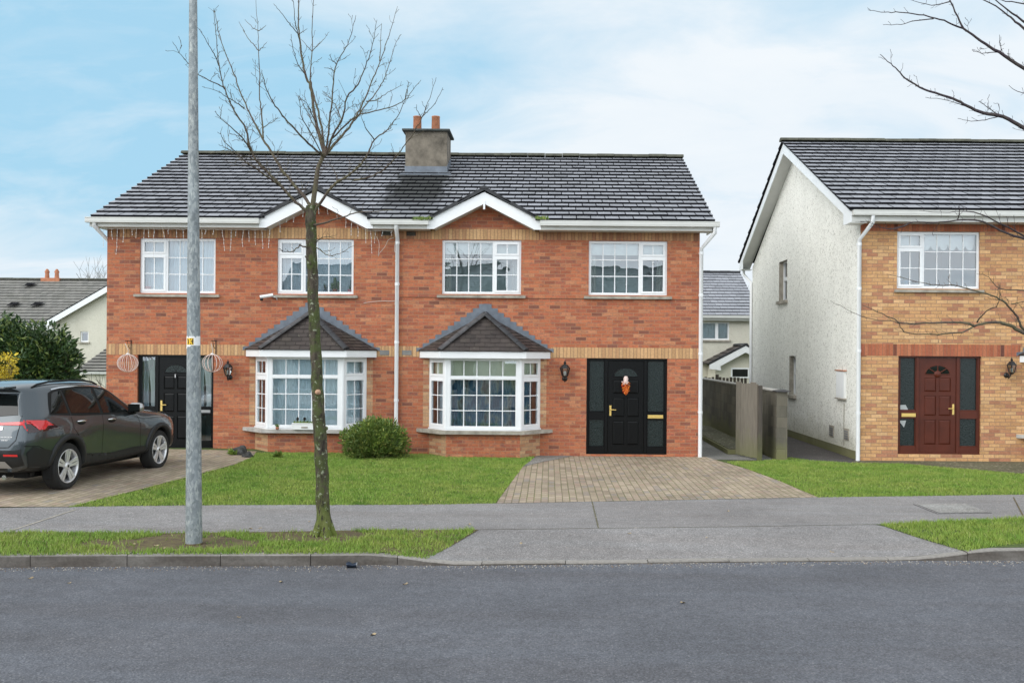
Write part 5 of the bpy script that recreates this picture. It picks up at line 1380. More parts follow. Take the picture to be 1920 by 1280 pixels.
# ------------------------------------------------------------------ lamp column
def lamp():
    p = G(363.5, 1020); root = empty('street_lamp', p, 'galvanised steel lamp column with a yellow number sticker on the grass verge', 'lamp column'); inv = invof(root)
    lean = Vector((P(362.2, 0, p.y).x-p.x, 0, P(362.2, 0, p.y).z-p.z)); zt = lean.z; lean /= zt
    c = MB(); Ht = 8.0; pts = []; rr = []
    for i in range(17):
        z = Ht*i/16; pts.append(p+lean*z); rr.append(.089-.0077*z)
    pts.insert(0, p-Vector((0,0,.3))); rr.insert(0, .09)
    c.tube(pts, rr, M['galv'], 24); co = c.build('column', root, inv=inv)
    b = MB(); b.lathe([(.098, -.01), (.100, .012), (.092, .02)], M['earth'], 24, Matrix.Translation(p)); b.build('base_collar', root, inv=inv)
    a = MB(); t = p+lean*Ht; a.tube([t-Vector((0,0,.3)), t+Vector((0,-.1,.25)), t+Vector((0,-.6,.5)), t+Vector((0,-1.1,.55))], [.045,.04,.035,.03], M['galv'], 10)
    a.build('arm', root, inv=inv)
    a = MB(); a.prism([t+Vector((-.12,-1.0,.50)), t+Vector((.12,-1.0,.50)), t+Vector((.08,-1.6,.55)), t+Vector((-.08,-1.6,.55))], (0,0,.12), M['cladding']); a.build('lamp_head', root, inv=inv)
    # wrapped white band with a yellow plate reading 13
    zc = P(362, 640, p.y).z-p.z; q = p+lean*zc; r = .089-.0077*zc+.0015
    s = MB(); n = 20; v = []; f = []
    for i in range(n+1):
        an = math.pi+math.pi*i/n; skew = .018*math.sin(i*1.7)
        top = .052+(.006 if i % 7 else -.012); bot = -.058-(.022 if i < 6 else -.012*(i > 9))
        v += [(q.x+r*math.cos(an), q.y+r*math.sin(an), q.z+bot), (q.x+r*math.cos(an), q.y+r*math.sin(an), q.z+top)]
    for i in range(n): f.append((2*i, 2*i+2, 2*i+3, 2*i+1))
    s.add(v, f, M['white'], None, True); st = s.build('sticker', root, inv=inv)
    def onpole(u, w, k=.0015):   # u horizontal metres from centre, w vertical
        an = -math.pi/2+(u-.013)/r; return (q.x+(r+k)*math.cos(an), q.y+(r+k)*math.sin(an), q.z+w)
    s = MB(); n = 8
    v = []; f = []
    for i in range(n+1):
        u = -.043+.082*i/n; v += [onpole(u, -.037), onpole(u, .037)]
    for i in range(n): f.append((2*i, 2*i+2, 2*i+3, 2*i+1))
    s.add(v, f, M['yellow'], None, True); s.build('number_plate', st, inv=inv)
    s = MB(); d = .011
    def seg(u0, u1, w0, w1): s.poly([onpole(u0, w0, .003), onpole(u1, w0, .003), onpole(u1, w1, .003), onpole(u0, w1, .003)], M['black'])
    seg(-.034, -.018, .017, .028); seg(-.026, -.014, -.03, .0168)          # 1
    seg(.004, .036, .019, .03); seg(.025, .036, -.0195, .0188); seg(.008, .0248, -.005, .006); seg(.004, .036, -.031, -.020)    # 3
    s.build('number', st, inv=inv)
lamp()

# ------------------------------------------------------------------ trees
def smooth_path(pts, sub=4):
    pts = [Vector(p) for p in pts]; out = []
    n = len(pts)
    for i in range(n-1):
        p0, p1, p2, p3 = pts[max(i-1, 0)], pts[i], pts[i+1], pts[min(i+2, n-1)]
        for k in range(sub):
            t = k/sub; out.append(.5*((2*p1)+(p2-p0)*t+(2*p0-5*p1+4*p2-p3)*t*t+(3*p1-p0-3*p2+p3)*t**3))
    out.append(pts[-1]); return out
def limb(mb, pix, Y0, dY, r0, r1, mat, conv, R, twigs=1.0, tl=.35, sides=6, wob=.0035):
    """pix traced points; the limb swings dY metres in depth towards its tip"""
    n = len(pix); pts = []
    L = [0]
    for a, b in zip(pix, pix[1:]): L.append(L[-1]+math.hypot(a[0]-b[0], a[1]-b[1]))
    for (x, y), l in zip(pix, L):
        t = l/L[-1]; px, py = conv(x, y); pts.append(P(px, py, Y0+dY*t**.8))
    pts = smooth_path(pts, 4)
    pts = [p+Vector((R.gauss(0, wob), R.gauss(0, wob), R.gauss(0, wob)))*(1 if 0 < i < len(pts)-1 else 0) for i, p in enumerate(pts)]
    m = len(pts); r1 = r1*.72; rr = [r0+(r1-r0)*(i/(m-1))**.7 for i in range(m)]
    mb.tube(pts, rr, mat, sides)
    # opposite twigs with bud tips
    tot = sum((b-a).length for a, b in zip(pts, pts[1:])); acc = 0; nxt = .12
    for i in range(1, m-1):
        acc += (pts[i]-pts[i-1]).length
        if acc > nxt:
            nxt = acc+R.uniform(.055, .15)/max(.01, twigs)
            d = (pts[min(i+1, m-1)]-pts[i-1]).normalized(); s = d.orthogonal().normalized(); ang = R.uniform(0, 6.28)
            s = Matrix.Rotation(ang, 3, d) @ s
            for sg in (-1, 1):
                if R.random() < .25: continue
                l = tl*R.uniform(.15, 1.0)*(1.15-.75*(i/m)); e = (d*R.uniform(.4, 1.0)+s*sg*.8+Vector((0,0,.35))).normalized()
                q = [pts[i]]; cur = pts[i]; k = R.randint(2, 4)
                for w in range(k):
                    e2 = (e+Vector((R.gauss(0,.22), R.gauss(0,.22), R.gauss(.08,.18)))).normalized(); cur = cur+e2*l/k; q.append(cur)
                    if l > .12 and R.random() < .75:
                        e3 = (e2+Vector((R.gauss(0,.7), R.gauss(0,.7), R.gauss(.1,.5)))).normalized()
                        mb.tube([cur, cur+e3*l*.22, cur+e3*l*.35+Vector((0,0,.01))], [.0028, .0022, .0030], mat, 4)
                mb.tube(q, [max(.0024, min(rr[i]*.5, .0040))]+[.0021]*(len(q)-2)+[.0022], mat, 4)
M['knot'] = plain('cut_wood', (.50,.30,.19), .9, var=.2, vscl=30)
def tree_main():
    base = G(607, 1004); Y0 = base.y; R = random.Random(21)
    root = empty('street_tree', base, 'bare young street tree with mossy trunk on the verge in front of the brick pair', 'tree'); inv = invof(root)
    t = MB(); c1 = lambda x, y: (300+x/3.048, y/3.048); idc = lambda x, y: (x, y)
    tr = [(609, 1012), (608, 1000), (606, 960), (604, 900), (602, 850), (599, 800), (596, 750), (594, 700), (591, 640), (588, 580), (586, 520), (584, 460), (583, 420), (583, 385)]
    wd = [34, 29, 25.5, 24, 24, 24, 22, 21, 20.5, 20.5, 20, 19.5, 20, 19]
    pts = []; rr = []
    sp = smooth_path([P(x, y, Y0) for x, y in tr], 5)
    n = len(sp)
    for i, p in enumerate(sp):
        k = i/(n-1)*(len(wd)-1); a = int(min(k, len(wd)-2)); w = wd[a]+(wd[a+1]-wd[a])*(k-a)
        pts.append(p+Vector((math.sin(i*.9)*.004, math.sin(i*1.3)*.006, 0))); rr.append(w/2/F*Y0*(1+.04*math.sin(i*1.7)))
    t.tube(pts, rr, M['bark'], 18)
    # root flare
    for a in (0.3, 1.6, 2.9, 4.0, 5.2):
        d = Vector((math.cos(a), math.sin(a), 0)); t.tube([base+d*.03+Vector((0,0,.22)), base+d*.09+Vector((0,0,.06)), base+d*.15-Vector((0,0,.05))], [.05,.045,.03], M['bark'], 8)
    to = t.build('trunk', root, inv=inv)
    k = MB(); kp = P(595, 735, Y0-.085); k.lathe([(0, .02), (.024, .018), (.028, 0), (.035, -.03)], M['knot'], 10, Matrix.Translation(kp) @ Matrix.Rotation(math.radians(90), 4, 'X')); k.build('pruned_knot', to, inv=inv)
    k = MB(); kp = P(611, 803, Y0+.0); k.lathe([(0, .03), (.02, .02), (.028, -.04)], M['bark'], 8, Matrix.Translation(kp) @ Matrix.Rotation(math.radians(60), 4, 'Y')); k.build('branch_stub', to, inv=inv)
    c = MB(); px2r = lambda w: w/2/F*Y0*.82
    B = M['twig']
    def L(p, d, w0, w1=2.2, tw=1.25, tl=.25, conv=c1): limb(c, p, Y0, d, px2r(w0), px2r(w1), B, conv, R, tw, tl)
    L([(862,1230),(830,1200),(760,1140),(660,1030),(560,930),(520,850),(490,740),(440,660),(395,575),(370,510),(345,420),(335,340),(318,190),(308,50)], -.5, 9, 1.4)
    L([(370,510),(345,490),(290,465),(215,425),(160,360),(110,300),(72,240)], -.9, 3.4, 1.2, .6)
    L([(340,380),(320,330),(295,285),(260,225),(228,165)], -.6, 3, 1.2, .6)
    L([(868,1190),(790,1080),(710,990),(650,890),(585,790),(540,700),(500,620),(450,500),(410,390),(350,240),(325,140),(312,60)], .6, 9, 1.4)
    L([(590,790),(582,650),(570,570),(570,400),(565,290),(560,180),(548,0)], .4, 4.5, 1.3, .4)
    L([(565,290),(530,250),(500,215),(470,160),(452,125)], .4, 2.6, 1.1, .3, .1); L([(565,290),(590,265),(612,240)], .4, 2, 1.1, .1, .1)
    L([(562,178),(530,158),(485,112)], .4, 2, 1.1, .2, .1); L([(562,178),(590,160),(606,145)], .4, 2, 1.1, .1, .1)
    L([(590,730),(640,700),(675,670)], .3, 2.4, 1.3, 1.5, .15)
    L([(868,1200),(890,1040),(905,960),(935,880),(920,800),(890,700),(875,600),(860,500),(830,420),(808,300),(795,200),(790,90),(790,-40),(786,-160)], .1, 14, 2.2, .8)
    L([(795,200),(760,160),(720,110),(680,60),(648,22)], -.3, 2.6, 1.1, .3, .12); L([(797,195),(820,180),(842,165)], -.2, 2, 1.1, .1, .1)
    L([(800,250),(775,150),(768,80),(760,0),(756,-60)], -.4, 2.4, 1.2, .4, .12)
    L([(835,430),(795,380),(770,310),(752,240),(750,195)], -.4, 2.6, 1.1, .7, .15)
    L([(945,880),(925,760),(905,640),(880,550),(862,480),(860,400),(868,290),(870,150),(876,0),(880,-120)], .7, 6.5, 1.6, .5)
    L([(868,295),(900,262),(930,230),(967,183)], .5, 2.4, 1.1, .2, .1); L([(868,295),(835,262),(805,225)], .5, 2.2, 1.1, .2, .1)
    L([(930,890),(850,820),(770,740),(700,660),(650,590),(610,510),(590,440),(580,400)], -.9, 5.5, 1.4)
    L([(945,880),(960,790),(970,680),(985,560),(990,470),(1005,370),(1040,310),(1080,240),(1105,150),(1120,88)], -.4, 6, 1.2)
    L([(1005,365),(985,345),(968,315)], -.3, 2.4, 1.3, 1, .1); L([(1000,410),(970,395),(938,388)], -.3, 2, 1.2, .6, .1)
    L([(945,890),(990,770),(1040,680),(1070,560),(1130,480),(1165,400),(1200,310),(1225,200),(1240,115)], -.9, 6, 1.2)
    L([(940,890),(1010,810),(1070,740),(1110,680),(1150,610),(1190,520),(1230,420),(1260,350),(1300,230),(1330,130),(1357,38)], .8, 7.5, 1.3)
    L([(1110,690),(1180,600),(1240,520),(1280,450),(1310,370),(1350,240),(1375,200)], 1.0, 4, 1.2); L([(1255,350),(1262,240),(1266,135)], .8, 2.4, 1.1, .5, .12)
    L([(985,790),(1090,690),(1150,655),(1230,635),(1330,610),(1400,570),(1450,510),(1492,458)], -.7, 4.5, 1.2)
    L([(1400,570),(1410,520),(1421,468)], -.6, 2, 1.1, .4, .1); L([(1180,580),(1250,570),(1300,530),(1390,485)], .6, 3, 1.1, 1.2, .18)
    L([(880,1215),(930,1140),(1000,1050),(1080,1000),(1150,940),(1190,870),(1225,800),(1290,750),(1340,690),(1390,600),(1420,480)], -.6, 8, 1.3)
    L([(1225,800),(1180,740),(1160,690),(1150,660)], -.4, 3, 1.1, 1, .15)
    L([(1110,1030),(1200,1010),(1280,970),(1350,890),(1400,830),(1460,740),(1500,670),(1540,560),(1578,443)], -1.0, 4.5, 1.1, .7)
    L([(1500,668),(1540,630),(1580,580),(1616,502)], -1, 2.2, 1.1, .3, .12); L([(1495,675),(1475,640),(1466,598)], -1, 2, 1.1, .2, .1)
    L([(870,1290),(930,1275),(1050,1240),(1120,1215),(1250,1205),(1330,1203)], -.8, 6, 1.4, .8, .22)
    L([(700,1070),(600,1000),(500,930),(430,870),(370,810),(345,760)], -1.1, 5, 1.2, 1.4, .3)
    L([(540,900),(480,800),(420,740),(350,680),(313,638)], -1.0, 4, 1.2, 1.5, .25)
    L([(600,960),(520,900),(440,880),(390,850),(335,825)], -.9, 3, 1.1, 1.4, .25)
    L([(480,620),(440,590),(390,560),(330,525),(240,495)], -.8, 3, 1.1, 1.4, .2)
    L([(940,900),(900,760),(850,660),(820,600),(795,548)], .6, 3.5, 1.3, 2, .22); L([(890,700),(860,640),(840,590),(800,560)], -.4, 3, 1.2, 2, .2)
    L([(940,900),(820,690),(800,600),(795,550)], -.6, 3, 1.2, 1, .2)
    L([(1040,690),(1000,600),(960,545),(935,530)], .5, 3, 1.2, 2, .2); L([(1010,1050),(1000,980),(960,930)], .3, 3, 1.3, 1, .15)
    idl = lambda p, d, w0, w1=1.4, tw=1., tl=.15: L(p, d, w0, w1, tw, tl, idc)
    idl([(583,464),(573,463),(562,461),(548,471),(535,472),(522,466)], -.25, 5, 1.5, 1.2); idl([(588,505),(580,490),(572,480)], -.15, 6, 4, .1)
    idl([(590,462),(605,472),(616,479),(632,477),(650,468),(668,458)], -.4, 3, 1.1, .8); idl([(590,455),(603,446),(618,444),(628,448)], -.3, 3, 1.2, 2)
    c.build('crown', root, inv=inv)
tree_main()
def tree_right():
    Y0 = 11.2; R = random.Random(31); base = G(2230, 1000)
    root = empty('street_tree', base, 'bare tree with only its overhanging branches reaching in before the buff brick house', 'tree'); inv = invof(root)
    Y0 = base.y; t = MB(); px2r = lambda w: w/2/F*Y0
    sp = smooth_path([P(2230, 1004, Y0), P(2228, 850, Y0), P(2225, 650, Y0), P(2222, 450, Y0), P(2215, 250, Y0)], 5)
    t.tube(sp, [px2r(34)-(px2r(34)-px2r(20))*i/(len(sp)-1) for i in range(len(sp))], M['bark'], 14); t.build('trunk', root, inv=inv)
    c = MB(); px2r = lambda w: w/2/F*Y0*.8; c7 = lambda x, y: (1300+x/2.666, y/2.666); c6 = lambda x, y: (1300+x/2.782, 480+y/2.782)
    def L(p, d, w0, w1=1.4, tw=1.0, tl=.25, conv=c7): limb(c, p, Y0, d, px2r(w0), px2r(w1), M['twig_dark'] if conv is c7 else M['twig'], conv, R, tw, tl)
    L([(2460,900),(2200,700),(1900,500),(1653,345),(1530,265),(1440,205),(1355,145),(1310,60),(1265,-30)], -.6, 13, 3.4, .7)
    L([(1360,150),(1290,120),(1210,90),(1100,70),(1010,62),(940,62),(873,50)], -.5, 5, 1.3, .6, .14); L([(1200,95),(1110,105),(1040,122),(948,125)], -.5, 3, 1.2, .6, .12)
    L([(1280,10),(1190,25),(1080,-2)], -.5, 3, 1.2, .6, .12)
    L([(2450,1150),(2000,880),(1800,730),(1653,640),(1550,585),(1450,565),(1370,530),(1300,495),(1210,465),(1130,435),(1060,390),(1010,340),(970,305),(933,273)], -.9, 13, 1.6, 1.0, .26)
    L([(1540,580),(1460,600),(1390,605),(1322,593)], -.9, 2.6, 1.2, .6, .12); L([(1360,530),(1280,505),(1160,487)], -.9, 2.4, 1.2, .6, .12); L([(1520,570),(1460,530),(1425,508)], -.8, 2.4, 1.2, .6, .12)
    L([(1540,270),(1535,220),(1530,175)], -.4, 2.4, 1.2, 1, .12); L([(1520,262),(1440,268),(1395,250)], -.5, 2.4, 1.2, 1, .12)
    L([(2300,650),(1900,350),(1653,145),(1600,100),(1540,50),(1430,-10)], -.3, 9, 3, .6, .15); L([(1660,115),(1570,50),(1500,-10)], -.2, 6, 3, .4, .12)
    L([(2300,700),(1900,500),(1653,468),(1577,427)], -.6, 4, 1.1, .6, .12); L([(1700,30),(1590,10),(1500,-5)], -.2, 4, 2, .6, .12)
    L([(2550,800),(2200,560),(1900,440),(1725,400),(1650,360),(1550,345),(1470,360),(1400,345),(1200,350),(1090,350),(1050,330),(960,290),(880,255)], -1.0, 13, 1.2, .9, .18, c6)
    L([(1470,365),(1400,395),(1300,405),(1240,410),(1100,395),(1060,345),(930,330),(825,290),(715,232)], -1.2, 4.5, 1.0, .8, .15, c6)
    L([(1860,470),(1725,385),(1690,320),(1640,260),(1580,215),(1480,185),(1380,155),(1260,150),(1170,135),(1008,94)], -.9, 7.5, 1.1, 1.0, .2, c6)
    L([(1480,345),(1530,285),(1590,250),(1600,140)], -.8, 4, 1.4, .8, .14, c6); L([(1900,200),(1725,180),(1600,170),(1540,110),(1500,95)], -.5, 4, 1.2, .9, .16, c6); L([(1660,250),(1725,238),(1800,230)], -.5, 3, 2, .6, .14, c6)
    L([(2200,1450),(1800,1230),(1653,1190),(1560,1165),(1450,1110),(1350,1100),(1200,1112),(1100,1110),(1000,1140),(880,1130)], -.8, 8, 1.2, 1.0, .22)
    L([(1653,1180),(1540,1120),(1400,1060),(1280,1060),(1130,1055)], -.9, 5, 1.2, .9, .2); L([(1320,1100),(1330,1060),(1326,1030)], -.8, 3, 1.6, .8, .12)
    L([(1100,1110),(1000,1145),(920,1130),(860,1100)], -.9, 3, 1.1, .7, .15)
    c.build('crown', root, inv=inv)
tree_right()
def far_tree(px, py, Y, n, hpx, lab):
    base = G(px, 700); base = Vector((FX(px, 600, Y), Y, 0)); root = empty('bare_tree', base, lab, 'tree'); inv = invof(root); R = random.Random(n)
    t = MB(); top = P(px, py, Y).z; t.tube([base, base+Vector((0,0,top*.55))], [.2, .12], M['twig_far'], 8); t.build('trunk', root, inv=inv)
    c = MB()
    for k in range(26):
        a = R.uniform(0, 6.28); z0 = top*R.uniform(.35, .55); p = base+Vector((0,0,z0)); q = [p]; e = Vector((math.cos(a)*R.uniform(.1,.35), math.sin(a)*.3, 1)).normalized(); l = (top-z0)*R.uniform(.6, 1)
        for w in range(5): e = (e+Vector((R.gauss(0,.12), R.gauss(0,.12), .08))).normalized(); q.append(q[-1]+e*l/5)
        c.tube(q, [.05,.04,.03,.02,.015,.012], M['twig_far'], 4)
        for w in range(2, 6):
            for s in (-1, 1):
                e2 = (e+Vector((s*R.uniform(.3,.9), R.gauss(0,.5), .3))).normalized(); c.tube([q[w], q[w]+e2*l*.18], [.014, .010], M['twig_far'], 4)
    c.build('crown', root, inv=inv)
far_tree(184, 492, 75, 5, 60, 'faint bare tree on the skyline above the long weathered grey roof')
far_tree(1399, 545, 62, 9, 50, 'faint bare tree behind the cream house in the gap beside the pebble-dashed gable')
# bushes made of many leaves
from mathutils.noise import noise as mnoise
def bush(name, label, clumps, n, ls, mat, stems, seed, asp=.45, extra=None, spiky=0.0):
    base = Vector((clumps[0][0], clumps[0][1], gz(clumps[0][0]))); root = empty(name, base, label, 'shrub'); inv = invof(root); R = random.Random(seed)
    m = MB(); tot = sum(c[3]*c[4]*c[5] for c in clumps)
    for (cx, cy, cz, rx, ry, rz) in clumps:
        k = int(n*rx*ry*rz/tot)
        for _ in range(k):
            while True:
                u = Vector((R.uniform(-1,1), R.uniform(-1,1), R.uniform(-1,1)))
                if u.length <= 1: break
            u = u.normalized()*(u.length**.35)*(1+.42*mnoise(u.normalized()*1.9+Vector((cx, cy, cz)))) if u.length > 0 else u
            p = Vector((cx+u.x*rx, cy+u.y*ry, cz+u.z*rz))
            if p.z < gz(cx)+.01: continue
            out = Vector((u.x, u.y, u.z*.6+.35+spiky)).normalized(); d = (out+Vector((R.gauss(0,.5), R.gauss(0,.5), R.gauss(0,.4)))).normalized()
            s = d.orthogonal().normalized(); s = Matrix.Rotation(R.uniform(0, 6.28), 3, d) @ s; l = ls*R.uniform(.6, 1.3); w = l*asp; nn = d.cross(s)*l*.12
            m.add([p, p+d*l*.5+s*w*.5+nn, p+d*l, p+d*l*.5-s*w*.5+nn], [(0,1,2,3)], mat)
    m.build('foliage', root, inv=inv)
    s = MB()
    for _ in range(stems):
        c = R.choice(clumps); s.tube([base+Vector((R.uniform(-.15,.15), R.uniform(-.1,.1), -.02)), Vector(c[:3])+Vector((R.uniform(-.5,.5)*c[3], R.uniform(-.5,.5)*c[4], R.uniform(-.3,.5)*c[5]))], [.02, .008], M['twig'], 5)
    s.build('stem', root, inv=inv); return root
def C(px, py, Y, rx, rz, ry=None): p = P(px, py, Y); return (p.x, p.y, p.z, rx, ry or rx, rz)
bush('shrub', 'rounded yellow-green shrub at the foot of the white downpipe', [C(702, 828, 18.9, .44, .38), C(676, 838, 18.8, .30, .26), C(728, 824, 19.0, .30, .36), C(700, 812, 19.0, .34, .28), C(748, 840, 19.1, .2, .25), C(655, 822, 19.0, .18, .18), C(712, 797, 18.9, .07, .16), C(690, 797, 18.9, .08, .13), C(733, 806, 18.9, .10, .14), C(748, 818, 19, .12, .16), C(664, 808, 18.9, .09, .13), C(650, 815, 18.9, .08, .1)], 9000, .085, M['shrub'], 30, 12, .28, spiky=.4)
bush('laurel_bush', 'large dark green evergreen bush behind the parked car', [C(50, 685, 20.5, .95, .60), C(128, 672, 20.4, .22, .2), C(118, 645, 20.4, .2, .22), C(60, 622, 20.6, .2, .22), C(15, 615, 20.8, .25, .2), C(38, 640, 20.4, .3, .3), C(92, 668, 20.6, .60, .50), C(20, 660, 20.8, .8, .6), C(108, 690, 20.4, .45, .55), C(85, 640, 20.6, .55, .35), C(30, 632, 21, .4, .28), C(-40, 660, 20.6, 1.0, .8), C(50, 735, 20.5, 1.0, .9), C(95, 730, 20.5, .6, .6), C(-60, 740, 20.5, 1.0, .9)], 26000, .13, M['laurel'], 40, 5, .38)
bush('yellow_shrub', 'small yellow shrub in front of the dark evergreen bush behind the car', [C(8, 690, 18.6, .22, .28), C(22, 670, 18.6, .10, .10), C(-12, 712, 18.6, .3, .3), C(6, 740, 18.6, .2, .4)], 1500, .07, M['yellow_leaf'], 14, 7, .5)
def bare_bush():
    Y = 20.9; base = Vector((FX(176, 800, Y), Y, .1)); root = empty('bare_shrub', base, 'leafless twiggy shrub between the evergreen bush and the brick corner', 'shrub'); inv = invof(root); R = random.Random(3); m = MB()
    for k in range(26):
        a = R.uniform(-.5, .5); q = [base]; e = Vector((a, R.uniform(-.3,.3), 1)).normalized()
        for w in range(6): e = (e+Vector((R.gauss(0,.15), R.gauss(0,.12), .02))).normalized(); q.append(q[-1]+e*R.uniform(.22,.31))
        m.tube(q, [.012,.01,.008,.006,.005,.004,.004], M['twig'], 4)
        for w in (3, 4, 5):
            e2 = (e+Vector((R.gauss(0,.7), R.gauss(0,.5), .2))).normalized(); m.tube([q[w], q[w]+e2*.22], [.005,.004], M['twig'], 4)
    m.build('twigs', root, inv=inv)
bare_bush()
# ------------------------------------------------------------------ car
def mesh_from(ob):
    dg = bpy.context.evaluated_depsgraph_get(); dg.update()
    return bpy.data.meshes.new_from_object(ob.evaluated_get(dg), depsgraph=dg)
def build_car():
    st = [  # per station: list of (x, y, z) lower centre -> roof centre
     [(-.80,0,.34),(-.80,.62,.34),(-.86,.78,.42),(-.95,.80,.60),(-.94,.83,.78),(-.90,.82,.95),(-.84,.76,1.10),(-.58,.535,1.46),(-.72,.47,1.525),(-.76,0,1.55)],
     [(-.62,0,.30),(-.62,.66,.30),(-.70,.86,.40),(-.76,.905,.60),(-.74,.925,.80),(-.70,.915,.96),(-.62,.865,1.11),(-.42,.635,1.46),(-.50,.545,1.555),(-.52,0,1.59)],
     [(-.40,0,.28),(-.40,.70,.28),(-.42,.88,.38),(-.45,.93,.60),(-.45,.945,.82),(-.45,.93,.98),(-.40,.875,1.11),(-.24,.675,1.47),(-.28,.59,1.58),(-.29,0,1.618)],
     [(0,0,.26),(0,.72,.26),(0,.88,.36),(0,.935,.60),(0,.95,.82),(0,.925,.97),(0,.88,1.10),(0,.705,1.48),(0,.62,1.60),(0,0,1.635)],
     [(.5,0,.25),(.5,.74,.25),(.5,.87,.33),(.5,.885,.50),(.5,.90,.78),(.5,.91,.95),(.5,.878,1.09),(.5,.715,1.49),(.5,.63,1.608),(.5,0,1.64)],
     [(1.0,0,.25),(1.0,.74,.25),(1.0,.865,.33),(1.0,.87,.48),(1.0,.885,.76),(1.0,.905,.94),(1.0,.875,1.08),(1.0,.715,1.485),(1.0,.625,1.59),(1.0,0,1.625)],
     [(1.35,0,.25),(1.35,.74,.25),(1.35,.865,.33),(1.35,.87,.48),(1.35,.89,.76),(1.35,.90,.94),(1.35,.87,1.07),(1.37,.71,1.45),(1.34,.61,1.55),(1.32,0,1.60)],
     [(1.70,0,.25),(1.70,.74,.25),(1.70,.87,.34),(1.70,.88,.50),(1.70,.90,.78),(1.70,.90,.93),(1.72,.865,1.06),(1.70,.735,1.265),(1.70,.65,1.34),(1.66,0,1.40)],
     [(2.05,0,.26),(2.05,.74,.26),(2.05,.89,.36),(2.05,.91,.56),(2.05,.92,.80),(2.05,.90,.94),(2.05,.845,1.045),(2.10,.79,1.085),(2.11,.69,1.11),(2.17,0,1.145)],
     [(2.60,0,.27),(2.60,.74,.27),(2.60,.89,.38),(2.60,.935,.58),(2.60,.94,.80),(2.60,.91,.93),(2.60,.84,1.01),(2.60,.74,1.04),(2.60,.60,1.06),(2.62,0,1.095)],
     [(3.15,0,.28),(3.15,.72,.28),(3.15,.86,.38),(3.15,.90,.56),(3.15,.90,.78),(3.15,.87,.90),(3.15,.80,.96),(3.15,.70,.99),(3.15,.56,1.01),(3.18,0,1.04)],
     [(3.45,0,.28),(3.43,.66,.28),(3.42,.78,.38),(3.43,.80,.56),(3.43,.80,.74),(3.41,.77,.84),(3.38,.70,.90),(3.36,.60,.93),(3.36,.5,.945),(3.42,0,.97)],
     [(3.60,0,.32),(3.56,.50,.32),(3.56,.60,.40),(3.60,.62,.56),(3.60,.62,.72),(3.55,.60,.80),(3.50,.54,.86),(3.48,.46,.88),(3.47,.4,.89),(3.56,0,.90)]]
    K = 10; N = 2*K-2; v = []; f = []
    for s in st:
        for k in range(K): v.append((s[k][0], -s[k][1], s[k][2]))
        for k in range(K-2, 0, -1): v.append((s[k][0], s[k][1], s[k][2]))
    for i in range(len(st)-1):
        for k in range(N): k2 = (k+1) % N; f.append((i*N+k, (i+1)*N+k, (i+1)*N+k2, i*N+k2))
    for i, rev in ((0, False), (len(st)-1, True)):
        b = i*N
        for k in range(K-1):
            r0, r1 = k, k+1; l0, l1 = (N-k) % N, (N-k-1) % N
            if k == 0: q = (b+r0, b+r1, b+l1)
            elif k == K-2: q = (b+r0, b+r1, b+l0)
            else: q = (b+r0, b+r1, b+l1, b+l0)
            f.append(tuple(q) if not rev else tuple(q[::-1]))
    me = bpy.data.meshes.new('body'); me.from_pydata(v, [], f); me.update()
    for m_ in (M['paint'], M['cladding'], M['seam']): me.materials.append(m_)
    ob = bpy.data.objects.new('body', me); COL.objects.link(ob)
    # creases along the shoulder and the tailgate edge
    bm = bmesh.new(); bm.from_mesh(me); bmesh.ops.recalc_face_normals(bm, faces=bm.faces)
    cl = bm.edges.layers.float.new('crease_edge')
    for e in bm.edges:
        a, b = e.verts[0].index, e.verts[1].index; ia, ib = a//N, b//N; ka, kb = a % N, b % N
        if ia == ib == 0: e[cl] = .75
        elif ia != ib and ka == kb and (ka in (6, N-6)): e[cl] = .55
        elif ia != ib and ka == kb and (ka in (2, N-2)): e[cl] = .5
        elif ia == ib == len(st)-1: e[cl] = .3
        elif ia != ib and ka == kb and (ka in (4, N-4)): e[cl] = .35
    bm.to_mesh(me); bm.free()
    md = ob.modifiers.new('s', 'SUBSURF'); md.levels = md.render_levels = 3
    m1 = mesh_from(ob); ob.modifiers.clear(); ob.data = m1
    bm = bmesh.new(); bm.from_mesh(m1); bvh = BVHTree.FromBMesh(bm); bm.free()
    def hit(x, z, side=-1):
        h = bvh.ray_cast(Vector((x, side*3, z)), Vector((0, -side, 0)))
        return h[0].y if h[0] else side*.90
    def hitr(y, z):
        h = bvh.ray_cast(Vector((-3, y, z)), Vector((1, 0, 0))); return h[0].x if h[0] else -.9
    # wheel arches
    cut = MB()
    for hx in (0.0, 2.69):
        for sg in (-1, 1):
            pts = []
            for i in range(28):
                a = 2*math.pi*i/28; r = .405; pts.append((hx+r*math.cos(a), sg*.56, .355+r*math.sin(a)*(1.0)))
            cut.prism(pts, (0, sg*.6, 0), M['seam'])
    co = cut.build('cut'); bm = bmesh.new(); bm.from_mesh(co.data); bmesh.ops.recalc_face_normals(bm, faces=bm.faces); bm.to_mesh(co.data); bm.free()
    bo = ob.modifiers.new('b', 'BOOLEAN'); bo.operation = 'DIFFERENCE'; bo.solver = 'EXACT'; bo.object = co
    m2 = mesh_from(ob); ob.modifiers.clear(); ob.data = m2; bpy.data.objects.remove(co)
    ns = [0]*len(m2.polygons)
    for p in m2.polygons:
        c = p.center; k = 0
        dw = min(math.hypot(c.x-h, c.z-.355) for h in (0, 2.69))
        if dw < .4056 and abs(c.y) < .93: k = 2
        elif c.z < .34: k = 1
        ns[p.index] = k; p.use_smooth = (k != 2)
    while len(m2.materials) < 3: m2.materials.append(M['seam'])
    m2.materials[0], m2.materials[1], m2.materials[2] = M['paint'], M['cladding'], M['seam']
    m2.polygons.foreach_set('material_index', ns)
    hd = math.radians(90-5.2+0.0)
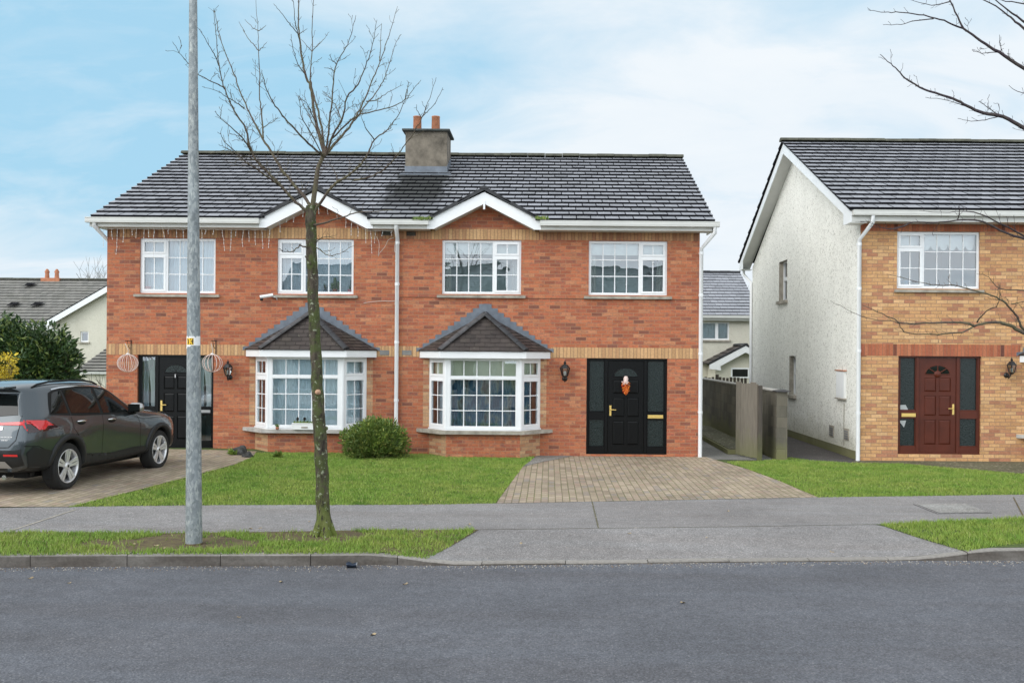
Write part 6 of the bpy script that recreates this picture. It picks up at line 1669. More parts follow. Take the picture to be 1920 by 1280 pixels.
    h0 = Vector((math.cos(hd), math.sin(hd), 0)); left = Vector((-h0.y, h0.x, 0))
    rw = P(128.5, 873, 13.92); org = Vector((rw.x, rw.y, 0))+left*.91
    root = empty('parked_car', (org.x, org.y, .118), 'dark grey SUV with silver wheels parked before the black door with curtained sidelights', 'car'); root.rotation_euler = (0, math.radians(.6), hd)
    ob.parent = root
    def patch(outline, off, mat, proj='s', side=-1, cell=.05, mb=None, name=None, parent=None, thick=None):
        bm = bmesh.new(); vs = [bm.verts.new((a, 0, b)) for a, b in outline]; bm.faces.new(vs)
        bmesh.ops.triangulate(bm, faces=bm.faces)
        for _ in range(5):
            es = [e for e in bm.edges if e.calc_length() > cell*1.6]
            if not es: break
            bmesh.ops.subdivide_edges(bm, edges=es, cuts=1); bmesh.ops.triangulate(bm, faces=bm.faces)
        bm.verts.index_update(); V = []; Fc = [[q.index for q in fc.verts] for fc in bm.faces]
        bd = set(q.index for e in bm.edges if e.is_boundary for q in e.verts)
        for q in bm.verts:
            a, b = q.co.x, q.co.z
            if proj == 's': V.append((a, hit(a, b, side)+side*off, b))
            else: V.append((hitr(a, b)-off, a, b))
        bm.free(); mb.add(V, Fc, mat, None, True)
    def ribbon(pts, w, off, mat, mb, side=-1, proj='s'):
        P2 = []
        for a, b in zip(pts, pts[1:]):
            n = max(1, int(math.hypot(b[0]-a[0], b[1]-a[1])/.04))
            for i in range(n): P2.append((a[0]+(b[0]-a[0])*i/n, a[1]+(b[1]-a[1])*i/n))
        P2.append(pts[-1]); V = []; Fc = []
        for i, p in enumerate(P2):
            a, b = P2[max(0, i-1)], P2[min(len(P2)-1, i+1)]; d = (b[0]-a[0], b[1]-a[1]); l = math.hypot(*d) or 1; nx, nz = -d[1]/l*w/2, d[0]/l*w/2
            for q in ((p[0]-nx, p[1]-nz), (p[0]+nx, p[1]+nz)):
                V.append((q[0], hit(q[0], q[1], side)+side*off, q[1]) if proj == 's' else (hitr(q[0], q[1])-off, q[0], q[1]))
        for i in range(len(P2)-1): Fc.append((2*i, 2*i+2, 2*i+3, 2*i+1))
        mb.add(V, Fc, mat, None, True)
    surround = [(-.40,1.13),(.3,1.08),(.95,1.06),(1.75,1.035),(1.95,1.045),(1.85,1.13),(1.70,1.24),(1.54,1.345),(1.40,1.42),(1.22,1.475),(.9,1.505),(.5,1.515),(.1,1.50),(-.10,1.475),(-.20,1.44),(-.32,1.27)]
    quarter = [(-.36,1.15),(.03,1.135),(.05,1.35),(.055,1.462),(-.08,1.45),(-.15,1.42),(-.27,1.26)]
    rear_d = [(.11,1.13),(.87,1.10),(.87,1.33),(.855,1.478),(.45,1.482),(.13,1.468)]
    front_d = [(.95,1.095),(1.75,1.07),(1.83,1.078),(1.74,1.15),(1.62,1.24),(1.48,1.33),(1.35,1.405),(1.20,1.45),(.94,1.478)]
    for side in (-1, 1):
        m = MB(); patch(surround, .003, M['seam'], mb=m, side=side)
        ribbon([(-.10,1.49),(.1,1.512),(.5,1.527),(.9,1.518),(1.22,1.488),(1.40,1.435)], .014, .006, M['chrome'], m, side)
        ribbon([(.083,1.10),(.088,1.47)], .018, .006, M['cladding'], m, side)
        so = m.build('window_surround', root)
        for nm, o in (('window', quarter), ('window', rear_d), ('window', front_d)):
            m = MB(); patch(o, .007, M['car_glass'], mb=m, side=side); m.build(nm, root)
        for pts, hp in (([(.08,1.08),(.10,.90),(.28,.74),(.42,.60),(.46,.44)], (.30, .985)), ([(.91,1.06),(.93,.75),(.93,.44)], (1.15, .965)), ([(1.95,1.02),(2.02,.85),(2.02,.60),(2.05,.46)], None)):
            m = MB(); ribbon(pts, .009, .002, M['seam'], m, side); m.build('door_seam', root)
            if hp:
                m = MB(); x, z = hp; y = hit(x, z, side)
                patch([(x-.03+.11*(1+math.cos(a))-.06, z-.01+.032*math.sin(a)) for a in np.linspace(0, 6.0, 12)], .002, M['seam'], mb=m, side=side)
                m.tube([(x-.09, y+side*.004, z+.014), (x-.06, y+side*.036, z+.017), (x+.09, y+side*.036, z+.017), (x+.12, y+side*.004, z+.014)], [.010,.014,.014,.010], M['chrome'], 8)
                m.build('door_handle', root)
        # cladding
        m = MB(); ribbon([(-.92,.72),(-.70,.70),(-.47,.60)], .012, .003, M['seam'], m, side); patch([(.42,.27),(2.26,.27),(2.27,.46),(1.9,.47),(1.2,.435),(.75,.44),(.46,.49)], .012, M['cladding'], mb=m, side=side)
        patch([(-.78,.36),(-.40,.30),(-.38,.50),(-.43,.62),(-.60,.66),(-.80,.70),(-.88,.62)], .010, M['cladding'], mb=m, side=side)
        patch([(3.10,.34),(3.40,.36),(3.46,.55),(3.2,.56),(3.12,.48)], .010, M['cladding'], mb=m, side=side); m.build('cladding', root)
        for hx in (0, 2.69):
            m = MB(); V = []; n = 30
            for i in range(n+1):
                a = math.radians(-14+208*i/n)
                for (r, o) in ((.400, -.06), (.402, .022), (.425, .026), (.468, .022), (.476, .002)):
                    # squared-off flare
                    c, s = math.cos(a), math.sin(a); k = 1+.035*(abs(math.sin(2*a))**2 if r > .42 else 0)
                    x, z = hx+r*k*c, .355+r*k*s; zz = max(z, .25)
                    hy = hit(hx+.43*c, max(.30, .355+.43*s), side); V.append((x, hy+side*o, zz))
            Fc = [(i*5+k, (i+1)*5+k, (i+1)*5+k+1, i*5+k+1) for i in range(n) for k in range(4)]; m.add(V, Fc, M['cladding'], None, True); m.build('wheel_arch', root)
        # tail lamp
        m = MB(); patch([(-.86,.90),(-.66,.91),(-.24,.925),(-.48,1.055),(-.62,1.075),(-.84,1.08)], .006, M['tail_dark'], mb=m, side=side)
        patch([(-.86,1.03),(-.76,1.02),(-.70,.935),(-.60,.935),(-.53,.985),(-.40,.985),(-.52,1.06),(-.84,1.078)], .012, M['tail_red'], mb=m, side=side)
        s_ = side
        patch([(s_*.50,1.045),(s_*.885,1.065),(s_*.90,.94),(s_*.84,.93),(s_*.78,1.01),(s_*.50,1.01)], .012, M['tail_red'], 'r', mb=m); m.build('tail_lamp', root)
        m = MB(); patch([(s_*.55,.575),(s_*.76,.575),(s_*.76,.605),(s_*.55,.605)], .012, M['tail_red'], 'r', mb=m); m.build('reflector', root)
        # mirror
        m = MB(); mx, my, mz = 1.72, side*.985, 1.13
        m.lathe([(0,-.125),(.06,-.115),(.085,-.06),(.088,.04),(.07,.11),(0,.125)], M['silver'], 14, Matrix.Translation((mx+.02, my, mz+.01)) @ Matrix.Rotation(math.radians(90), 4, 'X') @ Matrix.Diagonal((.75, .95, 1, 1)))
        m.box(mx-.055, mx-.045, my-.10, my+.10, mz-.06, mz+.07, M['car_glass']); m.tube([(mx+.03, side*.88, mz-.09), (mx+.02, side*.97, mz-.07)], .03, M['seam'], 8); m.build('door_mirror', root)
        m = MB(); rz = lambda x: bvh.ray_cast(Vector((x, side*.575, 3)), Vector((0,0,-1)))[0].z
        pp = [(-.40, rz(-.40)+.0), (-.28, rz(-.28)+.022), (0, rz(0)+.030), (.5, rz(.5)+.030), (.9, rz(.9)+.030), (1.12, rz(1.12)+.022), (1.25, rz(1.25)+.0)]
        m.tube([(x, side*.575, z) for x, z in pp], .015, M['seam'], 8); m.build('roof_rail', root)
        m = MB(); patch([(3.08,.86),(3.34,.80),(3.43,.74),(3.42,.80),(3.30,.87),(3.12,.91)], .006, M['chrome'], mb=m, side=side); m.build('headlight', root)
    # tailgate
    m = MB(); patch([(-.66,1.15),(-.30,1.12),(.30,1.12),(.66,1.15),(.59,1.28),(.50,1.42),(0,1.45),(-.50,1.42),(-.59,1.28)], .006, M['car_glass'], 'r', mb=m, cell=.07); m.build('rear_window', root)
    m = MB(); 
    ribbon([(-.72,1.14),(-.74,1.0),(-.72,.80),(-.62,.70),(0,.68),(.62,.70),(.72,.80),(.74,1.0),(.72,1.14)], .010, .003, M['seam'], m, proj='r'); m.build('tailgate_seam', root)
    m = MB(); ribbon([(-.52,1.025),(0,1.03),(.52,1.025)], .035, .008, M['tail_red'], m, proj='r'); m.build('lamp_strip', root)
    m = MB(); ribbon([(-.50,.965),(0,.97),(.50,.965)], .045, .009, M['chrome'], m, proj='r'); m.build('tailgate_trim', root)
    m = MB(); patch([(-.80,.37),(-.60,.33),(.60,.33),(.80,.37),(.80,.68),(.70,.66),(-.70,.66),(-.80,.68)], .008, M['cladding'], 'r', mb=m, cell=.08); m.build('bumper_cladding', root)
    m = MB(); patch([(-.62,.40),(.62,.40),(.55,.50),(-.55,.50)], .018, M['silver'], 'r', mb=m); m.build('skid_plate', root)
    # small raised letters low on the tailgate are too soft to read in the photo: kept as thin bright strokes
    m = MB()
    for i in range(8): x = -.66+i*.022; ribbon([(x, .845), (x+.012, .845)], .012, .005, M['silver'], m, proj='r')
    for i in range(4): x = -.60+i*.024; ribbon([(x, .80), (x+.014, .80)], .014, .005, M['silver'], m, proj='r')
    m.build('badge', root)
    m = MB(); x0 = -.52; zf = bvh.ray_cast(Vector((x0, 0, 3)), Vector((0,0,-1)))[0].z-.01; zf2 = bvh.ray_cast(Vector((-.25, 0, 3)), Vector((0,0,-1)))[0].z-.01
    m.add([(-.44,-.03,zf),(-.44,.03,zf),(-.20,.02,zf2),(-.20,-.02,zf2),(-.43,0,zf+.065)], [(0,4,3),(1,2,4),(2,3,4),(0,1,4)], M['paint']); m.build('aerial_fin', root)
    m = MB(); m.prism([(-.60,-.49,1.515),(-.60,.49,1.515),(-.82,.46,1.505),(-.82,-.46,1.505)], (0,0,.035), M['paint']); sp = m.build('spoiler', root); soft_bevel(sp, .012, 2)
    m = MB(); m.tube([(-.86,-.50,.27), (-.70,-.50,.28)], .035, M['chrome'], 12); m.build('exhaust_tip', root)
    for sg in (-1, 1): m = MB(); m.box(-.415, -.40, sg*.78, sg*.90, .20, .42, M['seam']); m.build('mud_flap', root)
    m = MB(); m.box(-.5, 3.2, -.6, .6, .22, .30, M['seam']); m.build('underbody', root)
    # wheels
    def wheel(x, side):
        Wt = Matrix.Translation((x, side*.80, .348)) @ (Matrix.Rotation(math.radians(90), 4, 'X') if side < 0 else Matrix.Rotation(math.radians(-90), 4, 'X'))
        t = MB(); t.lathe([(.245,-.10),(.30,-.112),(.335,-.10),(.347,-.075),(.348,0),(.347,.075),(.335,.10),(.305,.112),(.262,.112),(.248,.10)], M['tyre'], 40, Wt)
        for r in (.30, .318): t.lathe([(r-.003,.1125),(r,.1145),(r+.003,.1125)], M['tyre'], 40, Wt)
        to = t.build('wheel', root)
        r = MB(); r.lathe([(.250,.100),(.252,.112),(.240,.108),(.232,.085),(.225,.03),(.225,-.05)], M['alloy'], 40, Wt); r.lathe([(0,.02),(.225,.02)], M['alloy_dark'], 30, Wt)
        for k in range(5):
            a = 2*math.pi*k/5+.25; R_ = Wt @ Matrix.Rotation(a, 4, 'Z')
            # broad tapering spoke with a split towards the rim
            for q0, q1 in ((-1, -.12), (.12, 1)):
                v = [(.045, .030*q0, .062), (.045, .030*q1, .062), (.235, .066*q1, .092), (.235, .066*q0, .092), (.045, .030*q0, .09), (.045, .030*q1, .09), (.235, .060*q1, .106), (.235, .060*q0, .106)]
                r.add(v, [(4,5,6,7),(0,1,5,4),(1,2,6,5),(2,3,7,6),(3,0,4,7)], M['alloy'], R_)
            v = [(.05,-.01,.085),(.05,.01,.085),(.12,.016,.088),(.12,-.016,.088)]; r.add(v, [(0,1,2,3)], M['alloy'], R_)
        r.lathe([(0,.105),(.03,.104),(.055,.095),(.06,.06)], M['alloy'], 20, Wt); r.lathe([(0,.107),(.022,.106)], M['alloy_dark'], 16, Wt)
        ro = r.build('rim', to)
    for x in (0, 2.69):
        for s in (-1, 1): wheel(x, s)
build_car()

# ------------------------------------------------------------------ small things
def wire_ball(px, py, lab, hookpx, hookpy):
    Y = YF-.29; c = P(px, py, Y); r = .205; root = empty('wire_ball', c, lab, 'hanging ball', 'wire ball lights on wall brackets'); inv = invof(root)
    m = MB()
    for k in range(7):
        a = math.pi*k/7+.1; pts = [c+Vector((r*math.cos(t)*math.cos(a), r*math.cos(t)*math.sin(a), -.9*r*math.sin(t))) for t in np.linspace(0, 2*math.pi, 25)]
        m.tube(pts, .0058, M['wire'], 5)
    m.lathe([(0,.16),(.035,.18),(.04,.20),(0,.215)], M['white'], 8, Matrix.Translation(c)); m.build('cage', root, inv=inv)
    m = MB(); hx = FX(hookpx, 640); m.tube([c+Vector((0,0,.2)), c+Vector((0.01,0,.27)), Vector((hx, Y, FZ(hookpx, 640)-.04))], .006, M['cable'], 5); m.build('hanging_cord', root, inv=inv)
wire_ball(239.5, 680.5, 'white wire ball hanging left of the left-hand black door', 246, 640)
wire_ball(398, 680.5, 'white wire ball hanging right of the left-hand black door, beside the lamp column', 405, 640)
def icicles():
    R = random.Random(17); m = MB(); Y = YF-.30; c = M['cable']
    g = GXA[0]; zf = 4.775
    def line(x):
        d = abs(x-g)
        return zf+max(0, (1.06-d)/1.06*.63) if d < 1.06 else zf
    xs = np.arange(FX(206, 430), FX(742, 430), .09); pts = [(x, Y, line(x)-.012-.012*abs(math.sin(i*1.1))) for i, x in enumerate(xs)]
    m.tube(pts, .0045, c, 5)
    x = xs[0]
    while x < xs[-1]:
        l = R.choice([.10, .16, .22, .30, .42, .55])*R.uniform(.8, 1.15); z = line(x); q = [Vector((x, Y, z-.01))]; n = max(2, int(l/.07))
        for k in range(n): q.append(q[-1]+Vector((R.gauss(0, .008), R.gauss(0, .004), -l/n)))
        m.tube(q, .0038, c, 4)
        for p in q[1:]: m.lathe([(0,.012),(.008,.004),(.007,-.008),(0,-.014)], M['net_white'], 5, Matrix.Translation(p))
        x += R.uniform(.09, .20)
    # loose cable down the pipe and looping across to it
    q = [P(733, 432, YF-.1)]
    for k in range(38): q.append(P(742.5+R.gauss(0, 1.2)-(1.5 if k < 4 else 0), 432+k*(806-432)/38+8, YF-.10))
    m.tube(q, .005, c, 5)
    q = [P(682+i*6, 568-abs(math.sin(i*.35))*1.5-i*.35, YF-.02) for i in range(11)]; m.tube(q, .005, c, 5)
    q = [P(706, 443, YF-.2), P(711, 458, YF-.15), P(709, 480, YF-.1), P(712, 474, YF-.1), P(722, 462, YF-.1), P(728, 450, YF-.15), P(738, 446, YF-.1)]; m.tube(smooth_path(q), .0045, c, 5)
    for k in range(5):
        a = P(742+R.gauss(0, 2), 795+k*4, YF-.12); m.tube([a+Vector((.05*math.cos(t), -.01, .09*math.sin(t))) for t in np.linspace(0, 6.28, 10)], .0035, c, 4)
    m.build('icicle_lights', label='unlit icicle string lights hanging from the eaves and gable behind the bare tree', cat='string lights')
icicles()
def wreath():
    p = P(1173, 722, YF+.02); root = empty('door_ornament', p, 'orange and red hanging flower ornament with pale bow on the right-hand black door', 'ornament'); inv = invof(root); R = random.Random(2); m = MB()
    mo = plain('ornament_orange', (.75,.20,.02), .5, var=.4, vscl=40); mr = plain('ornament_red', (.6,.05,.03), .5); mw = plain('ornament_pale', (.72,.55,.5), .7)
    for k in range(260):
        t = R.random(); a = R.uniform(0, 6.28); z = .08-.27*t; r = .095*math.sin(math.pi*min(1, .25+.75*t*.98))**.7*R.uniform(.3, 1); q = p+Vector((r*math.cos(a), -.05-.05*abs(math.sin(a))*R.random(), z)); s = R.uniform(.012, .026)
        e = [Vector((R.gauss(0,1), R.gauss(0,.6), R.gauss(0,1))).normalized()*s for _ in range(3)]
        m.add([q+e[0], q+e[1], q+e[2], q-e[0]], [(0,1,2), (1,3,2)], mw if (z > .02 and R.random() < .7) else (mr if R.random() < .35 else mo))
    m.build('flowers', root, inv=inv)
    m = MB(); m.lathe([(0,.20),(.035,.19),(.055,.14),(.045,.09),(.06,.06),(.03,.03)], mw, 10, Matrix.Translation(p+Vector((0,-.05,0)))); 
    m.tube([p+Vector((-.02,-.05,.17)), p+Vector((-.075,-.06,.185)), p+Vector((-.06,-.06,.15))], .009, M['seam'], 6); m.build('bow', root, inv=inv)
wreath()
def planter():
    Y = YF-.66; a, b = P(547, 795, Y), P(589, 807, Y); root = empty('window_planter', (a.x, Y, .575), 'pale rectangular planter on the left bay window sill behind the tree', 'planter'); inv = invof(root); m = MB()
    z0 = .577; z1 = z0+.115; x1 = P(594, 800, Y).x
    m.prism([(a.x+.02, Y, z0), (x1-.02, Y, z0), (x1, Y, z1), (a.x, Y, z1)], (0, .15, 0), M['white']); m.box(a.x-.008, x1+.008, Y-.008, Y+.158, z1, z1+.018, M['white']); po = m.build('trough', root, inv=inv); soft_bevel(po, .004)
    m = MB(); m.box(a.x+.2, a.x+.33, Y-.012, Y-.0085, z0+.035, z0+.065, M['sill']); m.build('plaque', root, inv=inv)
    m = MB(); R = random.Random(9)
    for k in range(160):
        x = R.uniform(a.x+.02, x1-.02); l = R.uniform(.02, .07); m.add([(x-.008, Y+.07, z1+.018), (x+.008, Y+.07, z1+.018), (x+R.gauss(0,.02), Y+.07+R.gauss(0,.02), z1+.018+l)], [(0,1,2)], M['shrub'])
    for px in (558, 571):
        p = P(px, 783, Y+.07); m.tube([Vector((p.x, p.y, z1)), Vector((p.x, p.y, z1+.10))], .006, M['twig'], 5); m.lathe([(0,.045),(.025,.03),(.03,0),(.02,-.03),(0,-.035)], M['seam'], 8, Matrix.Translation((p.x, p.y, z1+.10)))
    m.build('plants', root, inv=inv)
    # small pot plant at the left end of the sill
    c = P(520, 806, YF-.60); r2 = empty('pot_plant', (c.x, c.y, .577), 'little green plant in a pot at the left end of the left bay sill', 'plant'); iv = invof(r2); m = MB()
    m.lathe([(0,0),(.03,0),(.04,.05),(.035,.05)], M['terracotta'], 10, Matrix.Translation((c.x, c.y, .577))); m.build('pot', r2, inv=iv); m = MB()
    for k in range(70):
        e = Vector((R.gauss(0,.6), R.gauss(0,.4), 1)).normalized(); q = Vector((c.x, c.y, .62)); s = e.orthogonal()*.008; l = R.uniform(.04,.09); m.add([q-s, q+s, q+e*l], [(0,1,2)], M['shrub'])
    m.build('leaves', r2, inv=iv)
planter()
def indoor():
    Y = YF+.15; R = random.Random(5)
    # inside the second upper window: a cactus, an orchid and two small pots
    z0 = 3.475
    def pot(px, w, h, mat, lab, name='flower_pot', z=z0, grow=None):
        x = FX(px, 540, Y); root = empty(name, (x, Y, z), lab, 'pot'); iv = invof(root); m = MB()
        m.lathe([(0,0),(w*.75,0),(w,h*.9),(w*1.05,h),(w*.9,h)], mat, 14, Matrix.Translation((x, Y, z))); m.build('pot', root, inv=iv)
        if grow:
            m = MB(); grow(m, x, z+h); m.build('plant', root, inv=iv)
    gm = plain('cactus_green', (.06,.14,.04), .6, var=.2, vscl=20); pk = plain('petal_pink', (.75,.30,.34), .6)
    def cactus(m, x, z):
        for dx, h, r in ((0,.26,.035),(.07,.18,.028),(-.06,.15,.026)): m.lathe([(0,h),(r*.7,h-.02),(r,h*.7),(r,.02),(r*.7,0)], gm, 10, Matrix.Translation((x+dx, Y, z)))
    def orchid(m, x, z):
        m.tube([(x,Y,z),(x+.02,Y,z+.18),(x+.10,Y,z+.30)], .005, gm, 5)
        for k in range(8): m.lathe([(0,.02),(.025,0),(0,-.02)], pk, 6, Matrix.Translation((x+.10+R.gauss(0,.03), Y, z+.30+R.gauss(0,.02))))
        for k in range(5): m.add([(x-.01,Y,z),(x+.01,Y,z),(x+R.gauss(0,.08),Y,z+.12)], [(0,1,2)], gm)
    pot(628, .055, .07, M['terracotta'], 'terracotta pot with a tall cactus inside the window behind the tree', grow=cactus)
    pot(656, .05, .07, pk, 'pale pink pot inside the right end of the window behind the tree', grow=orchid)
    pot(609, .04, .05, M['blue_curtain'], 'small blue pot with leaves inside the window, close right of the trunk', grow=lambda m, x, z: [m.add([(x-.012,Y,z),(x+.012,Y,z),(x+R.gauss(0,.05),Y,z+.14)], [(0,1,2)], gm) for _ in range(12)])
    pot(277, .07, .10, plain('red_pot', (.45,.04,.03), .5), 'red pot inside the far left upper window', z=3.47)
    pot(1696, .10, .08, plain('blue_box', (.08,.35,.6), .5), 'bright blue tub inside the upper window of the buff house', name='tub', z=FZ(1696, 531, 19.7))
indoor()
def litter():
    R = random.Random(13); pts = [(57,1084,-.12),(130,1093,-.12),(448,1157,-.12),(527,1091,-.12),(760,1095,-.12),(978,1019,-.03),(470,991,0),(488,990,0),(580,978,0),(795,946,0),(800,946.5,0),(880,983,0),(1365,958,0),(1325,1008,-.03),(1180,1000,-.02),(700,1190,-.12),(1280,1130,-.12),(1560,1035,-.09),(250,1020,.01),(292,1023,.01),(540,1012,.01),(310,1028,.02),(560,1022,.01)]
    m = MB(); proto = None
    for i, (px, py, dz) in enumerate(pts):
        p = G(px, py, dz)
        if proto is None:
            v = []; n = 8
            for k in range(n): a = 2*math.pi*k/n; r = .022*(1 if k % 2 else .62); v.append((r*math.cos(a)*1.5, r*math.sin(a), .004+.006*math.cos(a*2)))
            m.add(v+[(0,0,.003)], [(k, (k+1) % n, n) for k in range(n)], M['dryleaf']); o = m.build('fallen_leaf', None, 'dry pale fallen leaf lying on the paving or road', 'leaf', 'fallen leaves on paving and road'); proto = o
        else:
            o = proto.copy(); COL.objects.link(o)
        o.location = (p.x, p.y, p.z+.004); o.rotation_euler = (R.uniform(-.2,.2), R.uniform(-.2,.2), R.uniform(0, 6.28)); s = R.uniform(.6, 1.2); o.scale = (s, s, s)
    # crushed dark can against the kerb
    p = G(661, 1062, -.12); c = MB(); c.tube([(p.x-.055, p.y-.05, p.z+.03), (p.x-.03, p.y-.045, p.z+.036), (p.x+.01, p.y-.05, p.z+.026), (p.x+.055, p.y-.045, p.z+.032)], [.028,.033,.022,.030], plain('can_blue_black', (.02,.03,.05), .3, .5), 10)
    c.tube([(p.x+.055, p.y-.045, p.z+.032), (p.x+.060, p.y-.045, p.z+.032)], [.031,.029], M['silver'], 10); c.build('crushed_can', label='crushed dark drinks can in the gutter against the kerb', cat='can')
litter()
def grit():
    R = random.Random(77); m = MB()
    for k in range(2600):
        x = R.uniform(-7, 8); y = kerbY(x)-abs(R.gauss(0, .10))-.004; z = gz(x)-.12; s = R.uniform(.003, .009); m.add([(x-s,y,z),(x+s*.8,y-s,z),(x+s*.5,y+s,z),(x,y,z+s)], [(0,1,3),(1,2,3),(2,0,3)], GR[k % 3])
    for k in range(900):
        x = R.uniform(-7, 8); y = R.uniform(kerbY(x)+.12, backY(x)); z = surf(x, y); s = R.uniform(.003, .007); m.add([(x-s,y,z),(x+s*.8,y-s,z),(x+s*.5,y+s,z),(x,y,z+s)], [(0,1,3),(1,2,3),(2,0,3)], GR[k % 3])
    m.build('gravel', label='fine grit and crumbs lying in the gutter and on the pavement', cat='grit', kind='stuff')
GR = [plain('grit_pale', (.42,.38,.32), .9), plain('grit_brown', (.16,.11,.07), .9), plain('grit_grey', (.25,.25,.25), .9)]
grit()
def stones():
    R = random.Random(8)
    for i, (px, py, w, h, lab) in enumerate(((452, 846, .17, .13, 'larger dark slate lump at the end of the brick wall by the lawn corner'), (468, 851, .10, .08, 'smaller dark slate lump beside the larger one at the lawn corner'))):
        c = G(px, py+5); c.y -= .1; bm = bmesh.new(); bmesh.ops.create_icosphere(bm, subdivisions=3, radius=1)
        for v in bm.verts:
            n = .18*math.sin(v.co.x*5+i)+.15*math.cos(v.co.y*7+v.co.z*4); v.co *= (1+n); v.co = Vector((v.co.x*w, v.co.y*w*.7, max(-.3, v.co.z)*h+h*.3))
        me = bpy.data.meshes.new('stone'); bm.to_mesh(me); bm.free(); me.materials.append(plain('slate_%d' % i, (.05,.05,.048), .8, var=.4, vscl=12, bmp=.5)); o = bpy.data.objects.new('stone', me); COL.objects.link(o); o.location = (c.x, c.y, gz(c.x)); tag(o, lab, 'stone')
    for (px, py, lab) in ((521, 858, 'small leafy weed at the foot of the bay wall under the window planter'), (436, 853, 'low green weed clump beside the slate lumps at the lawn corner')):
        c = G(px, py); m = MB()
        for k in range(60):
            e = Vector((R.gauss(0,.7), R.gauss(0,.5), R.uniform(.3,1))).normalized(); q = Vector((c.x+R.gauss(0,.03), c.y, gz(c.x)+.01)); s = e.orthogonal().normalized()*.018; l = R.uniform(.06,.17)
            m.add([q, q+e*l*.5+s, q+e*l, q+e*l*.5-s], [(0,1,2,3)], M['shrub'])
        m.build('weed', label=lab, cat='weed')
stones()

# ------------------------------------------------------------------ sky, sun, camera
W = bpy.data.worlds.new('World'); SC.world = W; W.use_nodes = True; nt = W.node_tree; nt.nodes.clear()
SUN_EL, SUN_AZ = math.radians(38), math.radians(236)     # azimuth of the sun seen from above, clockwise from +Y
sky = nt.nodes.new('ShaderNodeTexSky'); sky.sky_type = 'NISHITA'; sky.sun_disc = False; sky.sun_elevation = SUN_EL; sky.sun_rotation = SUN_AZ; sky.air_density = 1.2; sky.dust_density = 1.5; sky.ozone_density = 1.5
tc = nd(nt, 'TexCoord'); d = tc.outputs['Generated']
s = nd(nt, 'SeparateXYZ', {0: d})
zz = mth(nt, 'MAXIMUM', s.outputs[2], 0.0)
pl = nd(nt, 'CombineXYZ', {0: mth(nt, 'DIVIDE', s.outputs[0], mth(nt, 'ADD', zz, .28)), 1: mth(nt, 'DIVIDE', s.outputs[1], mth(nt, 'ADD', zz, .28)), 2: 0.0})
n1 = noise(nt, vscale(nt, pl.outputs[0], (1, 1.6, 1)), 2.2, 8, .58, .5)
# a clearing in the cloud up to the left
def blob(cx, cz, rx, rz):
    a = mth(nt, 'DIVIDE', mth(nt, 'SUBTRACT', s.outputs[0], cx), rx); b = mth(nt, 'DIVIDE', mth(nt, 'SUBTRACT', s.outputs[2], cz), rz)
    q = mth(nt, 'ADD', mth(nt, 'MULTIPLY', a, a), mth(nt, 'MULTIPLY', b, b)); return mth(nt, 'SUBTRACT', 1.0, mth(nt, 'SQRT', q), clamp=True)
front = mth(nt, 'GREATER_THAN', s.outputs[1], 0.0)
clear = mth(nt, 'MULTIPLY', mth(nt, 'ADD', mth(nt, 'ADD', blob(-.40, .235, .44, .19), mth(nt, 'MULTIPLY', blob(-.08, .29, .42, .13), .12)), mth(nt, 'MULTIPLY', blob(.31, .34, .25, .08), .26)), front)
cov = mth(nt, 'SUBTRACT', mth(nt, 'ADD', 1.08, mth(nt, 'MULTIPLY', mth(nt, 'SUBTRACT', n1, .5), 1.5)), mth(nt, 'MULTIPLY', clear, 1.75), clamp=True)
cov = mth(nt, 'MAXIMUM', cov, mth(nt, 'ADD', .10, mth(nt, 'MULTIPLY', mth(nt, 'SUBTRACT', noise(nt, vscale(nt, pl.outputs[0], (1.0, 2.0, 1)), 3.2, 7, .6, .6), .46, clamp=True), 1.1)))
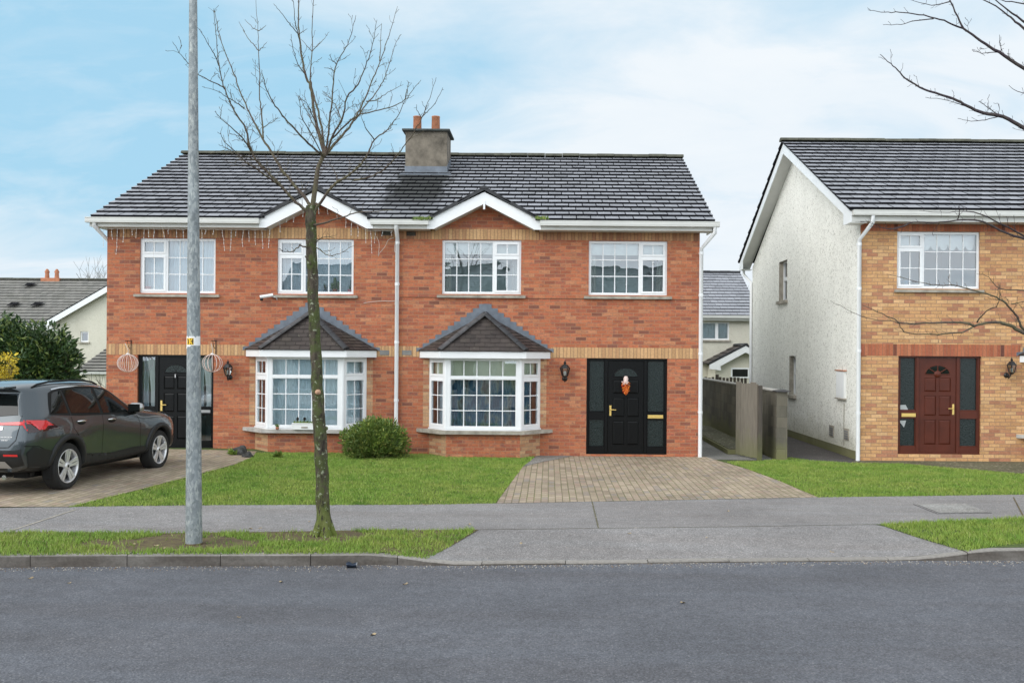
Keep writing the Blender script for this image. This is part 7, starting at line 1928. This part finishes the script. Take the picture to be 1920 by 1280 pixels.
back = mth(nt, 'MULTIPLY', mth(nt, 'SUBTRACT', .25, s.outputs[1], clamp=True), mth(nt, 'MULTIPLY', mth(nt, 'SUBTRACT', 1.1, s.outputs[2]), BACK))  # extra brightness low in the sky behind the camera, added to light the walls
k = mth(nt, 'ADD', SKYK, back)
cl = mix(nt, ramp(nt, n1, [(.3, 0), (.7, 1)]), (.80,.89,.97,1), (.91,.96,1.0,1))
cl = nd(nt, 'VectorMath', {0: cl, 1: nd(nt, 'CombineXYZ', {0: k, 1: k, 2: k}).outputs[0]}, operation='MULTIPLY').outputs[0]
blue = mix(nt, .85, sky.outputs[0], (BLUE[0], BLUE[1], BLUE[2], 1))
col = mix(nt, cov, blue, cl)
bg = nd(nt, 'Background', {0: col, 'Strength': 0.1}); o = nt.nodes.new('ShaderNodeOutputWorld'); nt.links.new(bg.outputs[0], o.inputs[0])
sun = bpy.data.lights.new('sun', 'SUN'); sun.energy = SUNE; sun.angle = math.radians(50); sun.color = (1, .96, .90)
so = bpy.data.objects.new('sun', sun); COL.objects.link(so)
dv = Vector((math.sin(SUN_AZ)*math.cos(SUN_EL), math.cos(SUN_AZ)*math.cos(SUN_EL), math.sin(SUN_EL)))
so.rotation_euler = dv.to_track_quat('Z', 'Y').to_euler(); so.location = dv*50
cam = bpy.data.cameras.new('camera'); cam.sensor_width = 36; cam.lens = 36*F/1920; cam.shift_x = -(CX-960)/1920; cam.shift_y = (CY-640)/1920; cam.clip_end = 1500; cam.clip_start = .1
cob = bpy.data.objects.new('camera', cam); COL.objects.link(cob); cob.location = (0, 0, H); cob.rotation_euler = (math.radians(90), 0, 0)
cob.rotation_euler = (Matrix.Rotation(CAMROLL, 3, 'Y') @ Matrix.Rotation(math.radians(90), 3, 'X')).to_euler()
SC.camera = cob
SC.view_settings.view_transform = 'Standard'; SC.view_settings.look = 'None'; SC.view_settings.exposure = EXPO; SC.view_settings.gamma = 1
SC.render.engine = 'CYCLES'; SC.cycles.max_bounces = 8; SC.cycles.transparent_max_bounces = 12; SC.cycles.use_denoising = True
SC.cycles.sample_clamp_indirect = 4
